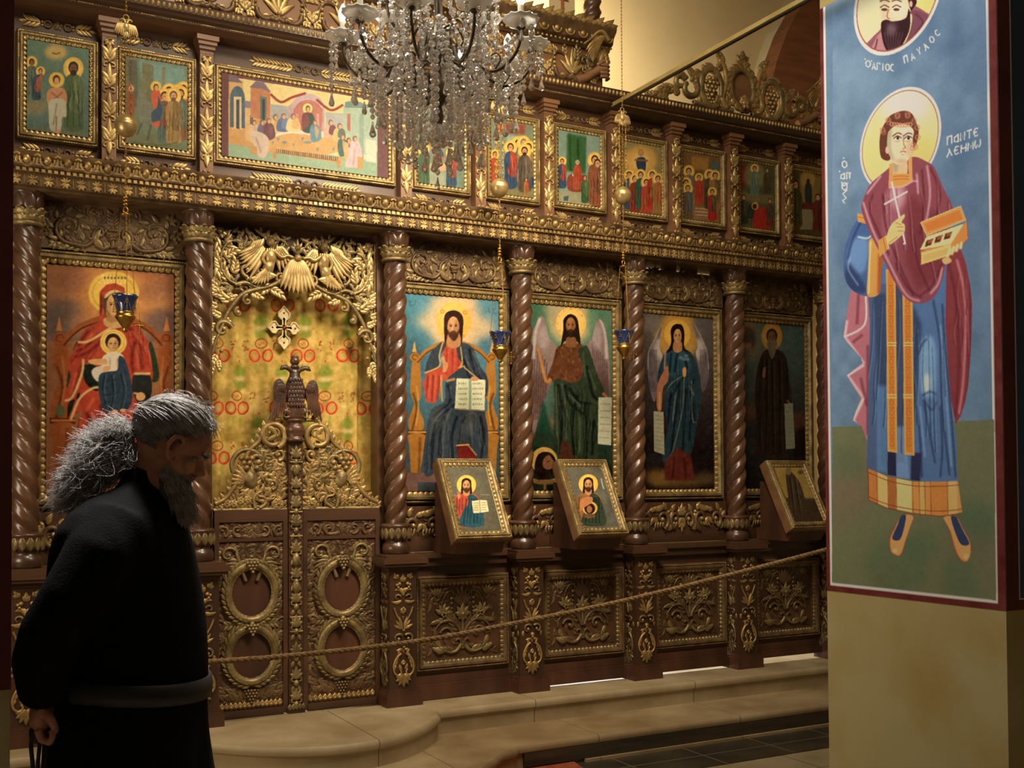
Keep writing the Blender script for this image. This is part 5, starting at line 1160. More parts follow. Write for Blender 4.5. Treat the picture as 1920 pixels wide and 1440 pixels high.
# stole bands
for x0, x1, y1 in ((424, 470, 1830), (504, 552, 1844)):
    dx = 8 if x0 > 500 else 6
    A.poly([(x0, 930), (x1, 930), (x1+dx+4, y1), (x0+dx+2, y1-6)], (232, 160, 84)); A.poly([(x0+9, 940), (x1-9, 940), (x1+dx-6, y1-14), (x0+dx+11, y1-20)], (206, 130, 62))
    for k in range(16): yy = 1010+k*50; A.line([(x0+12+dx*(yy-930)/900, yy), (x1-10+dx*(yy-930)/900, yy)], 4, (160, 92, 50), .7, curve=0); A.ring((x0+x1)/2+dx*(yy-905)/900, yy+24, 9, 14, 3, (168, 98, 52), .7)
    for yy in (1290, 1545): A.line([(x0+4, yy), (x1+6, yy)], 6, (240, 190, 120), 1, curve=0); A.line([(x0+4, yy+14), (x1+6, yy+14)], 6, (240, 190, 120), 1, curve=0)
# hem, shoes (T B)
A.T = (1500, 650, 2.619)
hem = [(336, 596), (430, 636), (560, 662), (700, 662), (776, 658), (798, 815), (760, 822), (690, 832), (560, 818), (470, 800), (430, 792), (340, 752)]
A.poly(hem, (206, 148, 84)); A.setclip(hem, 0)
for x0, x1, c in ((336, 380, (186, 118, 64)), (384, 432, (236, 190, 128)), (434, 472, (160, 96, 56)), (474, 548, (240, 208, 148)), (586, 612, (226, 176, 112)), (640, 720, (198, 132, 70)), (728, 772, (232, 182, 118))): A.poly([(x0, 560), (x1, 560), (x1+4, 850), (x0+2, 850)], c, .75, 2)
for L in ([(336, 615), (430, 655), (560, 682), (700, 684), (780, 678)], [(338, 735), (430, 772), (560, 798), (700, 806), (796, 796)]): A.line(L, 4, (140, 72, 48), .9)
for x in (378, 432, 472, 552, 584, 612, 640, 722): A.line([(x, 600), (x+6, 840)], 3.5, (146, 78, 50), .8, curve=0)
A.setclip(None); A.line(hem[5:]+[hem[0]], 4, (120, 60, 46), .9, curve=0)
for sh, so_, lo_ in (([(505, 826), (558, 830), (545, 880), (518, 960), (500, 1015), (475, 1025), (446, 1000), (442, 940), (470, 880)], [(500, 828), (522, 830), (510, 900), (490, 948), (455, 940), (478, 880)], None),
                ([(706, 836), (768, 834), (800, 890), (836, 960), (838, 1020), (815, 1056), (785, 1040), (760, 990), (735, 900)], [(742, 838), (768, 836), (800, 900), (832, 965), (796, 972), (770, 930)], None)):
    A.blob(sh, (222, 158, 102)); A.setclip(sh); c = np.mean(sh, 0); A.line(np.array(sh)[5:9], 12, (160, 92, 62), .6, 3); A.setclip(None); A.blob(so_, (58, 72, 108)); A.line(sm(sh, 4, True), 4, (150, 84, 60), .8, curve=0)
A.ell(468, 1002, 14, 10, (240, 200, 150), .7, 3); A.ell(815, 1030, 12, 12, (240, 200, 150), .7, 3)
A.T = (1500, 150, 2.619)
# left sleeve (blue with orange cuff)
slv = [(290, 680), (330, 690), (350, 760), (420, 780), (410, 860), (405, 960), (390, 1050), (330, 1062), (270, 1040), (228, 990), (216, 920), (222, 830), (245, 760)]
A.blob(slv, (74, 104, 158)); A.setclip(slv)
A.blob([(262, 790), (335, 782), (330, 900), (300, 950), (240, 900)], (112, 152, 206), .8, 6); A.blob([(240, 900), (290, 960), (330, 1040), (260, 1040), (225, 980)], (50, 60, 102), .7, 5); A.line([(285, 770), (330, 778), (352, 765)], 8, (190, 214, 238), .9, 2); A.line([(300, 700), (262, 780), (236, 880)], 10, (48, 60, 100), .6, 4); A.line([(250, 870), (240, 930), (290, 1010)], 7, (160, 190, 226), .6, 3)
A.setclip(None)
A.poly([(284, 655), (332, 665), (332, 708), (286, 696)], (228, 150, 82)); A.line([(286, 672), (330, 682)], 4, (160, 90, 54), .8)
cuff = [(346, 780), (420, 790), (412, 870), (402, 960), (392, 1048), (334, 1060), (334, 960), (340, 860)]
A.blob(cuff, (230, 152, 84)); A.setclip(cuff); A.poly([(385, 860), (420, 780), (405, 1060), (380, 1050)], (150, 84, 52), .8, 3); A.line([(350, 790), (344, 900), (340, 1050)], 8, (250, 200, 140), .9, 2); A.setclip(None)
# cloak over the chest
clk = [(430, 440), (470, 400), (560, 378), (620, 400), (660, 430), (700, 520), (740, 600), (760, 680), (700, 800), (715, 900), (690, 1010), (650, 1075), (590, 1098), (530, 1080), (470, 1000), (420, 900), (340, 740), (305, 640), (312, 590), (350, 510)]
A.blob(clk, CL); A.setclip(clk)
A.poly([(430, 530), (520, 520), (480, 800), (440, 900), (400, 700)], (168, 112, 132), .5, 8); A.ell(480, 570, 40, 60, (206, 172, 190), .6, 10)
A.poly([(540, 560), (720, 700), (690, 960), (580, 1040), (520, 900)], (118, 54, 62), .65, 8)
for L in ([(410, 560), (420, 700), (470, 860), (560, 1060)], [(600, 440), (610, 620), (590, 760)], [(640, 430), (690, 560), (660, 700)], [(560, 760), (580, 900), (640, 1040)], [(700, 900), (650, 1010), (590, 1060)], [(360, 560), (350, 660), (440, 860)], [(470, 900), (530, 1020), (600, 1070)]): A.line(L, 10, CLD, .75, 3)
A.setclip(None); A.drape([(330, 600), (640, 430), (740, 620), (690, 980), (580, 1080), (440, 880)], 9, CLD, CLL, 8, .5, lean=.1); A.drape([(760, 880), (812, 900), (836, 1300), (800, 1600), (750, 1500)], 5, CLD, (190, 130, 142), 8, .5); A.setclip(clk)
for L in ([(312, 600), (360, 740), (430, 880), (520, 1050), (590, 1085)], [(700, 920), (680, 1000), (640, 1050)], [(625, 420), (640, 560), (620, 700)], [(575, 460), (582, 560)], [(330, 560), (400, 470)]): A.line(L, 9, CLL, .85, 3)
A.setclip(None)
# neck, collar and inner robe
A.blob([(455, 400), (520, 380), (528, 460), (500, 480), (460, 470)], (214, 178, 142)); A.ell(470, 420, 14, 40, (140, 140, 110), .6, 4)
A.blob([(446, 470), (490, 462), (545, 465), (552, 500), (500, 530), (440, 528)], (226, 148, 78))
for y_ in (478, 492): A.line([(450, y_), (500, y_-6), (545, y_-2)], 4, (168, 92, 50), .8)
A.poly([(440, 415), (456, 408), (460, 520), (438, 530)], (214, 150, 96)); A.poly([(532, 375), (552, 378), (554, 492), (536, 498)], (218, 152, 92)); A.line([(438, 528), (500, 524), (556, 498), (580, 500)], 7, CLL, .9, 1)
# head
A.blob([(430, 250), (470, 220), (540, 215), (562, 260), (556, 330), (535, 390), (500, 416), (462, 408), (436, 370), (424, 310)], (226, 198, 168))
A.blob([(430, 250), (455, 240), (450, 330), (470, 400), (440, 380), (424, 310)], (150, 160, 132), .75, 4); A.ell(540, 340, 20, 40, (196, 150, 120), .5, 5); A.ell(500, 400, 30, 12, (176, 150, 122), .6, 3); A.ell(520, 260, 26, 16, (240, 214, 190), .8, 4)
hair = [(400, 380), (392, 320), (398, 260), (420, 210), (450, 172), (510, 152), (550, 165), (572, 210), (584, 250), (578, 300), (560, 335), (555, 290), (560, 250), (530, 222), (480, 222), (440, 250), (430, 290), (432, 350), (446, 385), (430, 398)]
A.blob(hair, (110, 66, 54))
for i in range(22):
    q = hair[2:12]; k = i % 9; x = q[k][0]*(.5)+q[k+1][0]*.5+A.rng.uniform(-3, 3); y = q[k][1]*.5+q[k+1][1]*.5+A.rng.uniform(4, 24); A.ring(x, y, 11, 11, 4, (176, 122, 100), .7)
for i in range(8): A.ring(452+13*i, 224-abs(i-4)*1.5, 8, 9, 5, (190, 140, 112), .9)
for (ex, dx) in ((480, 0), (532, 0)):
    A.line([(ex-24, 278), (ex, 262), (ex+22, 268)], 6, (110, 76, 62)); A.ell(ex, 288, 15, 8, (236, 226, 206)); A.ell(ex+2, 287, 7, 8, (70, 46, 40)); A.line([(ex-20, 290), (ex, 276), (ex+20, 286)], 5, (80, 52, 46)); A.line([(ex-16, 300), (ex, 304), (ex+14, 298)], 3, (150, 110, 90), .8)
A.line([(508, 270), (512, 320), (520, 332), (505, 340)], 5, (168, 116, 92)); A.line([(494, 356), (508, 350), (522, 356)], 6, (190, 100, 88)); A.line([(500, 366), (512, 369)], 5, (206, 130, 112), .8)
A.ell(430, 345, 9, 18, (214, 176, 146))
# cross in hand, hand
A.line([(452, 500), (518, 806)], 9, (216, 206, 222), .95, curve=0); A.line([(414, 612), (530, 548)], 8, (216, 206, 222), .95, curve=0); A.line([(508, 805), (522, 802)], 10, (206, 196, 206), curve=0)
A.poly([(384, 790), (428, 762), (440, 826), (392, 870)], (226, 152, 84)); A.line([(424, 765), (438, 830)], 5, (250, 200, 130), .9, curve=0); A.line([(410, 775), (424, 840)], 4, (160, 90, 54), .8, curve=0)
A.blob([(428, 768), (450, 710), (490, 676), (512, 660), (516, 672), (500, 700), (516, 712), (512, 750), (470, 790), (440, 808)], (232, 188, 130))
for L in ([(470, 700), (500, 712)], [(476, 722), (512, 722)], [(480, 742), (510, 742)], [(440, 800), (480, 770)]): A.line(L, 3.5, (168, 112, 76), .9, curve=0)
# medicine box and hand under it
A.poly([(594, 840), (740, 800), (820, 690), (826, 780), (740, 858), (594, 908)], (206, 138, 78)); A.poly([(594, 850), (742, 806), (742, 862), (598, 908)], (232, 188, 122)); A.poly([(606, 862), (730, 824), (730, 854), (608, 894)], (222, 172, 104))
A.poly([(590, 836), (622, 770), (806, 706), (742, 806)], (242, 206, 148)); 
for x, y in ((622, 790), (668, 772), (714, 756)): A.poly([(x, y), (x+36, y-12), (x+22, y+22), (x-8, y+30)], (104, 52, 36)); A.poly([(x+8, y+4), (x+36, y-10), (x+28, y+6), (x+6, y+14)], (176, 110, 70), .8)
A.poly([(594, 700), (790, 620), (816, 688), (622, 766)], (226, 152, 88)); A.poly([(610, 706), (784, 638), (800, 684), (626, 748)], (206, 126, 66)); A.line([(594, 700), (790, 620), (816, 688), (622, 766), (594, 700)], 4, (244, 200, 140), .9, curve=0)
A.line([(594, 845), (598, 908), (742, 862), (826, 782), (820, 690)], 4, (150, 84, 50), .8, curve=0)
for k in range(4): A.line([(722+22*k, 872-14*k), (740+18*k, 826-10*k)], 15, (236, 200, 146), 1, 1, curve=0, w2=12); A.line([(732+22*k, 872-14*k), (748+18*k, 832-10*k)], 3, (170, 116, 80), .8, curve=0)
A.blob([(700, 880), (730, 870), (745, 890), (722, 905), (705, 900)], (206, 170, 120))
# inscriptions
word(A, 'ΠαΝΤΕ', (722, 282), (26, -8), (0, 40), 6, WL, gap=1.24); word(A, 'ΛΕΗΜΩ', (722, 342), (29, -9), (-2, 40), 6, WL, gap=1.18)
word(A, "Ο", (208, 398), (24, 0), (2, 34), 6, WL); A.line([(214, 386), (220, 382)], 6, WL, curve=0); word(A, "'αΓ", (186, 456), (24, 0), (0, 32), 6, WL); word(A, 'ι', (240, 458), (12, 0), (0, 26), 6, WL); word(A, 'Ο', (208, 504), (26, 0), (0, 38), 6, WL)
A.line([(206, 500), (216, 520), (238, 505)], 5, WL); A.line([(234, 540), (212, 560), (230, 580), (212, 592), (222, 606)], 6, WL, curve=0)
A.T = (0, 0, 1)
A.finish(lambda U, V: np.stack([np.full_like(U, PXX-.002), U, V], -1), .62, 'saint_fresco', pil, rough=.7, tex=1.2, sat=.9)
# dark pillar beside the camera on the left
lp = thing('shadowed_pillar', (-2.6, -2.2, .04), 'dark pillar edge at the far left of the view, oxblood above and pale at its foot', 'pillar')
mb = MB(); mb.box((-3.4, -2.55, .04), (-2.088, -1.8, 6.0)); build(mb, 'pillar_body', CREAM, lp, smooth=False)
mb = MB(); mb.box((-3.4, -2.553, .984), (-2.0865, -1.8, 6.0)); build(mb, 'red_border', REDB, lp, smooth=False)
mb = MB(); mb.box((-3.4, -2.5545, 1.03), (-2.16, -2.553, 6.0)); build(mb, 'dark_fresco', DBLUE, lp, smooth=False)
# ------------------------------------------------------------------ large icons
def big_icon(xa, xb, label, E, paint, bg, seed=1):
    x0, x1 = xa+.028, xb-.028; z0, z1 = 1.384, 2.644; fw = .074; yc = .106
    t = thing('framed_icon', ((x0+x1)/2, .13, z0), label, 'icon', 'large framed icons')
    mb = MB(); g = MB(); moulding_frame(mb, x0, x1, z0, z1, fw, .129, .052, g, egg=.034, bead=.012)
    f = build(mb, 'frame', OLDGOLD, t, auto=50); build(g, 'gilt_beads', GOLD, f)
    fn = lambda x, y: (lambda p: (p[0], p[2]))(PY(x, y, yc))
    A = Art(fn, x0+fw-.003, x1-fw+.003, z0+fw-.003, z1-fw+.003, 150, 300, bg, seed)
    paint(A); A.T = (0, 0, 1); A.clip = None
    A.finish(lambda U, V: np.stack([U, np.full_like(U, yc), V], -1), E, 'painting', t, rough=.38, grain=2.5)
    return t
def throne(A, c, cd, cl, xl, xr, top, seat, bot):
    """curvy gilt throne: xl,xr outer x; top y; seat y; bottom y"""
    w = xr-xl
    for s, x in ((1, xl), (-1, xr)):
        A.blob([(x+s*.02*w, seat), (x+s*.0*w, seat-.12*w), (x+s*.06*w, seat-.3*w), (x+s*.02*w, seat-.45*w), (x+s*.05*w, top+.1*w), (x+s*.12*w, top+.12*w), (x+s*.14*w, seat-.4*w), (x+s*.10*w, seat-.3*w), (x+s*.17*w, seat-.1*w), (x+s*.15*w, seat)], c)
        A.line([(x+s*.04*w, seat), (x+s*.09*w, seat-.25*w), (x+s*.05*w, seat-.42*w)], 12, cd, .7, 2); A.line([(x+s*.08*w, seat-.05*w), (x+s*.11*w, seat-.28*w), (x+s*.09*w, seat-.5*w)], 7, cl, .7, 2)
        A.ell(x+s*.07*w, top+.12*w, .055*w, .05*w, c); A.ring(x+s*.07*w, top+.12*w, .03*w, .028*w, 5, cd, .8); A.poly([(x+s*.04*w, top+.06*w), (x+s*.065*w, top-.06*w), (x+s*.09*w, top+.06*w)], cl, .9)
        A.poly([(x-s*.01*w, seat), (x+s*.2*w, seat), (x+s*.2*w, seat+.05*w), (x-s*.01*w, seat+.05*w)], cd); A.poly([(x, seat+.01*w), (x+s*.2*w, seat+.01*w), (x+s*.2*w, seat+.03*w), (x, seat+.03*w)], cl, .8)
        A.blob([(x, seat+.05*w), (x+s*.18*w, seat+.05*w), (x+s*.17*w, seat+.2*w), (x+s*.10*w, bot), (x+s*.04*w, bot), (x+s*.01*w, seat+.2*w)], c); A.line([(x+s*.13*w, seat+.08*w), (x+s*.11*w, bot-.03*w)], 14, cd, .6, 3)
    A.line([(xl+.1*w, top+.16*w), (xl+.25*w, top+.02*w), (xl+.5*w, top-.05*w), (xr-.25*w, top+.02*w), (xr-.1*w, top+.16*w)], .05*w, c); A.line([(xl+.1*w, top+.18*w), (xl+.25*w, top+.04*w), (xl+.5*w, top-.02*w), (xr-.25*w, top+.04*w), (xr-.1*w, top+.18*w)], .015*w, cd, .8)
def p_virgin(A):
    A.T = (0, 340, 3)
    A.poly([(200, 400), (1100, 400), (1100, 900), (200, 900)], (150, 96, 60), grad=((120, 92, 78), (600, 500), (600, 900)))
    A.ell(640, 620, 300, 250, (198, 128, 64), .9, 30); A.ell(780, 640, 200, 120, (206, 136, 70), .7, 20)
    for x, y, rx, ry, c in ((400, 540, 80, 90, (140, 86, 70)), (370, 720, 90, 60, (96, 80, 78)), (880, 620, 110, 60, (150, 96, 66)), (900, 780, 90, 60, (104, 84, 80)), (340, 480, 60, 50, (160, 100, 60)), (850, 510, 100, 30, (150, 84, 60)), (930, 540, 60, 80, (150, 92, 60)), (320, 800, 60, 80, (92, 80, 76))): A.ell(x, y, rx, ry, c, .75, 12)
    throne(A, (158, 82, 36), (88, 42, 22), (206, 120, 56), 290, 980, 800, 1330, 1680)
    A.blob([(440, 900), (400, 1000), (380, 1180), (470, 1200), (500, 1000)], (46, 62, 40)); A.blob([(840, 900), (880, 1000), (890, 1120), (820, 1100)], (46, 62, 40))
    A.ell(640, 630, 142, 122, (222, 176, 64)); A.ring(640, 630, 118, 100, 4, (150, 104, 40), .7); A.ell(600, 600, 90, 80, (236, 196, 92), .4, 8)
    for k in range(7): A.line([(590+k*18, 580), (578+k*22, 530)], 6, (236, 200, 110), 1, curve=0); A.ell(590+k*19, 545, 5, 8, (60, 84, 44), .9)
    R, RD, RL = (178, 64, 40), (96, 28, 26), (222, 108, 72)
    body = [(560, 700), (562, 620), (600, 582), (650, 574), (700, 600), (710, 680), (705, 780), (780, 820), (830, 900), (850, 1000), (860, 1090), (840, 1200), (900, 1300), (940, 1440), (940, 1700), (380, 1700), (400, 1560), (430, 1400), (470, 1280), (390, 1340), (360, 1220), (400, 1100), (380, 1020), (430, 920), (480, 830), (560, 790)]
    A.poly(body, R); A.setclip(body, 0)
    for L in ([(570, 640), (560, 760), (470, 880), (440, 930)], [(560, 860), (480, 930), (430, 960)], [(570, 900), (500, 960), (420, 990)], [(480, 1010), (440, 1100), (400, 1230)], [(720, 820), (780, 900), (800, 1060)], [(760, 900), (740, 1000), (750, 1080)], [(480, 1290), (520, 1400), (500, 1650)], [(560, 1260), (640, 1400), (640, 1660)], [(640, 1330), (760, 1450), (780, 1680)], [(480, 1440), (440, 1560)], [(700, 780), (640, 860), (560, 900)], [(850, 1250), (880, 1400), (860, 1650)]): A.line(L, 20, RD, .75, 4, w2=12)
    for L in ([(590, 630), (580, 740), (500, 840)], [(520, 860), (460, 940)], [(740, 840), (830, 960), (840, 1060)], [(430, 1080), (400, 1200)], [(520, 1300), (560, 1440), (560, 1640)], [(600, 1270), (700, 1400), (720, 1600)], [(530, 1220), (480, 1300)], [(770, 920), (775, 1060)], [(800, 1400), (820, 1640)]): A.line(L, 16, RL, .65, 4, w2=8)
    A.setclip(None)
    A.drape([(430, 1240), (880, 1240), (940, 1690), (380, 1690)], 12, RD, RL, 11, .7, spread=.5); A.drape([(480, 840), (560, 800), (600, 860), (540, 1000), (400, 1110), (400, 1010)], 6, RD, RL, 8, .55, lean=-.6); A.drape([(700, 800), (830, 860), (850, 1080), (740, 1080)], 6, RD, RL, 8, .55, lean=.2)
    A.blob([(470, 1040), (540, 1040), (560, 1150), (540, 1180), (480, 1130)], (34, 44, 34)); A.blob([(390, 1240), (450, 1220), (440, 1190), (400, 1300), (380, 1330)], (40, 40, 32))
    A.blob([(750, 1090), (840, 1090), (850, 1200), (800, 1260), (750, 1200)], (44, 48, 44))
    G = (214, 176, 106)
    for L, w_ in (([(440, 905), (500, 900), (600, 840), (690, 790)], 14), ([(470, 1000), (462, 1080), (410, 1210), (365, 1235)], 13), ([(755, 1082), (845, 1082)], 13), ([(400, 1340), (450, 1220), (520, 1165), (560, 1160)], 13), ([(750, 1190), (800, 1200)], 10)): A.line(L, w_, G, .95, 1)
    A.blob([(580, 690), (590, 640), (640, 615), (700, 640), (712, 700), (690, 770), (650, 790), (600, 770)], (84, 62, 44)); A.blob([(590, 660), (600, 630), (650, 612), (710, 640), (700, 630), (640, 628)], G)
    A.blob([(590, 770), (690, 760), (700, 810), (640, 830), (590, 810)], (190, 148, 86)); A.blob([(595, 700), (615, 755), (680, 760), (690, 780), (610, 790)], (168, 116, 66))
    A.face(642, 700, 42, 66, (206, 158, 94), (120, 72, 42), (70, 40, 24))
    # child
    A.ell(638, 906, 74, 72, (226, 184, 84)); A.ring(638, 906, 62, 60, 3, (160, 114, 50), .7)
    A.ell(636, 902, 44, 46, (58, 36, 26)); A.face(636, 918, 30, 40, (214, 164, 104), (130, 80, 48), (60, 36, 24))
    A.blob([(580, 985), (640, 960), (690, 980), (710, 1050), (700, 1090), (580, 1080), (520, 1090), (530, 1050), (570, 1040)], (206, 190, 164)); A.blob([(520, 1060), (580, 1040), (600, 1100), (560, 1130), (525, 1100)], (190, 178, 158)); A.line([(620, 990), (616, 1060)], 6, (140, 120, 100), .7, 2); A.line([(660, 990), (664, 1060)], 6, (140, 120, 100), .7, 2)
    A.blob([(500, 1005), (590, 1000), (600, 1030), (520, 1030)], (206, 154, 94)); A.blob([(590, 1040), (620, 1045), (600, 1080), (578, 1066)], (206, 154, 94))
    B = [(560, 1090), (610, 1070), (660, 1060), (668, 985), (700, 1000), (730, 1090), (745, 1200), (720, 1280), (640, 1300), (580, 1280), (556, 1180)]
    A.poly(B, (48, 66, 82), curve=4)
    A.folds(B, [[(590, 1090), (580, 1180), (600, 1280)], [(630, 1090), (640, 1200), (620, 1290)], [(680, 1080), (700, 1180), (680, 1280)], [(600, 1120), (700, 1110)], [(590, 1200), (720, 1190)], [(590, 1240), (700, 1240)]], (22, 30, 44), (104, 128, 144), 9, .8, 2)
    A.ell(645, 1298, 20, 14, (206, 150, 90)); A.ell(690, 1288, 16, 10, (206, 150, 90)); A.ell(790, 1210, 26, 24, (206, 150, 90)); A.ell(340, 1290, 28, 34, (96, 100, 60))
def p_christ(A):
    A.T = (700, 420, 3)
    A.poly([(150, 350), (720, 350), (720, 1600), (150, 1600)], (74, 128, 146), grad=((60, 84, 96), (400, 700), (400, 1300)))
    for x, y, rx, ry, c in ((480, 560, 190, 150, (206, 168, 120)), (450, 540, 150, 150, (222, 176, 116)), (330, 520, 90, 100, (190, 170, 130)), (600, 620, 90, 50, (196, 168, 124)), (230, 450, 90, 70, (70, 136, 160)), (250, 650, 80, 60, (66, 122, 142)), (640, 480, 60, 60, (76, 130, 150)), (640, 690, 60, 60, (64, 112, 140)), (230, 760, 60, 120, (56, 92, 110))): A.ell(x, y, rx, ry, c, .8, 14)
    A.line([(200, 430), (215, 465)], 5, (60, 96, 104), .7, curve=0); A.line([(215, 430), (200, 465), (235, 455), (240, 430)], 5, (60, 96, 104), .7, curve=0); A.line([(632, 500), (645, 475), (655, 505)], 5, (60, 96, 104), .8, curve=0); A.line([(690, 478), (672, 482), (674, 505), (692, 503)], 5, (60, 96, 104), .8, curve=0)
    throne(A, (170, 112, 40), (92, 54, 24), (216, 160, 70), 200, 700, 690, 1160, 1480)
    A.poly([(150, 1400), (400, 1400), (400, 1600), (150, 1600)], (120, 86, 78)); A.poly([(250, 1450), (720, 1450), (720, 1600), (250, 1600)], (70, 76, 84))
    A.ell(452, 552, 98, 112, (226, 172, 70)); A.ell(440, 530, 70, 80, (238, 192, 92), .5, 8)
    for x, y in ((388, 494), (515, 500), (410, 632), (500, 632)): A.ring(x, y, 9, 9, 4, (150, 96, 44), .8)
    und = [(400, 690), (460, 672), (500, 700), (500, 820), (480, 960), (400, 960), (390, 800)]
    R, RD, RL = (190, 72, 48), (110, 30, 28), (226, 118, 80)
    A.poly([(390, 690), (450, 670), (490, 690), (520, 800), (500, 870), (390, 880), (350, 1010), (300, 1000), (280, 900), (300, 840), (390, 800)], R); 
    A.folds([(290, 830), (390, 790), (400, 1010), (280, 1010)], [[(310, 850), (300, 980)], [(340, 850), (330, 1000)], [(375, 850), (360, 990)]], RD, RL, 12, .7, 3); A.folds([(400, 690), (500, 690), (500, 870), (400, 870)], [[(415, 700), (410, 850)], [(450, 700), (445, 850)], [(480, 710), (478, 850)]], RD, RL, 9, .6, 3)
    A.line([(380, 850), (388, 1000)], 9, (200, 150, 70), .9, 1)
    B, BD, BL = (58, 70, 82), (26, 30, 42), (112, 116, 108)
    rob = [(390, 660), (410, 690), (375, 740), (370, 800), (290, 840), (300, 780), (330, 710)]
    A.poly(rob, B); A.line([(392, 664), (372, 740), (372, 800), (290, 838)], 8, (196, 160, 84), .9)
    rob = [(470, 690), (510, 670), (560, 700), (600, 800), (640, 860), (640, 960), (600, 990), (630, 1080), (645, 1200), (630, 1360), (560, 1370), (480, 1330), (400, 1360), (300, 1420), (285, 1300), (300, 1160), (330, 1040), (400, 1000), (410, 880), (500, 800), (480, 760)]
    A.poly(rob, B, curve=4); A.setclip(rob)
    for L in ([(540, 700), (560, 800), (620, 900)], [(510, 760), (540, 860), (600, 880)], [(420, 900), (430, 1000), (340, 1080)], [(500, 880), (470, 1000), (360, 1100), (320, 1250)], [(400, 1080), (340, 1200), (330, 1380)], [(470, 1080), (440, 1200), (450, 1330)], [(600, 1080), (620, 1200), (600, 1340)], [(540, 1060), (500, 1120), (480, 1300)], [(380, 1130), (370, 1300)]): A.line(L, 15, BD, .85, 3, w2=10)
    for L in ([(560, 720), (600, 820)], [(520, 740), (550, 840)], [(400, 1040), (340, 1120), (310, 1260)], [(440, 1030), (400, 1150), (390, 1330)], [(520, 1080), (560, 1060), (590, 1110), (600, 1260)], [(500, 1120), (490, 1240)], [(430, 910), (440, 980)], [(545, 1100), (560, 1240)]): A.line(L, 8, BL, .7, 3, w2=4)
    A.setclip(None); A.drape([(300, 1080), (640, 1060), (640, 1360), (290, 1400)], 16, BD, BL, 6, .6, spread=.2); A.drape([(490, 690), (560, 700), (640, 880), (560, 900), (500, 800)], 7, BD, BL, 6, .6, lean=.5)
    A.ell(360, 1100, 40, 70, (96, 100, 96), .4, 10); A.ell(540, 1110, 34, 70, (112, 112, 100), .45, 10)
    A.setclip(None)
    A.line([(490, 690), (500, 780), (480, 810), (510, 800), (520, 815), (600, 880)], 7, (196, 160, 84), .85); A.line([(410, 884), (460, 872)], 14, (176, 130, 80), .9)
    A.poly([(470, 1240), (530, 1232), (580, 1310), (590, 1370), (480, 1370)], (120, 34, 32)); A.line([(465, 1245), (540, 1240)], 8, (196, 156, 80)); A.line([(530, 1240), (580, 1300)], 7, (196, 156, 80), .8)
    A.blob([(392, 790), (380, 760), (395, 740), (405, 770), (420, 790), (410, 830), (390, 830)], (196, 134, 88)); A.line([(382, 770), (392, 745), (400, 770)], 6, (196, 134, 88))
    A.poly([(468, 868), (545, 872), (540, 1042), (458, 1036)], (196, 200, 160)); A.poly([(545, 872), (630, 878), (624, 1046), (540, 1042)], (204, 206, 168)); A.poly([(536, 872), (552, 872), (550, 1042), (536, 1042)], (130, 158, 130)); A.line([(458, 1040), (540, 1046), (624, 1050)], 6, (150, 120, 70), 1, curve=0)
    for k in range(5):
        for x0, x1 in ((478, 530), (558, 616)):
            x = x0
            while x < x1-6: q = A.rng.uniform(4, 9); A.line([(x, 897+k*29), (x+q, 897+k*29+1)], 11, (120, 112, 92), .75, curve=0); x += q+A.rng.uniform(3, 6)
    A.blob([(545, 872), (560, 858), (585, 866), (588, 880), (560, 884)], (196, 134, 88))
    A.blob([(398, 600), (400, 520), (430, 490), (475, 492), (505, 530), (502, 620), (495, 680), (480, 640), (420, 640), (405, 690)], (62, 36, 26)); A.blob([(425, 610), (480, 610), (490, 680), (450, 700), (415, 680)], (186, 126, 80))
    A.face(450, 580, 33, 58, (206, 148, 92), (124, 74, 46), (60, 34, 24), beard=(84, 50, 34))
def scroll_text(A, P, n, col=(190, 190, 156)):
    A.poly(P, col); (x0, y0), (x1, y1), (x2, y2), (x3, y3) = P[:4]
    for k in range(n):
        t = (k+1)/(n+1); xa, ya, xb, yb = x0+(x3-x0)*t, y0+(y3-y0)*t, x1+(x2-x1)*t, y1+(y2-y1)*t; x = .12
        while x < .85: q = A.rng.uniform(.05, .12); A.line([(xa+(xb-xa)*x, ya+(yb-ya)*x), (xa+(xb-xa)*(x+q), ya+(yb-ya)*(x+q))], 7, (130, 120, 92), .7, curve=0); x += q+.05
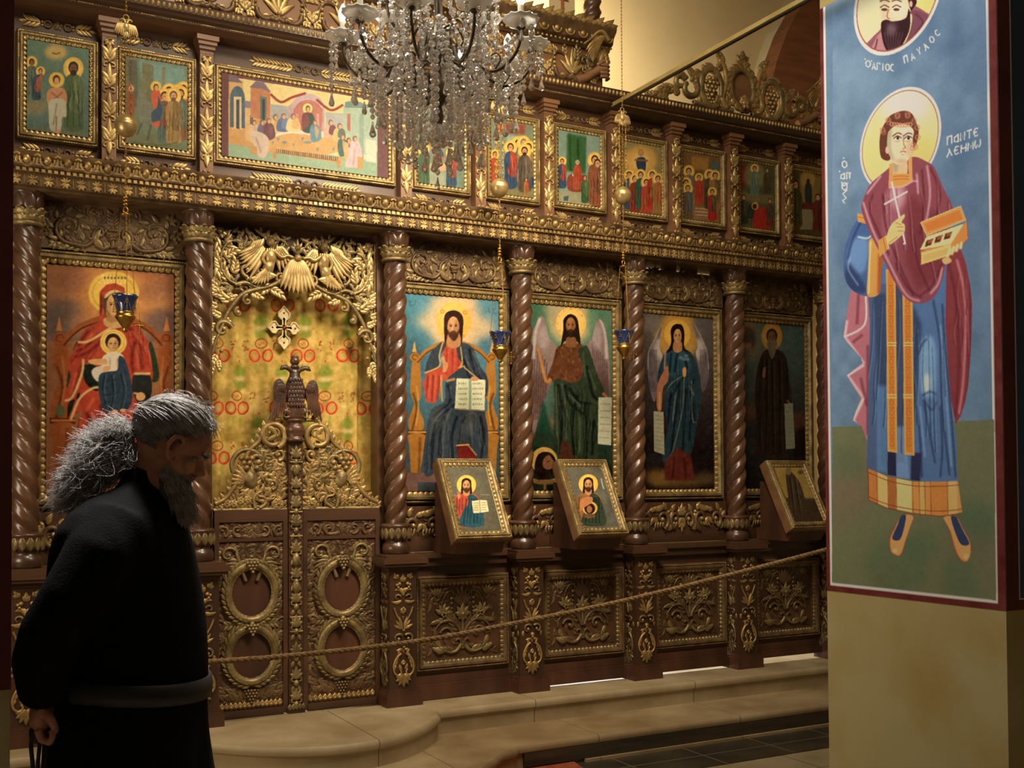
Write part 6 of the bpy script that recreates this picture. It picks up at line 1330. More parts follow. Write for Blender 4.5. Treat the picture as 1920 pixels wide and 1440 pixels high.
def p_baptist(A):
    A.T = (700, 420, 3)
    A.poly([(860, 430), (1400, 430), (1400, 1600), (860, 1600)], (86, 124, 98), grad=((34, 48, 36), (1100, 700), (1100, 1400)))
    for x, y, rx, ry, c in ((1110, 560, 120, 120, (212, 176, 110)), (1020, 500, 60, 60, (170, 150, 110)), (920, 520, 50, 70, (66, 110, 84)), (1260, 560, 60, 80, (90, 132, 104)), (960, 1000, 40, 140, (84, 116, 110)), (1010, 1120, 20, 40, (150, 96, 70))): A.ell(x, y, rx, ry, c, .8, 12)
    A.ell(1112, 560, 84, 92, (228, 180, 84)); A.ell(1112, 560, 70, 78, (240, 196, 100), .5, 4)
    for k in range(12): A.ell(1112+74*math.cos(k*.52), 560+80*math.sin(k*.52), 3, 3, (150, 100, 50), .8)
    for s, pts in ((1, [(1030, 690), (990, 640), (965, 540), (942, 518), (918, 560), (895, 640), (888, 780), (890, 960), (900, 1200), (925, 1120), (960, 1000), (1000, 900), (1020, 800)]), (-1, [(1200, 700), (1230, 640), (1248, 560), (1270, 535), (1300, 580), (1320, 700), (1330, 850), (1330, 1000), (1290, 940), (1240, 860)])):
        A.poly(pts, (136, 112, 106), curve=4); A.setclip(pts)
        x0 = 940 if s > 0 else 1275
        for k in range(8): A.line([(x0+(k-4)*12, 640+20*k), (x0+(k-4)*12-s*10, 800+30*k), (x0+(k-4)*11-s*16, 1100)], 6, (74, 52, 56), .7, 2)
        A.line([(x0, 530), (x0-s*28, 620), (x0-s*36, 760)], 18, (190, 176, 176), .8, 4); A.ell(x0+s*20, 640, 34, 70, (170, 156, 160), .6, 8); A.ell(x0, 950, 50, 120, (92, 62, 54), .6, 12); A.setclip(None)
    A.blob([(940, 1060), (960, 1000), (985, 1100), (1000, 1180), (930, 1190)], (28, 70, 50), .9, 5)
    tun = [(1040, 690), (1130, 670), (1200, 700), (1230, 800), (1220, 900), (1140, 960), (1030, 900), (1000, 880), (975, 880), (1010, 780)]
    A.poly(tun, (104, 62, 36), curve=4); A.setclip(tun)
    for k in range(70): x, y = A.rng.uniform(1000, 1220), A.rng.uniform(680, 920); A.line([(x, y), (x+3, y+16)], 5, (160, 96, 50) if k % 2 else (62, 34, 22), .7, 1, curve=0)
    A.setclip(None)
    G, GD, GL_ = (52, 66, 48), (22, 30, 24), (96, 104, 74)
    rob = [(1180, 690), (1210, 700), (1260, 850), (1300, 940), (1300, 1000), (1260, 1000), (1265, 1240), (1240, 1360), (1140, 1380), (1090, 1320), (1020, 1360), (1015, 1150), (1020, 1000), (1015, 900), (1040, 870), (1100, 890), (1160, 880), (1180, 800), (1150, 720)]
    A.poly(rob, G, curve=4); A.setclip(rob)
    for L in ([(1040, 900), (1060, 1050), (1050, 1300)], [(1080, 900), (1100, 1000), (1200, 1080)], [(1150, 960), (1120, 1100), (1130, 1340)], [(1200, 800), (1230, 950), (1260, 990)], [(1190, 1000), (1200, 1200), (1190, 1360)], [(1100, 920), (1160, 1000), (1230, 1010)], [(1240, 1100), (1230, 1300)]): A.line(L, 15, GD, .85, 3)
    for L in ([(1060, 900), (1085, 1060), (1080, 1300)], [(1100, 960), (1170, 1030)], [(1160, 1080), (1160, 1280)], [(1210, 820), (1250, 930)], [(1180, 720), (1190, 860)], [(1030, 920), (1035, 1200)]): A.line(L, 8, GL_, .7, 3)
    A.setclip(None)
    A.drape([(1020, 900), (1180, 900), (1265, 1000), (1260, 1370), (1015, 1370)], 15, GD, GL_, 7, .6, spread=-.1)
    A.poly([(1050, 1240), (1090, 1210), (1150, 1360), (1150, 1450), (1050, 1450)], (84, 48, 34), soft=3); A.blob([(900, 1180), (960, 1170), (1020, 1200), (1020, 1300), (900, 1300)], (40, 56, 40), .8, 8)
    A.line([(1000, 870), (975, 885), (955, 820), (938, 740), (925, 700)], 20, (186, 122, 62), 1, 1, w2=12); A.line([(925, 710), (918, 690)], 6, (186, 122, 62), curve=0); A.line([(1290, 950), (1310, 975)], 16, (170, 108, 66), 1)
    scroll_text(A, [(1266, 975), (1340, 975), (1336, 1244), (1262, 1236)], 6)
    A.blob([(1068, 600), (1070, 540), (1105, 508), (1145, 530), (1158, 600), (1165, 680), (1140, 660), (1080, 660), (1055, 690)], (46, 30, 22)); A.blob([(1090, 640), (1135, 640), (1140, 690), (1085, 690)], (130, 84, 48))
    A.face(1110, 575, 27, 48, (168, 110, 62), (92, 54, 32), (50, 30, 20), beard=(50, 32, 22))
    # severed head on the charger
    A.ell(962, 1330, 74, 76, (196, 152, 72)); A.ell(975, 1340, 52, 60, (36, 28, 22)); A.blob([(920, 1310), (960, 1280), (1000, 1300), (1010, 1400), (970, 1440), (910, 1400)], (40, 28, 20)); A.blob([(960, 1320), (990, 1300), (1022, 1350), (1010, 1370), (980, 1380), (955, 1360)], (130, 84, 54)); A.line([(975, 1338), (995, 1330)], 5, (60, 34, 24)); A.line([(900, 1435), (960, 1450), (1040, 1430)], 14, (150, 104, 52))
    A.ell(970, 1450, 70, 14, (130, 92, 48)); A.line([(965, 1450), (968, 1520)], 14, (130, 92, 48), curve=0)
def p_angel(A):
    A.T = (1130, 460, 3.2727)
    A.poly([(200, 400), (720, 400), (720, 1600), (200, 1600)], (92, 84, 78), grad=((40, 30, 30), (480, 600), (480, 1250)))
    for x, y, rx, ry, c in ((460, 560, 140, 150, (206, 150, 56)), (300, 480, 60, 60, (120, 110, 104)), (620, 500, 70, 60, (100, 92, 92)), (340, 1420, 80, 50, (150, 112, 50)), (460, 1450, 160, 30, (140, 104, 48)), (630, 1430, 60, 40, (110, 86, 48)), (330, 1310, 60, 50, (50, 46, 48)), (300, 900, 40, 200, (62, 52, 52))): A.ell(x, y, rx, ry, c, .85, 12)
    A.ell(458, 545, 80, 90, (222, 164, 54)); A.ell(458, 545, 64, 74, (232, 180, 70), .5, 6)
    for s, pts in ((1, [(360, 490), (330, 560), (285, 650), (278, 760), (290, 880), (320, 960), (345, 820), (370, 700), (350, 620)]), (-1, [(565, 490), (600, 560), (635, 640), (650, 760), (640, 850), (610, 900), (590, 760), (570, 660), (580, 620)])):
        A.poly(pts, (112, 100, 104), curve=4); A.setclip(pts); A.ell(355 if s > 0 else 585, 640, 40, 70, (190, 176, 166), .85, 8); A.ell(320 if s > 0 else 620, 760, 30, 90, (136, 120, 122), .6, 8)
        x0 = 310 if s > 0 else 620
        for k in range(5): A.line([(x0+(k-2)*10, 640), (x0+(k-2)*10, 900)], 4, (50, 42, 50), .7, 2)
        A.setclip(None); A.line(pts[:4], 4, (196, 184, 176), .8, 1)
    body = [(400, 640), (510, 640), (560, 690), (590, 800), (600, 950), (580, 1080), (540, 1280), (480, 1290), (380, 1330), (370, 1280), (400, 1100), (380, 1000), (390, 880), (340, 860), (345, 760)]
    A.poly(body, (42, 66, 78), curve=4); A.setclip(body)
    A.blob([(400, 650), (500, 650), (540, 760), (400, 800)], (50, 88, 108), .8, 5)
    for L in ([(420, 660), (410, 780)], [(460, 660), (440, 780)], [(500, 680), (520, 760)], [(500, 800), (440, 900), (400, 960)], [(560, 820), (540, 900), (570, 1080)], [(470, 880), (440, 1100), (420, 1280)], [(510, 880), (500, 1100), (490, 1280)], [(420, 900), (400, 1100)], [(550, 950), (530, 1200)]): A.line(L, 12, (18, 28, 38), .8, 3)
    for L in ([(510, 790), (420, 850), (380, 920)], [(500, 800), (490, 1000), (430, 1260), (390, 1320)], [(530, 860), (560, 920)], [(545, 830), (550, 1060), (575, 1085)], [(450, 900), (430, 1080)]): A.line(L, 5, (150, 150, 90), .75, 1)
    A.setclip(None)
    A.drape(body, 13, (18, 28, 38), (96, 128, 132), 5, .55, spread=.25)
    A.poly([(380, 1330), (460, 1240), (540, 1290), (570, 1440), (380, 1440)], (110, 48, 36), soft=3); A.line([(440, 1300), (430, 1430)], 8, (60, 22, 22), .8, 3); A.line([(500, 1300), (510, 1430)], 8, (60, 22, 22), .8, 3)
    A.blob([(370, 780), (400, 740), (402, 830), (370, 880), (360, 1010), (335, 1000), (335, 870)], (172, 106, 74)); A.line([(385, 650), (380, 760)], 12, (176, 130, 110), .8, 2); A.line([(350, 900), (350, 1010)], 12, (196, 140, 84), 1, 1, curve=0); A.blob([(490, 760), (510, 750), (510, 800), (494, 804)], (206, 150, 90))
    for x, y in ((480, 690), (510, 680), (500, 700), (520, 700)): A.ell(x, y, 12, 10, (110, 140, 140), .8, 2)
    scroll_text(A, [(314, 1018), (374, 1022), (380, 1284), (316, 1262)], 9, (160, 160, 132))
    A.blob([(420, 600), (418, 520), (445, 486), (485, 490), (502, 540), (500, 620), (525, 660), (480, 640), (440, 640), (395, 660)], (40, 26, 20)); A.blob([(440, 590), (480, 590), (488, 640), (460, 660), (432, 640)], (180, 122, 76))
    A.face(460, 560, 24, 46, (206, 148, 90), (130, 78, 46), (50, 30, 22))
def p_monk(A):
    A.T = (1130, 460, 3.2727)
    A.poly([(860, 440), (1260, 440), (1260, 1600), (860, 1600)], (78, 92, 84), grad=((46, 44, 42), (1060, 700), (1060, 1200)))
    for x, y, rx, ry, c in ((900, 500, 40, 40, (150, 112, 70)), (1180, 560, 70, 90, (78, 104, 96)), (920, 640, 50, 60, (120, 96, 66)), (1190, 1080, 70, 50, (110, 66, 46)), (900, 1020, 50, 60, (104, 70, 52)), (900, 1230, 60, 60, (56, 58, 52)), (1000, 560, 60, 100, (96, 104, 84))): A.ell(x, y, rx, ry, c, .8, 12)
    A.blob([(880, 500), (920, 520), (940, 590), (900, 640), (870, 600)], (80, 56, 44), .7, 4); A.ell(895, 620, 20, 20, (150, 110, 76), .8, 3)
    A.blob([(1190, 1160), (1230, 1110), (1260, 1160), (1260, 1300), (1180, 1300)], (44, 32, 26), .9, 6)
    A.ell(1038, 560, 64, 86, (176, 126, 46)); A.ell(1038, 560, 52, 72, (190, 140, 58), .6, 5)
    body = [(990, 650), (1070, 640), (1120, 680), (1140, 780), (1160, 960), (1130, 980), (1110, 1150), (1120, 1290), (950, 1290), (945, 1100), (935, 900), (950, 760)]
    A.poly(body, (52, 40, 32), curve=4); A.folds(body, [[(980, 700), (965, 1000), (970, 1280)], [(1010, 700), (1005, 1280)], [(1040, 720), (1050, 1280)], [(1085, 700), (1090, 1000), (1090, 1280)], [(1130, 800), (1140, 950)]], (26, 20, 18), (86, 66, 46), 12, .8, 3)
    A.drape(body, 9, (24, 18, 16), (84, 64, 46), 6, .6, spread=.2)
    A.blob([(985, 760), (1000, 750), (995, 810), (980, 800)], (130, 90, 60)); A.line([(1130, 950), (1150, 975)], 12, (130, 90, 60))
    scroll_text(A, [(1114, 972), (1166, 968), (1180, 1246), (1124, 1250)], 10, (140, 140, 112))
    A.ell(1038, 556, 34, 44, (60, 44, 34)); A.face(1038, 570, 24, 42, (132, 88, 54), (80, 50, 32), (40, 26, 20)); A.blob([(1010, 590), (1068, 590), (1062, 650), (1040, 700), (1020, 660)], (112, 98, 74), .95, 1)
    A.line([(1026, 600), (1030, 670)], 4, (70, 58, 44), .6, 1)
EI = .98
big_icon(XC[0], XC[1], 'framed icon of a red-robed mother enthroned with a child on her lap', EI, p_virgin, (150, 96, 60), 11)
big_icon(XC[2], XC[3], 'framed icon of Christ in red and dark blue seated on a golden throne', EI, p_christ, (70, 120, 140), 12)
big_icon(XC[3], XC[4], 'framed icon of a winged bearded prophet in green holding a white scroll', EI, p_baptist, (60, 90, 70), 13)
big_icon(XC[4], XC[5], 'framed icon of a blue-robed angel with a yellow halo and hanging scroll', EI, p_angel, (70, 60, 56), 14)
big_icon(XC[5], XC[6], 'framed icon of a dark-robed monk with a white beard and pale scroll', EI, p_monk, (60, 60, 54), 15)
# ------------------------------------------------------------------ festival icons of the upper tier
def fest_icon(x0, x1, label, E, paint, bg, nu=110, nv=130, seed=1, wide=False):
    z0, z1 = 3.143, 3.663; fw = .046; yb = .029; yc = .008
    t = thing('framed_festival_icon', ((x0+x1)/2, .02, z0), label, 'icon', 'framed festival icons of the upper row')
    mb = MB(); g = MB(); moulding_frame(mb, x0, x1, z0, z1, fw, yb, .036, g, egg=.024, bead=.011)
    f = build(mb, 'frame', OLDGOLD, t, auto=50); build(g, 'gilt_beads', GOLDB, f)
    fn = lambda x, y: (lambda p: (p[0], p[2]))(PY(x, y, yc))
    A = Art(fn, x0+fw-.002, x1-fw+.002, z0+fw-.002, z1-fw+.002, nu, nv, bg, seed)
    paint(A); A.T = (0, 0, 1); A.clip = None
    A.finish(lambda U, V: np.stack([U, np.full_like(U, yc), V], -1), E, 'painting', t, rough=.4, grain=3)
    for nm, zz in (('top_garland', 3.715), ('bottom_garland', 3.100)):
        g = MB(); g.F = Fr(((x0+x1)/2, .029, zz)); garland(g, min(.30 if wide else .155, (x1-x0)/2-.03)); g.F = ID; build(g, nm, [GOLDB, BRONZE], t)
    return t
SK, HR = (206, 150, 104), (84, 52, 34)
def p_bapt(A):
    A.T = (0, 0, 3); A.poly([(100, 200), (520, 200), (520, 800), (100, 800)], (98, 128, 108), grad=((92, 118, 110), (300, 300), (300, 750)))
    A.ell(314, 295, 62, 42, (206, 168, 92), .95, 6); A.line([(296, 298), (316, 306), (338, 296)], 6, (96, 84, 60)); A.ell(200, 600, 70, 40, (150, 128, 84), .8, 10); A.ell(300, 740, 200, 30, (120, 108, 78), .6, 8); A.ell(200, 500, 60, 60, (120, 124, 96), .7, 10)
    A.mini(180, 352, 200, True, (150, 100, 70), HR, (104, 120, 104), (90, 100, 90)); A.mini(205, 402, 160, True, SK, HR, (60, 84, 96), (196, 92, 62), lean=24); A.mini(412, 385, 350, True, (130, 86, 56), (62, 40, 26), (84, 104, 66), (100, 116, 74), beard=True)
    A.ell(318, 450, 43, 43, (226, 180, 66)); A.blob([(280, 500), (360, 500), (376, 570), (350, 640), (340, 740), (300, 740), (296, 640), (262, 560)], (196, 134, 92)); A.line([(290, 520), (340, 560)], 8, (140, 84, 56), .8, 2); A.line([(350, 520), (300, 560)], 8, (140, 84, 56), .8, 2)
    A.blob([(280, 565), (360, 560), (372, 650), (350, 660), (340, 720), (285, 730), (275, 640)], (176, 172, 146)); A.line([(320, 580), (300, 700)], 8, (120, 116, 96), .7, 2); A.ell(318, 448, 21, 26, HR); A.ell(319, 456, 14, 20, SK); A.line([(318, 650), (316, 730)], 6, (120, 76, 52), .8, 1)
def p_entry(A):
    A.T = (0, 0, 3); A.poly([(700, 300), (1060, 300), (1060, 880), (700, 880)], (108, 122, 96))
    A.poly([(780, 340), (1040, 380), (1040, 520), (900, 500), (800, 480)], (112, 150, 140), soft=5); A.poly([(720, 340), (770, 340), (780, 600), (720, 600)], (96, 100, 84)); A.poly([(800, 350), (865, 370), (860, 560), (800, 560)], (118, 116, 84)); A.poly([(910, 380), (930, 380), (930, 500), (910, 500)], (130, 124, 92)); A.ell(850, 800, 160, 50, (112, 112, 80), .8, 10)
    A.blob([(770, 560), (800, 520), (830, 560), (860, 600), (900, 640), (890, 740), (850, 700), (800, 700), (780, 640)], (120, 122, 104)); A.line([(790, 520), (780, 500)], 8, (120, 122, 104)); A.line([(850, 700), (830, 790)], 12, (90, 92, 76)); A.line([(800, 690), (770, 760)], 10, (90, 92, 76))
    A.blob([(720, 470), (740, 500), (760, 560), (750, 680), (720, 680)], (150, 84, 56)); A.ell(740, 500, 16, 18, SK)
    for k, x in enumerate((1030, 1000, 975, 950, 1015, 925)): A.mini(x, 505+(k % 3)*14+(0 if k < 3 else 10), 260, True, SK, HR, ((92, 104, 84), (150, 110, 60), (96, 96, 110), (120, 96, 70), (130, 90, 60), (88, 110, 100))[k], ((176, 76, 56), (130, 110, 60), (96, 80, 60), (156, 126, 70), (90, 110, 90), (150, 70, 50))[k], beard=k % 2 == 0)
    A.mini(975, 540, 270, True, SK, (120, 84, 56), (160, 128, 72), (130, 100, 56), beard=True)
    A.ell(876, 487, 30, 30, (226, 180, 66)); A.blob([(860, 510), (898, 515), (908, 600), (870, 610), (852, 560)], (206, 92, 56)); A.blob([(890, 540), (912, 620), (890, 700), (862, 690), (850, 640), (884, 600)], (64, 84, 104)); A.ell(878, 492, 15, 20, HR); A.ell(880, 496, 11, 16, SK); A.blob([(862, 690), (900, 680), (890, 715), (866, 710)], (200, 90, 60)); A.line([(740, 800), (900, 815), (1000, 800)], 10, (84, 92, 60), .7, 2)
def p_supper(A):
    A.T = (360, 0, 3); A.poly([(0, 300), (1300, 300), (1300, 1200), (0, 1200)], (124, 74, 74))
    A.poly([(208, 432), (940, 550), (1043, 580), (1040, 992), (206, 876)], (238, 214, 138))
    A.poly([(206, 795), (1040, 905), (1040, 992), (206, 876)], (156, 188, 152))
    O_, OD, LV, TE = (222, 164, 92), (176, 110, 66), (150, 130, 150), (116, 140, 142)
    A.poly([(208, 560), (420, 590), (430, 850), (206, 805)], O_); A.poly([(208, 440), (288, 455), (290, 730), (208, 725)], (228, 176, 108)); A.poly([(208, 420), (250, 430), (288, 470), (208, 460)], (130, 110, 120)); 
    A.ell(257, 560, 42, 75, (86, 112, 130)); A.poly([(215, 560), (299, 560), (299, 722), (215, 715)], (86, 112, 130)); A.poly([(236, 545), (280, 545), (280, 728), (236, 722)], (232, 196, 136)); A.poly([(250, 560), (268, 560), (268, 726), (250, 722)], (70, 84, 104))
    A.poly([(300, 590), (360, 600), (360, 800), (300, 790)], (228, 182, 120)); A.poly([(296, 566), (350, 575), (358, 612), (300, 606)], LV); A.poly([(328, 650), (345, 650), (345, 700), (328, 700)], (120, 112, 90))
    A.poly([(330, 490), (385, 470), (440, 520), (442, 680), (330, 660)], (206, 130, 84)); A.poly([(325, 492), (360, 458), (405, 465), (446, 520), (390, 500)], (134, 112, 132)); A.poly([(385, 540), (420, 550), (418, 680), (385, 670)], (96, 122, 122)); A.poly([(396, 560), (410, 560), (410, 676), (396, 672)], (60, 72, 70))
    A.poly([(442, 585), (550, 600), (550, 690), (442, 680)], (172, 172, 172)); A.poly([(540, 600), (640, 520), (745, 620), (745, 740), (540, 700)], (190, 160, 166)); A.ell(652, 610, 92, 84, (204, 176, 180)); A.poly([(570, 610), (735, 610), (730, 740), (570, 730)], (206, 120, 106)); A.ell(652, 625, 76, 62, (206, 120, 106)); A.poly([(580, 640), (600, 640), (600, 720), (580, 718)], (220, 150, 136)); A.poly([(700, 640), (716, 640), (716, 730), (700, 728)], (224, 160, 146))
    A.poly([(750, 630), (860, 640), (860, 760), (750, 740)], (180, 184, 180)); A.poly([(850, 590), (1043, 600), (1040, 920), (850, 780)], (172, 196, 170)); A.poly([(860, 575), (910, 565), (990, 590), (990, 610), (860, 606)], (120, 150, 140)); A.poly([(872, 640), (890, 640), (890, 740), (872, 730)], (196, 110, 96)); A.poly([(940, 640), (965, 640), (965, 900), (940, 890)], (150, 176, 158)); A.poly([(975, 780), (1035, 790), (1035, 915), (975, 905)], (206, 214, 190))
    A.line([(442, 530), (500, 575), (560, 550), (640, 525)], 14, (176, 62, 46)); A.line([(700, 560), (780, 620), (850, 590)], 14, (176, 62, 46))
    A.blob([(420, 800), (450, 755), (560, 738), (700, 750), (840, 790), (850, 840), (700, 880), (560, 870), (430, 850)], (226, 172, 96)); A.poly([(418, 826), (850, 888), (846, 918), (418, 852)], (226, 166, 84)); A.line([(440, 770), (560, 742), (740, 765)], 16, (226, 220, 204), .95)
    A.poly([(476, 835), (820, 882), (820, 906), (476, 858)], (120, 84, 50)); 
    for k in range(30): A.line([(482+k*11.4, 836+k*1.55), (482+k*11.4, 857+k*1.55)], 4, (232, 190, 116), .95, curve=0)
    for x, y in ((466, 880), (824, 930)): A.poly([(x-8, y-30), (x+10, y-28), (x+10, y+14), (x-8, y+12)], (206, 150, 76))
    for x, y, r in ((455, 800, 7), (485, 780, 7), (520, 800, 14), (572, 812, 7), (622, 778, 8), (650, 800, 24), (705, 835, 7), (795, 838, 7), (840, 860, 6)): A.ell(x, y, r, 7, (132, 150, 150)); A.line([(x, y), (x, y+14)], 5, (132, 150, 150), curve=0)
    fig = [(470, 660, (232, 196, 130), (226, 170, 90)), (515, 655, (92, 116, 160), (112, 138, 180)), (570, 655, (236, 208, 140), (230, 180, 110)), (780, 690, (220, 176, 150), (124, 64, 74)), (830, 710, (226, 190, 120), (80, 120, 110))]
    for x, y, c1, c2 in fig: A.blob([(x-30, y+20), (x, y+8), (x+30, y+22), (x+36, y+80), (x-36, y+80)], c1); A.blob([(x, y+12), (x+28, y+24), (x+30, y+70), (x-10, y+60)], c2, .9); A.ell(x, y, 14, 18, (150, 110, 80)); A.ell(x+3, y+3, 9, 12, (222, 172, 130))
    A.ell(650, 612, 31, 32, (246, 216, 120)); A.ring(650, 612, 30, 31, 3, (120, 96, 60), .8); A.blob([(620, 650), (650, 632), (684, 650), (690, 740), (624, 738)], (140, 70, 66)); A.blob([(655, 645), (684, 652), (692, 738), (622, 738), (660, 700)], (58, 88, 76)); A.ell(652, 612, 13, 18, (110, 70, 50)); A.ell(653, 616, 9, 13, (222, 170, 126))
    for x, y, c1, c2 in ((350, 690, (226, 190, 150), (206, 176, 160)), (395, 690, (110, 110, 150), (150, 90, 70)), (432, 680, (124, 70, 78), (140, 90, 90)), (690, 690, (100, 150, 170), (220, 170, 110)), (845, 770, (70, 116, 110), (226, 180, 120)), (880, 790, (230, 180, 110), (130, 80, 100)), (915, 780, (232, 190, 196), (216, 170, 180))):
        A.blob([(x-22, y+18), (x+4, y+8), (x+28, y+30), (x+36, y+90), (x-10, y+110), (x-26, y+70)], c1); A.blob([(x, y+20), (x+24, y+40), (x+10, y+90)], c2, .8); A.ell(x, y, 13, 17, (140, 100, 76)); A.ell(x+3, y+3, 8, 12, (222, 172, 130))
    A.blob([(340, 740), (400, 750), (435, 790), (425, 860), (400, 890), (370, 870), (350, 830)], (216, 190, 170)); A.line([(360, 770), (390, 860)], 7, (170, 130, 110), .7, 2); A.blob([(880, 830), (950, 830), (945, 930), (900, 940), (860, 930), (880, 870)], (230, 186, 190)); A.line([(915, 840), (905, 930)], 7, (190, 130, 140), .7, 2); A.poly([(330, 820), (366, 824), (366, 870), (330, 862)], (216, 160, 84)); A.poly([(930, 880), (960, 884), (960, 950), (930, 946)], (216, 160, 84))
def gen(T, bgs, figs, extra=None):
    def f(A):
        A.T = T
        for P, c in bgs: A.poly(P, c, soft=4)
        if extra: extra(A)
        for q in figs: A.mini(*q[:2], q[2], q[3], SK, q[4], q[5], q[6], beard=q[7] if len(q) > 7 else False)
    return f
T3, T4 = (720, 0, 3), (1100, 0, 3)
RD_, BL_, GN_, OC_, GY_ = (190, 70, 46), (60, 84, 112), (70, 100, 66), (160, 116, 60), (104, 110, 104)
pb = gen(T3, [([(150, 600), (460, 600), (460, 1060), (150, 1060)], (112, 132, 110)), ([(230, 950), (350, 960), (350, 1050), (230, 1030)], (140, 148, 124))],
         [(225, 840, 200, True, HR, (74, 104, 70), (60, 90, 66)), (378, 862, 190, True, HR, (60, 84, 104), RD_)], lambda A: (A.ell(300, 800, 60, 60, (190, 150, 90), .6, 8), A.blob([(255, 925), (300, 905), (345, 925), (345, 960), (260, 950)], (200, 150, 104)), A.blob([(290, 840), (330, 850), (330, 910), (280, 930)], (180, 80, 56)), A.line([(310, 820), (330, 880)], 16, (60, 84, 110))))
pc_ = gen(T3, [([(590, 650), (850, 690), (850, 1130), (590, 1110)], (120, 134, 110)), ([(640, 690), (800, 700), (790, 760), (640, 750)], (150, 84, 60)), ([(690, 760), (790, 770), (780, 900), (690, 900)], (150, 166, 146)), ([(600, 1040), (840, 1060), (840, 1130), (600, 1110)], (130, 122, 80))],
          [(625, 870, 170, True, HR, RD_, OC_), (755, 810, 240, True, HR, GY_, BL_), (785, 805, 230, True, (120, 110, 100), OC_, GY_), (812, 830, 230, True, HR, BL_, OC_), (790, 850, 230, True, HR, (96, 84, 70), (110, 96, 80), True), (712, 830, 230, True, HR, BL_, RD_), (640, 960, 120, False, HR, RD_, GN_), (800, 1010, 90, False, HR, OC_, RD_)])
pd = gen(T3, [([(980, 740), (1210, 780), (1210, 1180), (980, 1150)], (124, 150, 132)), ([(1030, 750), (1140, 770), (1135, 980), (1025, 960)], (62, 104, 58)), ([(980, 1070), (1210, 1090), (1210, 1180), (980, 1150)], (150, 150, 112)), ([(1140, 780), (1165, 780), (1165, 960), (1140, 960)], (130, 146, 136))],
         [(1185, 900, 250, True, HR, (140, 92, 56), OC_), (1200, 920, 240, False, HR, (150, 84, 56), (120, 84, 60)), (1088, 915, 150, False, (150, 146, 130), (176, 84, 56), RD_), (1003, 908, 150, True, HR, BL_, RD_), (1130, 1000, 140, False, HR, GN_, (96, 120, 70))], lambda A: (A.line([(1045, 780), (1050, 960)], 12, (40, 76, 40), .7, 4), A.line([(1090, 780), (1092, 900)], 12, (40, 76, 40), .7, 4), A.blob([(1040, 985), (1130, 990), (1140, 1070), (1040, 1070)], (150, 70, 50)), A.line([(1060, 985), (1110, 990)], 12, (206, 196, 170)), A.poly([(1010, 1105), (1040, 1100), (1035, 1130), (1012, 1128)], (70, 92, 110))))
pe = gen(T4, [([(210, 800), (420, 820), (420, 1220), (210, 1210)], (150, 136, 84)), ([(210, 1150), (420, 1160), (420, 1220), (210, 1210)], (120, 112, 66))],
         [(240+k*32, 985+(k % 2)*22+(20 if 2 < k < 4 else 0), 190, True, HR, (BL_, (150, 60, 46), GN_, RD_, (176, 60, 40), OC_)[k], (OC_, (110, 60, 60), BL_, (150, 110, 60), OC_, (176, 90, 50))[k]) for k in range(6)],
         lambda A: (A.ell(305, 900, 90, 80, (222, 164, 72), .9, 8), A.ell(305, 905, 50, 55, (230, 190, 100), .7, 8), A.ell(306, 860, 15, 20, (190, 130, 60)), A.blob([(285, 890), (328, 890), (332, 950), (315, 990), (298, 970), (280, 930)], (54, 72, 92)), A.line([(270, 900), (345, 905)], 10, (150, 90, 60)), A.ell(306, 858, 9, 12, SK)))
pf = gen(T4, [([(545, 870), (745, 900), (745, 1250), (545, 1220)], (130, 96, 56)), ([(590, 880), (690, 890), (680, 960), (590, 950)], (176, 124, 56)), ([(700, 910), (740, 915), (740, 980), (700, 970)], (84, 110, 110)), ([(560, 1150), (740, 1170), (740, 1250), (545, 1220)], (150, 110, 70))],
         [(575, 965, 200, True, HR, OC_, GY_), (560, 1030, 190, True, HR, (110, 96, 70), OC_), (690, 985, 190, True, HR, (92, 80, 60), OC_), (722, 990, 190, True, HR, OC_, (110, 90, 60)), (570, 1060, 180, True, HR, (110, 90, 60), (90, 96, 100)), (632, 1000, 150, True, HR, RD_, (196, 56, 44)), (706, 1080, 160, True, HR, (190, 50, 40), (84, 96, 66))], lambda A: [A.line([(610, 1170+k*18), (680, 1176+k*18)], 6, (196, 160, 110), curve=0) for k in range(3)])
pg = gen(T4, [([(860, 920), (1050, 940), (1050, 1290), (860, 1270)], (92, 96, 66)), ([(870, 920), (900, 925), (890, 1060), (865, 1060)], (150, 60, 46)), ([(860, 1080), (1050, 1100), (1050, 1150), (860, 1130)], (130, 116, 70))],
         [(945, 950, 150, True, HR, (110, 130, 110), (120, 140, 120)), (1015, 960, 130, False, HR, (92, 80, 50), (100, 90, 56)), (885, 1110, 150, False, HR, (60, 64, 56), (92, 84, 56)), (1030, 1130, 140, False, HR, (130, 70, 44), (70, 84, 70))], lambda A: (A.ell(945, 990, 60, 70, (160, 150, 90), .6, 8), A.blob([(890, 1160), (960, 1150), (1000, 1200), (960, 1230), (900, 1220)], (58, 70, 60)), A.blob([(950, 1180), (1000, 1170), (1040, 1280), (940, 1280)], (190, 50, 40)), A.ell(948, 1158, 20, 22, (206, 160, 70)), A.ell(945, 1160, 12, 14, HR)))
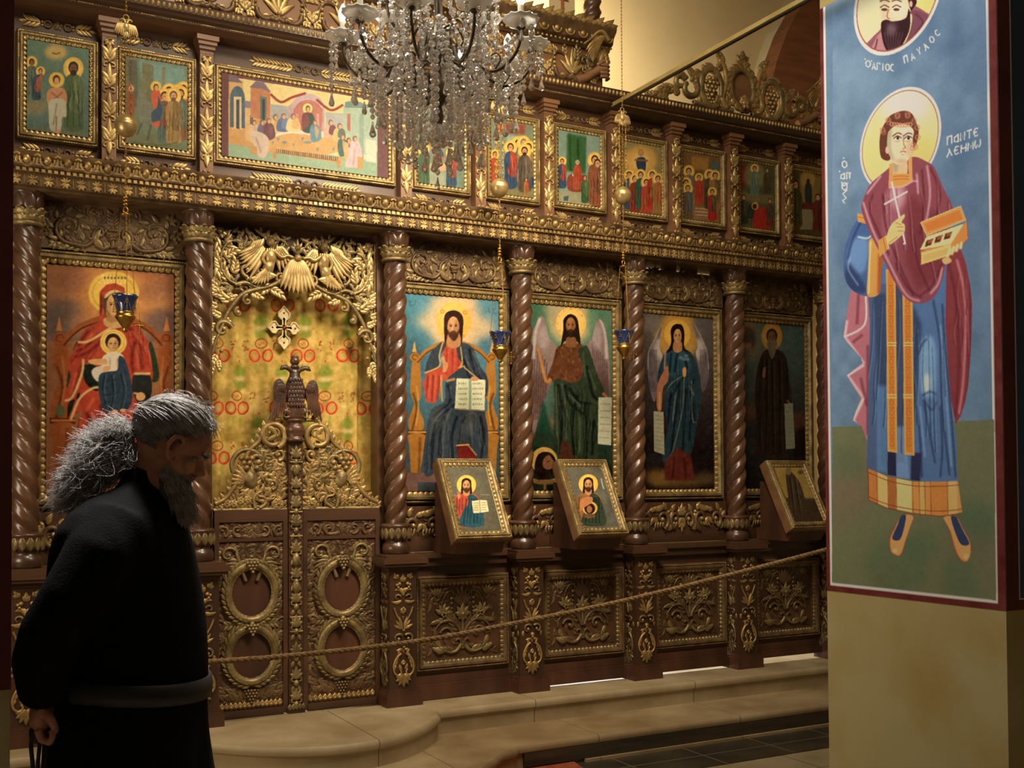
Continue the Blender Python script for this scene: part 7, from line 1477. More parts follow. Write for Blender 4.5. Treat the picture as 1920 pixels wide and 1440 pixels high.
ph = gen(T4, [([(1160, 960), (1360, 980), (1360, 1330), (1160, 1310)], (92, 84, 50)), ([(1200, 980), (1320, 990), (1310, 1140), (1200, 1140)], (150, 120, 60))],
         [(1175, 1040, 240, False, HR, (96, 84, 50), (80, 80, 50)), (1300, 1110, 190, False, HR, (130, 56, 40), (140, 60, 44)), (1330, 1100, 200, False, HR, (110, 50, 40), (120, 60, 50))], lambda A: (A.ell(1245, 1010, 40, 50, (190, 150, 70), .8, 6), A.blob([(1230, 1040), (1262, 1040), (1265, 1140), (1232, 1140)], (58, 66, 70)), A.ell(1246, 1020, 10, 14, HR), A.poly([(1210, 1160), (1290, 1190), (1285, 1290), (1200, 1290)], (150, 140, 104)), A.poly([(1200, 1140), (1310, 1150), (1310, 1180), (1200, 1175)], (120, 50, 40))))
EF = 1.1
for x0, x1, l, fn_, bg, kw in ((-1.912, -1.548, 'framed icon of a baptism scene with three haloed heads, leftmost of the upper row', p_bapt, (98, 128, 108), {}),
        (-1.468, -1.078, 'framed icon of a haloed donkey rider met by a crowd, second festival icon', p_entry, (108, 122, 96), {}),
        (-.995, .008, 'wide framed icon of a last supper at a long ochre table', p_supper, (124, 74, 74), dict(nu=300, nv=150, wide=True)),
        (.100, .474, 'framed icon of two haloed mourners at a bier, directly under the chandelier', pb, (112, 132, 110), {}),
        (.561, .931, 'framed icon of a cluster of haloed disciples, behind the second lamp chain', pc_, (120, 134, 110), {}),
        (1.016, 1.400, 'framed icon of a temple scene with a green curtain, left of the third lamp chain', pd, (124, 150, 132), {}),
        (1.486, 1.862, 'framed icon of a figure rising in a golden glow above a crowd', pe, (150, 136, 84), {}),
        (1.946, 2.333, 'framed icon of a red-robed figure enthroned above steps amid a crowd', pf, (130, 96, 56), {}),
        (2.417, 2.796, 'framed icon of a pale figure on a mount with a fallen disciple in red below', pg, (92, 96, 66), {}),
        (2.880, 3.260, 'framed icon beside the painted pillar, a dark blue figure over a white bed', ph, (92, 84, 50), {})):
    fest_icon(x0, x1, l, EF*(1.35 if x0 == -.995 else 1), fn_, bg, seed=int((x0+3)*100), **kw)
# ------------------------------------------------------------------ veneration icons tilted on brackets
def desk_icon(X0, label, E, paint, bg, w_=.345, seed=1):
    top = np.array([X0, -.060, 1.630]); bot = np.array([X0, -.305, 1.190]); d = top-bot; H = np.linalg.norm(d); v = d/H; n = np.cross((1, 0, 0), v); n = n/np.linalg.norm(n); n = n if n[1] < 0 else -n
    t = thing('desk_icon', (X0+w_/2, -.2, 1.1145), label, 'icon', 'tilted icons for veneration')
    F = Fr(bot, (1, 0, 0), v, n)
    mb = MB(); mb.F = F; mb.box((0, 0, -.055), (w_, H, 0.0)); mb.F = ID; build(mb, 'box_back', WOODL, t, smooth=False)
    mb = MB(); g = MB(); moulding_frame(mb, 0, w_, 0, H, .052, 0, .026, g, egg=.027, bead=.012)
    tr = lambda V: F(np.stack([V[:, 0], V[:, 2], -V[:, 1]], 1))
    mb.v = [tr(q) for q in mb.v]; g.v = [tr(q) for q in g.v]
    f = build(mb, 'frame', OLDGOLD, t, auto=50); build(g, 'gilt_beads', GOLD, f)
    def fn(x, y):
        r = ray(x, y); k = ((bot-CAM)@n)/(r@n); p = CAM+r*k-bot; return p[0], p@v
    A = Art(fn, .046, w_-.046, .046, H-.046, 110, 170, bg, seed); paint(A); A.T = (0, 0, 1); A.clip = None
    A.finish(lambda U, V: F(np.stack([U, V, np.full_like(U, .008)], -1)), E, 'painting', t, rough=.3, grain=2.5)
    mb = MB()                                   # bracket under it
    x0 = X0+.03; x1 = X0+w_-.03
    mb.add([(x0, -.29, 1.190), (x0, .06, 1.190), (x0, .06, 1.1145), (x0, -.245, 1.1145), (x1, -.29, 1.190), (x1, .06, 1.190), (x1, .06, 1.1145), (x1, -.245, 1.1145)], [(0, 1, 2, 3), (4, 7, 6, 5), (0, 4, 5, 1), (3, 2, 6, 7), (0, 3, 7, 4), (1, 5, 6, 2)])
    mb.add([(x0, -.27, 1.190), (x0, .02, 1.190), (x0, .02, 1.50), (x1, -.27, 1.190), (x1, .02, 1.190), (x1, .02, 1.50)], [(0, 2, 1), (3, 4, 5), (0, 3, 5, 2), (1, 2, 5, 4), (0, 1, 4, 3)])
    build(mb, 'bracket', PANEL, t, smooth=False); return t
def halfsaint(T, cx_, cy, r, robe, robe2, book=None, bg=(96, 92, 76)):
    def f(A):
        A.T = T; A.mottle(4, 40); A.ell(cx_-40, cy+60, 160, 160, tuple(q+14 for q in bg), .5, 18)
        A.ell(cx_, cy, r, r*1.02, (226, 178, 66)); A.ell(cx_, cy, r*.82, r*.85, (238, 194, 84), .6, 2)
        w = r*1.35
        A.blob([(cx_-w*.3, cy+r*.75), (cx_+w*.3, cy+r*.75), (cx_+w*.9, cy+r*1.25), (cx_+w*1.15, cy+r*2.4), (cx_+w*1.3, cy+r*4.2), (cx_-w*.9, cy+r*4.2), (cx_-w*1.0, cy+r*2.2), (cx_-w*.8, cy+r*1.2)], robe)
        A.blob([(cx_+w*.1, cy+r*1.0), (cx_+w*.75, cy+r*1.2), (cx_+w*1.15, cy+r*2.4), (cx_+w*1.3, cy+r*4.2), (cx_-w*.5, cy+r*4.2), (cx_-w*.2, cy+r*2.6), (cx_+w*.2, cy+r*1.9)], robe2)
        for k in range(5): A.line([(cx_+w*(.0+.2*k), cy+r*1.4), (cx_+w*(-.2+.26*k), cy+r*4)], r*.14, tuple(q*.5 for q in robe2), .6, 2)
        A.drape([(cx_-w*.9, cy+r*1.3), (cx_+w, cy+r*1.3), (cx_+w*1.2, cy+r*4.1), (cx_-w*.9, cy+r*4.1)], 8, tuple(q*.45 for q in robe2), tuple(min(255, q*1.3+20) for q in robe2), r*.09, .5)
        for k in range(3): A.line([(cx_-w*(.3+.2*k), cy+r*1.3), (cx_-w*(.35+.18*k), cy+r*2.6)], r*.12, tuple(q*.55 for q in robe), .6, 2)
        A.blob([(cx_-r*.52, cy+r*.1), (cx_-r*.45, cy-r*.5), (cx_, cy-r*.72), (cx_+r*.45, cy-r*.5), (cx_+r*.52, cy+r*.1), (cx_+r*.55, cy+r*.95), (cx_, cy+r*.7), (cx_-r*.55, cy+r*.95)], (60, 36, 26)); A.blob([(cx_-r*.3, cy+r*.5), (cx_+r*.3, cy+r*.5), (cx_+r*.3, cy+r*1.0), (cx_, cy+r*1.15), (cx_-r*.3, cy+r*1.0)], (190, 130, 84))
        A.face(cx_, cy+r*.08, r*.38, r*.56, (206, 148, 96), (120, 74, 46), (60, 36, 24), beard=(78, 46, 32))
        if book: book(A)
    return f
def bk1(A):
    A.poly([(550, 362), (595, 356), (598, 428), (560, 430)], (196, 190, 140)); A.poly([(595, 356), (634, 358), (646, 420), (598, 428)], (206, 198, 150)); A.line([(594, 357), (599, 428)], 4, (130, 110, 70), .8, curve=0)
    for k in range(4): A.line([(560, 374+k*13), (588, 373+k*13)], 4, (130, 118, 84), .6, curve=0); A.line([(603, 372+k*13), (632, 371+k*13)], 4, (130, 118, 84), .6, curve=0)
    A.line([(480, 350), (476, 310), (486, 340)], 9, (196, 136, 90), 1, 1, w2=5); A.line([(430, 328), (480, 332)], 4, (190, 160, 110), .5, curve=0); A.line([(600, 326), (650, 328)], 4, (190, 160, 110), .5, curve=0)
def bk2(A):
    A.ell(1215, 402, 42, 38, (206, 160, 70)); A.ell(1214, 404, 30, 30, (60, 38, 28)); A.ell(1212, 408, 15, 20, (160, 104, 70)); A.blob([(1165, 350), (1225, 340), (1225, 370), (1180, 400), (1160, 420)], (190, 120, 70)); A.line([(1278, 235), (1284, 270), (1294, 295)], 6, (190, 186, 160), .8, 1); A.ell(1212, 445, 34, 14, (110, 80, 50))
ED = .8
desk_icon(.214, 'tilted framed icon of Christ with open book on a bracket below the enthroned Christ', ED, halfsaint((700, 820, 3), 521, 272, 54, (190, 74, 50), (40, 86, 100), bk1), (96, 92, 74), seed=31)
desk_icon(.985, 'tilted framed icon of a long-haired saint holding a small head, below the winged prophet', ED, halfsaint((700, 820, 3), 1206, 267, 54, (150, 100, 60), (60, 72, 56), bk2), (92, 90, 78), seed=32)
def p_last(A):
    A.T = (1100, 820, 3); A.mottle(4, 40); A.poly([(1000, 340), (1400, 350), (1420, 500), (1040, 500)], (72, 56, 40), soft=4)
    b = [(1120, 185), (1135, 175), (1150, 200), (1190, 250), (1215, 320), (1245, 450), (1160, 455), (1130, 330), (1118, 240)]; A.blob(b, (70, 58, 44)); A.ell(1132, 195, 16, 22, (120, 96, 60)); A.folds(b, [[(1140, 230), (1165, 440)], [(1165, 230), (1200, 440)]], (40, 34, 28), (110, 90, 60), 10, .7, 3); A.ell(1200, 200, 18, 12, (60, 60, 50), .7, 3)
desk_icon(2.575, 'tilted framed icon of a dark cloaked figure on yellow, half hidden by the painted pillar', ED, p_last, (150, 122, 56), seed=33)
# ------------------------------------------------------------------ curtain behind the gates
cur = thing('curtain', (-.54, .22, 1.0), 'yellow gold curtain with red double flowers and green leaves behind the carved gates', 'curtain')
fnc = lambda x, y: (lambda p: (p[0], p[2]))(PY(x, y, .21))
A = Art(fnc, -1.01, -.02, 1.0, 2.86, 260, 480, (174, 148, 84), 7)
A.T = (360, 380, 3.4286)
A.mottle(7, 10); A.mottle(8, 30, ch=(1, .95, .6)); A.mottle(5, 90)
for k in range(60):
    x, y = A.rng.uniform(80, 1220), A.rng.uniform(150, 2400); A.ring(x, y, A.rng.uniform(16, 34), A.rng.uniform(18, 40), 4, (168, 130, 48), .45)
R1, R2, G1 = (176, 52, 40), (132, 58, 36), (112, 126, 52)
rows = [(330, (155, 440, 730, 1000)), (660, (300, 585, 865, 1140)), (985, (165, 443, 715, 1005)), (1320, (140-10, 290, 570, 857, 1140)), (1640, (165, 443, 715, 1005)), (1960, (10, 290, 570, 857, 1140)), (2280, (165, 443, 715, 1005))]
for ri, (y, xs) in enumerate(rows):
    for x in xs:
        for s in (-1, 1):
            A.ring(x+s*41, y, 31, 38, 11, R1, .9, rot=s*.25); A.ring(x+s*41, y+2, 18, 24, 4, R1, .4)
            for q in range(7): an = .2+q*.45; A.ell(x+s*41+33*math.cos(an), y+38*math.sin(an), 5, 5, R1, .7, 1)
            A.blob([(x+s*18, y+60), (x+s*34, y+50), (x+s*40, y+80), (x+s*24, y+120)], G1, .55, 3)
        A.ring(x, y-78, 34, 30, 8, R2, .85); A.line([(x-20, y-82), (x-6, y-66), (x+4, y-84), (x+20, y-70)], 6, R2, .8); A.ell(x, y-74, 26, 20, (196, 150, 84), .4, 3)
    off = rows[ri][1]
    for i in range(len(off)-1):
        xm = (off[i]+off[i+1])/2
        if off[i+1]-off[i] < 200: continue
        A.blob([(xm-44, y+100), (xm, y+55), (xm+44, y+100), (xm+30, y+130), (xm-30, y+130)], G1, .8, 3); A.blob([(xm-42, y+165), (xm-10, y+160), (xm+12, y+160), (xm+42, y+165), (xm+30, y+200), (xm, y+230), (xm-30, y+205)], G1, .7, 3); A.ell(xm, y+148, 34, 14, (196, 186, 150), .6, 4); A.ell(xm, y+35, 5, 8, R1, .8)
        for s in (-40, 40):
            for q in range(9): A.ell(xm+s+A.rng.uniform(-16, 16), y-68+A.rng.uniform(-34, 34), 6, 5, R2, .65)
def cz(U, V):
    env = np.clip((2.95-V)*.8, .3, 1)
    y = .21+.014*np.sin(U*30+.6*np.sin(V*2.2))*env+.008*np.sin(U*71+1.3+.8*np.sin(V*1.4))+.006*np.sin(V*5+U*8)+np.where(U > -.145, .03*np.clip((U+.145)/.02, 0, 1), 0)
    return np.stack([U, y, V], -1)
A.finish(cz, .80, 'cloth', cur, rough=.6, grain=3, tex=4, sat=1.0)
g = MB(); g.F = Fr((-.575, .182, 2.345)); SILV = mat('silver_gold_braid', (222, 208, 160), (186, 164, 108), rough=.5, metal=.1, scale=60)
for k in range(4):
    an = k*PI/2; c_, s_ = math.cos(an), math.sin(an); rt_ = lambda x, y: (x*c_-y*s_, x*s_+y*c_)
    sc = .092 if k % 2 == 0 else .118
    pl_ = [rt_(x*sc, y*.075) for x, y in ((.12, .10), (.35, .12), (.52, .42), (.70, .40), (.80, .22), (1.0, 0), (.80, -.22), (.70, -.40), (.52, -.42), (.35, -.12), (.12, -.10))]
    n_ = len(pl_); V_ = [(x, y, .006) for x, y in pl_]+[(0, 0, .006)]; g.add(V_, [(i, (i+1) % n_, n_) for i in range(n_)])
    g.stem(np.array(pl_), .0045, .0045, 0, w=.008, n=5); g.bead(*rt_(sc*.68, 0), .006, 1, w=.006)
g.bead(0, 0, .009, 1, w=.008); g.F = ID
build(g, 'embroidered_cross', [SILV, mat('ruby_stitch', (150, 40, 36), None, rough=.5)], cur)
mb = MB(); mb.tube([(-1.0, .21, 2.865), (-.02, .21, 2.865)], .010, 0, n=8); build(mb, 'curtain_rod', BRASS, cur)
# ------------------------------------------------------------------ brass tie bar
t = thing('tie_bar', (1.354, -1.5, 3.757), 'long straight brass bar running from the upper cornice out past the pillar top', 'bar')
mb = MB(); mb.box((1.342, -3.2, 3.757), (1.366, -.146, 3.765)); mb.box((1.350, -3.2, 3.765), (1.358, -.146, 3.785)); build(mb, 'flange', mat('pale_brass', (206, 184, 120), (180, 156, 90), rough=.4, metal=.5, scale=5), t, smooth=False)
mb = MB(); mb.box((1.344, -3.2, 3.748), (1.364, -.146, 3.7565)); build(mb, 'dark_lower_edge', BLACKM, t, smooth=False)
# ------------------------------------------------------------------ hanging oil lamps
GLASSB = bpy.data.materials.new('cobalt_glass'); GLASSB.use_nodes = True; b_ = GLASSB.node_tree.nodes['Principled BSDF']
b_.inputs['Base Color'].default_value = (.03, .05, .16, 1); b_.inputs['Roughness'].default_value = .12; b_.inputs['Transmission Weight'].default_value = .35; b_.inputs['Coat Weight'].default_value = .5
def links(mb, p, q, L=.013, r=.0038, wire=.0013, m=0):
    p, q = np.array(p, float), np.array(q, float); D_ = np.linalg.norm(q-p); n = max(1, int(D_/L)); d = (q-p)/D_
    a0 = np.cross(d, (0, 1, 0.01)); a0 /= np.linalg.norm(a0); a1 = np.cross(d, a0)
    for i in range(n):
        c = p+d*(D_*(i+.5)/n); s_ = a0 if i % 2 else a1
        an = np.linspace(0, 2*PI, 8)[:-1]; ring = [c+d*(L*.72*math.cos(v))+s_*(r*math.sin(v)) for v in an]; ring.append(ring[0])
        mb.tube(ring, wire, m, n=4, cap=False)
def make_lamp(x, y, z, label, group):
    t = thing('hanging_oil_lamp', (x, y, z-.96), label, 'lamp', group); P = lambda a, b, c: (x+a, y+b, z+c)
    mb = MB(); mb.lathe([(0, -.055), (.012, -.054), (.034, -.042), (.046, -.020), (.050, -.002), (.051, .004), (.048, .008), (.049, .012), (.044, .026), (.030, .042), (.010, .050), (0, .051)][::1], 0, 28, (x, y, z))
    mb.v[-1] = mb.v[-1]; build(mb, 'counterweight_ball', mat('worn_brass_ball', (196, 168, 112), (160, 134, 84), rough=.35, metal=.6, scale=30), t)
    for p_, q_, L_ in ((P(0, 0, .05), P(0, 0, .42), .013), (P(-.010, .012, .05), P(-.012, .012, .42), .02), (P(.022, -.004, .05), P(.020, -.004, .42), .02), (P(-.022, 0, .05), P(-.022, 0, .42), .02), (P(0, 0, .52), P(0, 0, 2.2), .02), (P(0, 0, -.052), P(0, 0, -.335), .013)):
        mb = MB(); links(mb, p_, q_, L=L_); build(mb, 'chain', BRASS, t)
    mb = MB(); mb.F = Fr(P(0, -.004, .455))        # double-headed eagle plate
    for k in (0, PI):
        o = Fr(P(0, -.004, .455)) if k == 0 else Fr(P(0, .004, .455), (-1, 0, 0), (0, 0, 1), (0, 1, 0)); mb.F = o
        mb.bead(0, 0, .017, 0, e=1.5, h=.6)
        for s in (1, -1):
            mb.stem(sm([(s*.004, .02), (s*.010, .034), (s*.020, .036), (s*.027, .030)]), .006, .003, 0, w=.0)
            for q in range(5): mb.leaf(s*(.012+.006*q), .018-.001*q, -PI/2+s*(.05+.07*q), .055-.002*q, .011, 0, w=.002)
            mb.leaf(s*.010, -.02, -PI/2+s*.4, .022, .008, 0)
        for q in (-1, 0, 1): mb.leaf(0, -.016, -PI/2+q*.35, .032, .011, 0)
    mb.F = ID; mb.tube([P(.012*math.cos(v), 0, .503+.012*math.sin(v)) for v in np.linspace(0, 2*PI, 12)], .003, 0, n=5, cap=False); build(mb, 'eagle_hook_plate', GOLDB, t)
    mb = MB(); zc_ = -.335                              # swivel knot
    for dz in (0, -.016, -.032): mb.ball(P(0, 0, zc_+dz), .011, 0, 8, 5, (1.2, 1, .7))
    mb.tube([P(.010*math.cos(v), 0, zc_-.058+.014*math.sin(v)) for v in np.linspace(1.6, 1.6+2*PI, 12)], .003, 0, n=5, cap=False)
    mb.lathe([(0, .006), (.022, .003), (.026, 0), (.022, -.004), (0, -.004)], 0, 12, P(0, 0, zc_-.080)); build(mb, 'swivel', BRASS, t)
    gb = -.845                                        # rim of glass
    rim = gb+.052
    for k in range(3):
        mb = MB(); a_ = 2*PI*k/3+.5; links(mb, P(.020*math.cos(a_), .020*math.sin(a_), zc_-.082), P(.058*math.cos(a_), .058*math.sin(a_), gb-.02), L=.012, r=.0022, wire=.0008); build(mb, 'thin_chain', BRASS, t)
    mb = MB(); n = 36; a_ = np.arange(n)*2*PI/n; rows = []
    for r, dz, lob in ((.034, -.028, 0), (.037, -.01, 0), (.041, .012, 0), (.047, .030, .2), (.055, .042, .6), (.060, .050, 1.0), (.058, .050, 1.0), (.050, .038, .5), (.040, .015, 0), (.034, -.02, 0)):
        rows.append(np.stack([x+r*np.cos(a_), y+r*np.sin(a_), z+gb+dz+lob*.008*np.abs(np.cos(a_*3))], 1))
    mb.grid(np.array(rows)[:, ::-1], 0, cv=True); gl = build(mb, 'blue_glass_cup', GLASSB, t)
    mb = MB()
    for k in range(6):
        for s in (1, -1):
            pts = []
            for q in np.linspace(0, 1, 6):
                an = 2*PI*k/6+s*q*.5; r = .0365+.014*q+.001; pts.append(P(r*math.cos(an), r*math.sin(an), gb-.02+.058*q))
            mb.tube(pts, .0011, 0, n=4, cap=False)
        an = 2*PI*(k+.5)/6; mb.ball(P(.046*math.cos(an), .046*math.sin(an), gb+.018), .004, 0, 6, 4)
    build(mb, 'gilt_lattice', OLDGOLD, gl)
    mb = MB(); mb.lathe([(0, -.115), (.008, -.112), (.014, -.104), (.009, -.097), (.012, -.094), (.015, -.09), (.022, -.080), (.036, -.060), (.045, -.046), (.046, -.040), (.040, -.034), (.038, -.026), (.041, -.022), (.038, -.018), (.034, -.018), (.030, -.05), (0, -.07)], 0, 28, (x, y, z+gb)); build(mb, 'brass_bowl', BRASS, t)
    mb = MB(); mb.F = Fr(P(.064, -.004, gb-.085))          # little dangling filigree cross
    mb.stem(np.array([(0, -.03), (0, .03)]), .003, .003, 0); mb.stem(np.array([(-.018, .006), (.018, .006)]), .003, .003, 0)
    for x_, y_ in ((0, .03), (0, -.03), (-.018, .006), (.018, .006)): mb.bead(x_, y_, .006, 0, n=5, k=2)
    mb.F = ID; mb.tube([P(.060, -.004, gb-.02), P(.064, -.004, gb-.05)], .0008, 0, n=4); build(mb, 'cross_charm', BRASS, t)
    return t
LG = 'blue glass oil lamps'
L1 = make_lamp(-1.475, -.35, 3.16, 'brass oil lamp with blue glass cup hanging before the mother and child icon', LG)
copytree(L1, (.470, -.35, 3.11-.96), 'brass oil lamp with blue glass cup hanging before the enthroned Christ icon')
copytree(L1, (1.280, -.35, 3.165-.96), 'brass oil lamp with blue glass cup hanging beside the winged prophet, below the bar end')
# ------------------------------------------------------------------ rope barrier
t = None; mb = MB(); pr = []
p0, p1 = np.array([-3.6, -1.35, .98]), np.array([1.72, -1.60, 1.150])
ctrl = [PY(-60, 1266, -1.3), PY(30, 1258, -1.3), PY(390, 1241, -1.33), PY(560, 1228, -1.35), PY(780, 1203, -1.38), PY(960, 1170, -1.42), PY(1180, 1124, -1.48), PY(1400, 1070, -1.54), PY(1553, 1030, -1.60)]
ctrl.append(ctrl[-1]+(ctrl[-1]-ctrl[-2])*.7)
cen = sm(ctrl, 40); T_ = np.gradient(cen, axis=0); Ls = np.concatenate([[0], np.cumsum(np.linalg.norm(np.diff(cen, axis=0), axis=1))]); T_ /= np.linalg.norm(T_, axis=1)[:, None]
N_ = np.cross(T_, (0, 0, 1)); N_ /= np.linalg.norm(N_, axis=1)[:, None]; B_ = np.cross(T_, N_)
for k in range(3):
    ph = Ls*2*PI/.075+k*2*PI/3; mb.tube(cen+(N_*np.cos(ph)[:, None]+B_*np.sin(ph)[:, None])*.0058, .0066, 0, n=6)
ROPE = mat('jute_rope', (166, 134, 88), (128, 98, 60), rough=.85, scale=60, bump=.4, bscale=200)
rp = build(mb, 'barrier_rope', ROPE, base=tuple(cen[200])); tagk(rp, 'twisted tan rope strung across in front of the icon screen from man to pillar', 'rope')
# ------------------------------------------------------------------ carpet corner
t = None; mb = MB(); c3 = [PZ(x, y, .041) for x, y in ((1010, 1432), (1062, 1421), (1102, 1450), (960, 1560), (820, 1520))]
top = [q+np.array([0, 0, .010]) for q in c3]; n = 5
mb.add(top, [tuple(range(n))[::-1]]); mb.add(c3+top, [(i, i+n, (i+1) % n+n, (i+1) % n) for i in range(n)])
me_ = build(mb, 'carpet', mat('terracotta_carpet', (160, 76, 42), (128, 56, 30), rough=.95, scale=30, bump=.3, bscale=300), smooth=False, base=tuple(c3[0])); tagk(me_, 'terracotta red carpet corner on the floor below the steps', 'carpet')
# ------------------------------------------------------------------ crystal chandelier
CH = PD(822, 88, 4.0)
XTAL = bpy.data.materials.new('cut_crystal'); XTAL.use_nodes = True; b_ = XTAL.node_tree.nodes['Principled BSDF']
b_.inputs['Base Color'].default_value = (.95, .90, .82, 1); b_.inputs['Roughness'].default_value = .05; b_.inputs['Transmission Weight'].default_value = .74; b_.inputs['IOR'].default_value = 1.5; b_.inputs['Specular IOR Level'].default_value = .8
FROST = bpy.data.materials.new('frosted_glass_dish'); FROST.use_nodes = True; b_ = FROST.node_tree.nodes['Principled BSDF']
b_.inputs['Base Color'].default_value = (.86, .80, .70, 1); b_.inputs['Roughness'].default_value = .25; b_.inputs['Transmission Weight'].default_value = .45
BULB = bpy.data.materials.new('lit_bulb'); BULB.use_nodes = True; b_ = BULB.node_tree.nodes['Principled BSDF']
b_.inputs['Base Color'].default_value = (1, 1, 1, 1); b_.inputs['Emission Color'].default_value = (1.0, .95, .86, 1); b_.inputs['Emission Strength'].default_value = 26.0
IRON = mat('dark_bronze_arm', (112, 100, 78), (78, 68, 52), rough=.3, metal=.7, scale=30)
SLEEVE = mat('candle_sleeve', (200, 192, 160), None, rough=.6)
ch = thing('crystal_chandelier', tuple(CH-np.array([0, 0, .62])), 'large crystal chandelier with curved bronze arms and many glass drops', 'chandelier')
def cp(a, r, z): return (CH[0]+r*math.cos(a), CH[1]+r*math.sin(a), CH[2]+z)
rg = random.Random(5)
mb = MB(); mb.lathe([(0, -.30), (.012, -.29), (.02, -.26), (.012, -.22), (.03, -.2), (.045, -.16), (.03, -.12), (.018, -.08), (.03, -.04), (.05, 0), (.03, .05), (.016, .10), (.016, .5), (.03, .54), (.016, .58), (.012, 1.6)], 0, 20, tuple(CH)); build(mb, 'central_stem', IRON, ch)
mb = MB(); mb.ball((CH[0], CH[1], CH[2]-.33), .045, 0, 14, 9); build(mb, 'crystal_ball', XTAL, ch, smooth=False)
def dish(c, r, mt=FROST):
    mb = MB(); n = 36; a_ = np.arange(n)*2*PI/n; rows = []
    for rr, dz, l in ((.010, -.004, 0), (.5, .002, 0), (.85, .012, .05), (1.0, .022, .12), (.98, .026, .12), (.8, .017, .05), (.4, .006, 0), (.1, .004, 0)):
        rad = (rr*r if rr > .01 else .008)*(1+l*np.abs(np.cos(a_*6))); rows.append(np.stack([c[0]+rad*np.cos(a_), c[1]+rad*np.sin(a_), np.full(n, c[2]+dz)+l*.06*np.abs(np.cos(a_*6))], 1))
    mb.grid(np.array(rows)[:, ::-1], 0, cv=True); return mb
arms = [(2*PI*k/10+.25, .345, 0.0, .060) for k in range(10)]+[(2*PI*k/6+.1, .21, .125, .054) for k in range(6)]
for i, (a_, R_, dz, dr) in enumerate(arms):
    s_ = R_/.345
    P2 = [(.345, -.012), (.342, -.05), (.325, -.095), (.285, -.135), (.235, -.150), (.190, -.125), (.165, -.080), (.135, -.055), (.100, -.070), (.085, -.12), (.092, -.175), (.115, -.195), (.132, -.178), (.125, -.155)]
    mb = MB(); mb.tube([cp(a_, r*s_, dz+z*(.9 if dz == 0 else .7)) for r, z in sm(P2, 4)], .0062, 0, n=7)
    mb.tube([cp(a_, .10*s_, dz-.075), cp(a_, .05, dz-.05), cp(a_, .02, dz-.06)], .006, 0, n=6)
    mb.tube([cp(a_, r*s_, dz+z*.9) for r, z in sm([(.235, -.150), (.26, -.11), (.25, -.08), (.225, -.085), (.232, -.105)], 4)], .0035, 0, n=5)
    arm = build(mb, 'curved_arm', IRON, ch)
    c_ = cp(a_, R_, dz)
    mb = MB(); mb.lathe([(.0, -.014), (.010, -.012), (.018, -.004), (.016, .0), (.006, .003)], 0, 14, c_); mb.lathe([(.010, .004), (.018, .010), (.020, .02), (.016, .026), (.012, .028), (0, .028)], 0, 14, c_); build(mb, 'candle_cup', IRON, arm)
    build(dish(c_, dr), 'scalloped_dish', FROST, arm)
    mb = MB(); mb.lathe([(.011, .026), (.011, .075), (.009, .078), (0, .078)], 0, 12, c_); build(mb, 'candle_sleeve', SLEEVE, arm)
    if i < 10 or True:
        mb = MB(); mb.lathe([(.007, .078), (.012, .085), (.0165, .098), (.015, .115), (.008, .133), (.002, .143), (0, .144)], 0, 14, c_); build(mb, 'lit_bulb', BULB, arm)
# bead strings with a pendant drop: each string is a part, its pendant a sub-part
def oct_bead(mb, c, r, h=1.15, n=6):
    a_ = np.arange(n)*2*PI/n+rg.random()*2; rows = []
    for k, (rr, zz) in enumerate(((.0, h), (.62, .72*h), (1, .1), (.95, -.25), (.5, -.8*h), (0, -h))):
        o = (k % 2)*PI/n; rows.append(np.stack([c[0]+r*rr*np.cos(a_+o), c[1]+r*rr*np.sin(a_+o), np.full(n, c[2]+r*zz)], 1))
    mb.grid(np.array(rows)[::-1], 0, cv=True)
def drop(mb, c, L, r):
    n = 6; a_ = np.arange(n)*2*PI/n+rg.random()*2; rows = []
    for rr, t in ((0, 0), (.25, .05), (.32, .25), (.75, .6), (1, .78), (.7, .93), (0, 1)):
        rows.append(np.stack([c[0]+r*rr*np.cos(a_), c[1]+r*rr*np.sin(a_), np.full(n, c[2]-L*t)], 1))
    mb.grid(np.array(rows), 0, cv=True)
def string(p, n, r, swag=None, dropL=.055):
    r *= 1.05; dropL *= .95
    mb = MB(); p = np.array(p, float); pts = []
    z = 0
    for k in range(n):
        pts.append(p+np.array([0, 0, -z])); z += r*2.25
    for q in pts: oct_bead(mb, q, r*rg.uniform(.9, 1.1))
    o = build(mb, 'bead_string', XTAL, ch, smooth=False)
    e = p+np.array([0, 0, -z+r*.6]); mb = MB(); drop(mb, e, dropL, dropL*.22); build(mb, 'pendant_drop', XTAL, o, smooth=False)
def swag(p, q, sagz, n, r):
    mb = MB(); p, q = np.array(p), np.array(q)
    for k in range(n):
        t = (k+.5)/n; oct_bead(mb, p+(q-p)*t+np.array([0, 0, -sagz*4*t*(1-t)]), r)
    build(mb, 'bead_swag', XTAL, ch, smooth=False)
cnt = 0
for i, (a_, R_, dz, dr) in enumerate(arms[:10]):         # from the outer dishes
    for da in (-.11, .11): string(cp(a_+da, R_*1.08, dz+.008), rg.choice((2, 3)), .0085, dropL=.045)
    if i % 2 == 0: string(cp(a_, R_*1.12, dz-.01), 7, .0105, dropL=.06)
    else: string(cp(a_, R_*1.1, dz-.01), 4, .010, dropL=.055)
    a2 = arms[(i+1) % 10][0]; swag(cp(a_, .33, -.02), cp(a2 if a2 > a_ else a2+2*PI, .33, -.02), .075, 13, .0085); swag(cp(a_, .25, -.12), cp(a_, .10, .16), .03, 13, .0088)
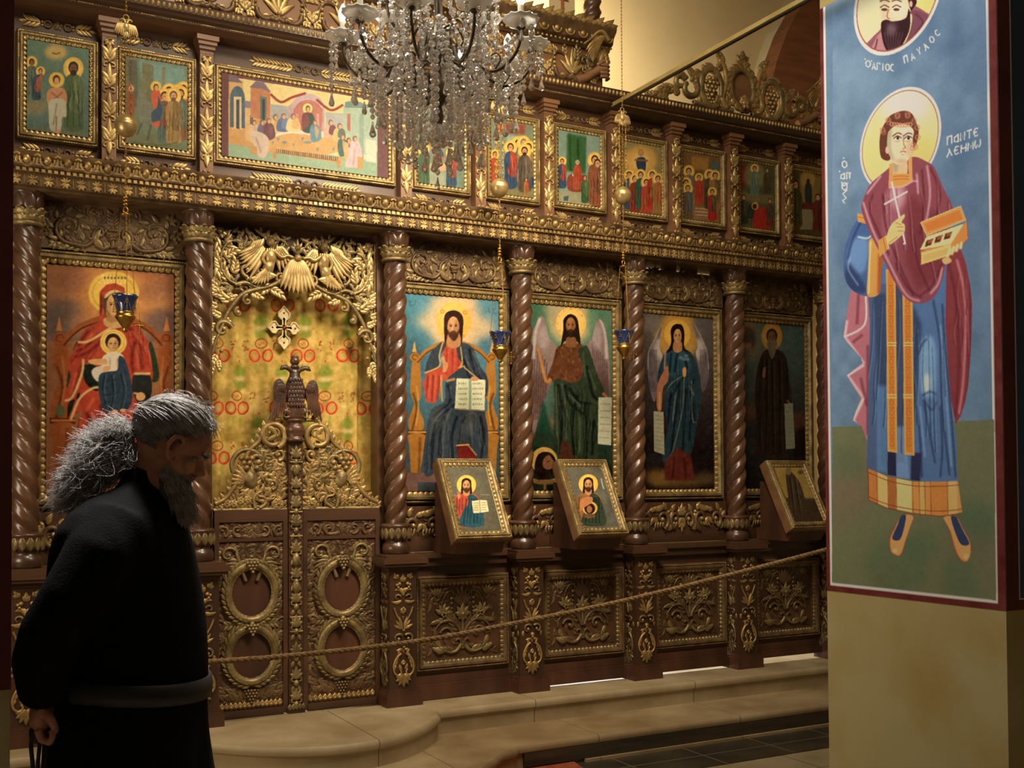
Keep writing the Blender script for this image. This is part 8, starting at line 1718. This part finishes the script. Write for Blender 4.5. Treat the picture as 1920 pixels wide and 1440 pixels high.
for ring, (R_, z0, N, nb, dl) in enumerate(((.27, -.105, 20, 6, .055), (.215, -.09, 20, 9, .06), (.155, -.09, 16, 11, .06), (.09, -.10, 11, 13, .06), (.305, -.05, 14, 4, .05), (.18, .03, 14, 5, .05), (.245, .0, 12, 4, .05))):
    for k in range(N):
        a_ = 2*PI*(k+.37*ring)/N+rg.uniform(-.06, .06); string(cp(a_, R_*rg.uniform(.92, 1.08), z0+rg.uniform(-.01, .02)), max(3, nb+rg.choice((-2, -1, 0, 0, 1))), rg.uniform(.0088, .011), dropL=dl*rg.uniform(.85, 1.25))
for i, (a_, R_, dz, dr) in enumerate(arms[10:]):
    for da in (-.2, .2): string(cp(a_+da, R_*1.05, dz), 3, .009, dropL=.045)
    a2 = arms[10+(i+1) % 6][0]; swag(cp(a_, .20, dz-.01), cp(a2 if a2 > a_ else a2+2*PI, .20, dz-.01), .06, 11, .009)
    swag(cp(a_, .19, dz), cp(a_, .02, .42), .05, 16, .009)
# ------------------------------------------------------------------ the bearded man in the foreground
DP = 2.85; PXM = DP/FPX
def Q(x, y, d=0.0): return PD(x, y, DP+d)
FR3 = np.array([_rt, _fw, [0, 0, 1.0]])
def ellipsoid(mb, c, rx, rd, rz, n=18, k=12, tilt=0.0):
    rows = []; ct, st = math.cos(tilt), math.sin(tilt)
    for i in range(k+1):
        t = PI*i/k; a = np.arange(n)*2*PI/n
        X = rx*math.sin(t)*np.cos(a); D_ = rd*math.sin(t)*np.sin(a); Z = np.full(n, rz*math.cos(t))
        X2, Z2 = X*ct+Z*st, -X*st+Z*ct
        rows.append(np.array(c)+np.outer(X2, _rt)+np.outer(D_, _fw)+np.outer(Z2, [0, 0, 1]))
    mb.grid(np.array(rows)[:, ::-1], 0, cv=True)
def remeshed(mb, vox, smooth_it=6):
    o = build(mb, 'tmp', [], base=None); me = o.data
    r = o.modifiers.new('r', 'REMESH'); r.mode = 'VOXEL'; r.voxel_size = vox; r.adaptivity = 0
    s = o.modifiers.new('s', 'SMOOTH'); s.iterations = smooth_it; s.factor = .5
    dg = bpy.context.evaluated_depsgraph_get(); ev = o.evaluated_get(dg); m2 = bpy.data.meshes.new_from_object(ev)
    V = np.empty(len(m2.vertices)*3); m2.vertices.foreach_get('co', V); F = [tuple(p.vertices) for p in m2.polygons]
    bpy.data.objects.remove(o); bpy.data.meshes.remove(me); bpy.data.meshes.remove(m2)
    return V.reshape(-1, 3), F
SKIN = mat('weathered_skin', (184, 128, 100), (158, 104, 80), rough=.55, scale=30, bump=.15, bscale=150)
CLOTH = mat('black_wool', (11, 10, 12), (7, 7, 8), rough=.9, scale=30, bump=.25, bscale=180)
CLOTH.node_tree.nodes['Principled BSDF'].inputs['Specular IOR Level'].default_value = .12
BELT = mat('black_leather_belt', (19, 17, 16), (14, 13, 12), rough=.55, scale=40)
HAIRM = mat('grey_hair', (196, 190, 184), (122, 116, 112), rough=.42, scale=40)
base = Q(235, 1100); pr_ = thing('person', (base[0], base[1], .04), 'bearded man in a long black robe, grey hair tied back, head bowed, walking right', 'person')
TL = math.radians(30); H0 = (322, 828)
def HP(f, u, s=0.0):
    x = H0[0]+(f*math.cos(TL)+u*math.sin(TL))/PXM; y = H0[1]+(f*math.sin(TL)-u*math.cos(TL))/PXM
    return Q(x, y, s)
mb = MB()
ellipsoid(mb, HP(-.012, .026), .098, .076, .088, tilt=TL); ellipsoid(mb, HP(.034, -.045), .056, .058, .070, tilt=TL); ellipsoid(mb, HP(.055, .03), .040, .055, .045, tilt=TL)
ellipsoid(mb, HP(.084, .008), .012, .040, .010, tilt=TL); ellipsoid(mb, HP(.066, -.095), .026, .032, .022, tilt=TL); ellipsoid(mb, HP(.086, -.068), .014, .024, .012, tilt=TL)
for s in (1, -1): ellipsoid(mb, HP(.066, -.030, s*.032), .020, .020, .022)
mb.tube([HP(.086, .002), HP(.096, -.014), HP(.110, -.034), HP(.100, -.044)], [.009, .010, .014, .010], 0, n=10)
for s in (1, -1): mb.ball(HP(.098, -.040, s*.010), .008, 0, 8, 6)
for s in (1, -1):                                          # ears
    mb.tube([HP(.022, -.046, s*.070), HP(.006, -.036, s*.088), HP(-.006, -.008, s*.100), HP(.002, .020, s*.098), HP(.024, .026, s*.088), HP(.030, .006, s*.074)], [.008, .008, .009, .009, .008, .005], 0, n=8); ellipsoid(mb, HP(.017, -.014, s*.072), .012, .008, .024, tilt=TL)
mb.tube([HP(-.02, -.03), Q(288, 880), Q(262, 925), Q(245, 975)], [.060, .058, .062, .085], 0, n=16)
# trunk, arm, legs under the robe
mb.tube([Q(245, 960), Q(240, 1050), Q(240, 1160), Q(240, 1260), Q(240, 1340)], [.10, .13, .13, .13, .12], 0, n=18)
mb.tube([Q(225, 985, -.12), Q(150, 1110, -.20), Q(100, 1215, -.20), Q(82, 1300, -.16)], [.055, .046, .036, .026], 0, n=12)
mb.tube([Q(240, 985, .12), Q(270, 1110, .20), Q(300, 1220, .18), Q(330, 1290, .10)], [.055, .046, .036, .028], 0, n=12)
for s in (1, -1):
    mb.tube([Q(240, 1330, s*.08), Q(250+s*20, 1560, s*.09), Q(235+s*45, 1880, s*.09)], [.085, .055, .040], 0, n=12); mb.tube([Q(235+s*45-20, 1890, s*.09), Q(235+s*45+90, 1900, s*.09)], [.035, .028], 0, n=10)
V1, F1 = remeshed(mb, .0065, 5)
# hand: palm, four curled fingers, thumb
mb = MB(); W_ = Q(84, 1308, -.16)
def hp(r, z, d=0): return W_+_rt*r+np.array([0, 0, z])+_fw*d
mb.tube([hp(.0, .05), hp(-.002, .0), hp(-.006, -.035), hp(-.008, -.07)], [.026, .024, .031, .028], 0, n=12, flat=1.0)
ellipsoid(mb, hp(-.006, -.045), .026, .040, .040)
for k, (dd, L) in enumerate(((-.030, .92), (-.011, 1.05), (.009, 1.0), (.027, .82))):
    b0 = hp(-.004, -.072, dd); mb.tube([b0, b0+_rt*.010*L+np.array([0, 0, -.026*L]), b0+_rt*.030*L+np.array([0, 0, -.034*L]), b0+_rt*.040*L+np.array([0, 0, -.018*L]), b0+_rt*.034*L+np.array([0, 0, -.002])], [.0105, .0098, .0092, .0085, .007], 0, n=9)
mb.tube([hp(.006, -.02, -.03), hp(.026, -.040, -.036), hp(.036, -.062, -.030), hp(.036, -.080, -.020)], [.013, .012, .0105, .0085], 0, n=9)
V2, F2 = remeshed(mb, .0028, 3)
mb = MB(); mb.add(V1, F1); mb.add(V2, F2); build(mb, 'body', SKIN, pr_)
# eyes
for s in (1, -1):
    mb = MB(); mb.ball(HP(.073, -.008, s*.030), .0095, 0, 12, 8); build(mb, 'eye', mat('eye_white', (120, 110, 100), None, rough=.3), pr_)
# robe
mb = MB(); n = 44; a = np.arange(n)*2*PI/n; rows = []
prof = [(884, 246, 300, .066, 0), (900, 238, 300, .074, 0), (915, 224, 306, .10, 0), (935, 176, 318, .15, 0), (960, 146, 332, .20, 0), (990, 124, 344, .225, 0), (1030, 108, 356, .215, 0), (1080, 100, 368, .20, 0), (1130, 100, 377, .19, 0), (1180, 112, 383, .185, 0), (1240, 106, 386, .185, 0.2), (1300, 98, 384, .20, .4),
        (1350, 97, 384, .215, .6), (1400, 97, 388, .23, .9), (1450, 96, 394, .24, 1), (1560, 90, 410, .27, 1), (1700, 82, 430, .30, 1), (1880, 70, 450, .33, 1)]
for y, xl, xr, b, fo in prof:
    cxx = (xl+xr)/2; aa = (xr-xl)/2*PXM; zc_ = Q(cxx, y); m_ = 1+fo*.025*np.cos(a*11+.4*y/100)
    rows.append(zc_+np.outer(aa*m_*np.sign(np.cos(a))*np.abs(np.cos(a))**.9, _rt)+np.outer(b*m_*np.sin(a), _fw))
mb.grid(np.array(rows)[:, ::-1], 0, cv=True); mb.add(rows[0], [tuple(range(n))]); mb.add(rows[-1], [tuple(range(n))[::-1]])
mb.tube([Q(228, 975, -.12), Q(190, 1040, -.18), Q(140, 1120, -.215), Q(96, 1190, -.215), Q(80, 1240, -.20), Q(84, 1300, -.165), Q(84, 1312, -.16)], [.080, .088, .080, .076, .072, .062, .054], 0, n=18)
mb.tube([Q(240, 975, .12), Q(270, 1050, .19), Q(300, 1140, .21), Q(330, 1220, .18), Q(345, 1260, .13)], [.08, .085, .075, .068, .06], 0, n=16)
V3, F3 = remeshed(mb, .0085, 8)
# soft creases pressed into the cloth
def crease(V, pts, depth, wd):
    P_ = sm(np.array(pts), 8)
    for p in P_[::1]:
        d = np.linalg.norm(V-p, axis=1); w_ = np.exp(-(d/wd)**2); V -= _fw*0+(-_fw*depth*.35)*-w_[:, None]*1.0/len(P_)*8
    return V
for pts in ([Q(200, 985, -.2), Q(225, 1020, -.22), Q(215, 1080, -.22)], [Q(280, 960, -.15), Q(300, 1040, -.17), Q(300, 1120, -.17)], [Q(110, 1150, -.28), Q(140, 1190, -.27), Q(170, 1200, -.2)], [Q(70, 1215, -.26), Q(100, 1240, -.26), Q(130, 1240, -.22)], [Q(320, 1060, -.12), Q(345, 1150, -.12), Q(350, 1230, -.1)]):
    V3 = crease(V3, pts, .012, .02)
mb = MB(); mb.add(V3, F3); build(mb, 'robe', CLOTH, pr_)
mb = MB(); n = 40; a = np.arange(n)*2*PI/n; rows = []
for dy, o in ((0, .0), (0, .008), (20, .010), (38, .009), (38, .0)):
    m_ = []
    for v in a:
        xx = math.cos(v); y = 1258+dy+12*xx; xl, xr, b = 105, 386, .187
        m_.append(Q((xl+xr)/2, y)+_rt*(((xr-xl)/2*PXM+o)*np.sign(math.cos(v))*abs(math.cos(v))**.9)+_fw*((b+.004+o)*math.sin(v)))
    rows.append(m_)
mb.grid(np.array(rows), 0, cv=True); build(mb, 'belt', BELT, pr_)
mb = MB(); rows = []                                       # stand-up collar
for y, xl, xr, b in ((935, 214, 322, .10), (900, 236, 304, .076), (878, 250, 300, .068), (878, 254, 297, .063), (900, 242, 300, .070)):
    rows.append(Q((xl+xr)/2, y)+np.outer((xr-xl)/2*PXM*np.cos(a), _rt)+np.outer(b*np.sin(a), _fw)+np.outer(-.012*np.cos(a), [0, 0, 1]))
mb.grid(np.array(rows)[:, ::-1], 0, cv=True); build(mb, 'collar', CLOTH, pr_)
# hair
hr = np.random.RandomState(4)
def strands(S, rad, name, material):
    """S: list of (k,3) polylines with equal k"""
    S = np.array(S); m, k, _ = S.shape; T = np.gradient(S, axis=1); T /= np.linalg.norm(T, axis=2, keepdims=True)+1e-9
    A_ = np.cross(T, np.array([.3, .5, .8])); A_ /= np.linalg.norm(A_, axis=2, keepdims=True)+1e-9; B_ = np.cross(T, A_); r = rad*np.linspace(1, .35, k)[None, :, None]
    ring = np.stack([S+r*(math.cos(v)*A_+math.sin(v)*B_) for v in (0, 2.094, 4.189)], 2)           # m,k,3,3
    V = ring.reshape(-1, 3); idx = np.arange(m*k*3).reshape(m, k, 3); q = []
    for j in range(3): q.append(np.stack([idx[:, :-1, j], idx[:, 1:, j], idx[:, 1:, (j+1) % 3], idx[:, :-1, (j+1) % 3]], -1).reshape(-1, 4))
    q = np.concatenate(q); O = np.array(pr_.location); me = bpy.data.meshes.new(name); me.vertices.add(len(V)); me.vertices.foreach_set('co', (V-O).ravel()); me.loops.add(q.size); me.loops.foreach_set('vertex_index', q.ravel().astype(np.int32)); me.polygons.add(len(q)); me.polygons.foreach_set('loop_start', (np.arange(len(q))*4).astype(np.int32)); me.polygons.foreach_set('use_smooth', np.ones(len(q), bool)); me.update(calc_edges=True)
    me.materials.append(material); o = bpy.data.objects.new(name, me); COL.objects.link(o); o.parent = pr_; return o
def skull(az, el, grow=0.0):
    """point on the skull: az 0 = forward, +-pi/2 sides, el up"""
    f = (.098+grow)*math.cos(el)*math.cos(az); s = (.079+grow)*math.cos(el)*math.sin(az); u = (.090+grow)*math.sin(el); return (-.012+f, .026+u, s)
S = []
for i in range(2600):                                     # combed back from the hairline to the knot
    side = hr.choice((-1, 1)); t0 = hr.rand(); azf = side*(t0*1.6); el0 = .62-.95*t0**1.5+hr.randn()*.05
    st_ = hr.rand()**1.5*.75                                       # where along the comb path it starts
    g_ = .006+hr.rand()*.010; P_ = []; e0 = skull(azf, el0, g_)
    end = (-.108, -.004+hr.randn()*.012, hr.randn()*.014+side*.01)
    jit = hr.randn(3)*.0025
    for k in range(12):
        t = st_+(1-st_)*k/11
        az = azf+(side*PI-azf)*t; el = el0*(1-t)+(-.05)*t+math.sin(PI*t)*(.62*(1-abs(t0)*.75))
        p = np.array(skull(az, el, g_+.004*math.sin(PI*t))); w_ = max(0, (t-.72)/.28)**1.5; p = p*(1-w_)+np.array(end)*w_
        wob = .0015*math.sin(9*t+i); p = p+jit*math.sin(PI*t)+wob; P_.append(HP(p[0], p[1], p[2]))
    S.append(P_)
def frizz(N, src, dst, spread, curl, k=12):
    for i in range(N):
        a_ = np.array(src[hr.randint(len(src))], float); b = np.array(dst[hr.randint(len(dst))], float); ph = hr.rand(3)*6; am = curl*(.5+hr.rand()); P_ = []
        o = hr.randn(3)*np.array(spread); dp = hr.randn()*.035; mid = (a_+b)/2+hr.randn(2)*14
        for j in range(k):
            t = j/(k-1); xy = a_*(1-t)**2+2*mid*t*(1-t)+b*t*t; xy = xy+np.array([am*math.sin(8*t+ph[0])+o[0]*t, am*math.sin(7*t+ph[1])+o[1]*t]); P_.append(Q(xy[0], xy[1], dp*min(1, .3+t)+.008*math.sin(6*t+ph[2])))
        S.append(P_)
frizz(1100, [(240, 818), (236, 830), (246, 808)], [(190, 794), (172, 806), (196, 846), (156, 822), (206, 790), (158, 840), (220, 800)], (10, 8, 0), 8)
frizz(1300, [(236, 830), (200, 830), (186, 822), (236, 845)], [(140, 866), (128, 884), (168, 890), (190, 895), (224, 878), (146, 850)], (13, 11, 0), 9)
frizz(1500, [(180, 866), (160, 860), (200, 876), (220, 870)], [(116, 905), (108, 932), (126, 950), (150, 938), (180, 915), (140, 900), (106, 948), (205, 895)], (11, 11, 0), 9)
frizz(500, [(240, 826), (250, 838), (262, 842)], [(240, 872), (226, 880), (252, 868), (236, 858)], (6, 6, 0), 4)
frizz(160, [(300, 745), (350, 745), (390, 780), (395, 800), (270, 760)], [(330, 738), (398, 770), (404, 800), (402, 822), (250, 772), (390, 760)], (6, 5, 0), 3)
strands(S, .0011, 'hair', HAIRM)
mb = MB()                                                 # soft underlying volume of the hair
ellipsoid(mb, HP(-.014, .030), .103, .081, .092, tilt=TL); ellipsoid(mb, Q(210, 822), .044, .040, .034, tilt=-.3); ellipsoid(mb, Q(190, 862), .060, .046, .044); ellipsoid(mb, Q(156, 902), .056, .046, .050); ellipsoid(mb, Q(222, 868), .05, .045, .045); ellipsoid(mb, Q(128, 932), .026, .03, .03)
V_, F_ = remeshed(mb, .006, 8)
ct_ = H0; keep = []
fx = np.array([math.cos(TL), math.sin(TL)])
rel = V_-HP(0, 0); rr = rel@_rt; uu = rel[:, 2]; f_ = rr*math.cos(TL)-uu*math.sin(TL); u_ = rr*math.sin(TL)+uu*math.cos(TL)
ok = ~((f_ > .015+.045*np.clip((u_-.0)/.06, 0, 1)) & (u_ < .075)) | (u_ > .078)
ok &= ~((f_ > -.005) & (u_ < .002) & (rr > -.1)); ok &= ~((f_ > -.06) & (u_ < -.045) & (rr > -.1))
F_ = [f for f in F_ if all(ok[i] for i in f)]
mb = MB(); mb.add(V_, F_); build(mb, 'hair_mass', mat('grey_hair_mass', (120, 114, 110), (84, 79, 75), rough=.6, scale=60, stretch=(1, 1, 3), bump=.5, bscale=120), pr_)
S = []
for i in range(1700):                                     # beard
    s = hr.uniform(-1, 1); t0 = hr.rand(); f0 = .020+.070*(1-abs(s)**1.6)*1.0; u0 = -.030-.060*t0*(1-abs(s)*.4)-.02
    if abs(s) < .5: f0 = .066+.024*hr.rand(); u0 = -.060-.045*t0
    b0 = np.array([f0-.012*t0, u0, s*.058]); ex, ey = 349+hr.randn()*12-6*abs(s), 992-38*abs(hr.randn())*.7-10*abs(s); ph = hr.rand(3)*6; P_ = []
    p0_ = HP(*b0); e_ = Q(ex, ey, s*.03+hr.randn()*.008); m_ = (p0_+e_)/2+_rt*(.014-.012*hr.rand())+hr.randn(3)*.006
    for j in range(11):
        t = j/10; p = p0_*(1-t)**2+2*m_*t*(1-t)+e_*t*t; P_.append(p+_rt*.0035*math.sin(9*t+ph[0])+_fw*.0035*math.sin(8*t+ph[1])+np.array([0, 0, .002*math.sin(7*t+ph[2])]))
    S.append(P_)
for i in range(260):                                      # moustache, eyebrows
    s = hr.choice((-1, 1)); p0_ = HP(.100, -.052+hr.randn()*.003, s*.004); e_ = HP(.070, -.088+hr.randn()*.006, s*.034); m_ = HP(.098, -.064, s*.022)
    S.append([p0_*(1-t)**2+2*m_*t*(1-t)+e_*t*t+hr.randn(3)*.0006 for t in np.linspace(0, 1, 11)])
    p0_ = HP(.090+hr.randn()*.002, .010+hr.randn()*.003, s*(.012+.03*hr.rand())); e_ = p0_+_rt*.010+np.array([0, 0, -.004])+_fw*s*.01; S.append([p0_*(1-t)+e_*t for t in np.linspace(0, 1, 11)])
strands(S, .0011, 'beard', mat('grey_beard', (178, 170, 162), (130, 122, 116), rough=.5, scale=50))
mb = MB(); mb.tube([HP(.060, -.085), HP(.050, -.12), Q(345, 955), Q(346, 982)], [.036, .040, .026, .008], 0, n=14); ellipsoid(mb, HP(.045, -.085), .045, .052, .035, tilt=TL); V_, F_ = remeshed(mb, .006, 6); mb = MB(); mb.add(V_, F_); build(mb, 'beard_mass', mat('grey_beard_mass', (96, 90, 86), (78, 72, 68), rough=.7, scale=60, bump=.5, bscale=150), pr_)
# looped black cord in the hand
t = thing('cord_loop', tuple(Q(66, 1360, -.16)), 'black cord loop hanging from the robed man\'s lowered hand', 'cord')
mb = MB(); c0 = Q(66, 1365, -.165); LTH = mat('black_cord', (22, 18, 18), None, rough=.6)
mb.tube([Q(66, 1362, -.165), Q(60, 1372, -.165), Q(58, 1400, -.165), Q(61, 1430, -.165), Q(64, 1520, -.165), Q(66, 1560, -.165), Q(69, 1520, -.165), Q(71, 1430, -.165), Q(74, 1400, -.165), Q(75, 1372, -.165), Q(68, 1362, -.165)], .0052, 0, n=8); build(mb, 'loop', LTH, t)
mb = MB(); mb.ball(Q(67, 1375, -.165), .016, 0, 10, 8, (1, 1, 1.6)); build(mb, 'knot', LTH, t)
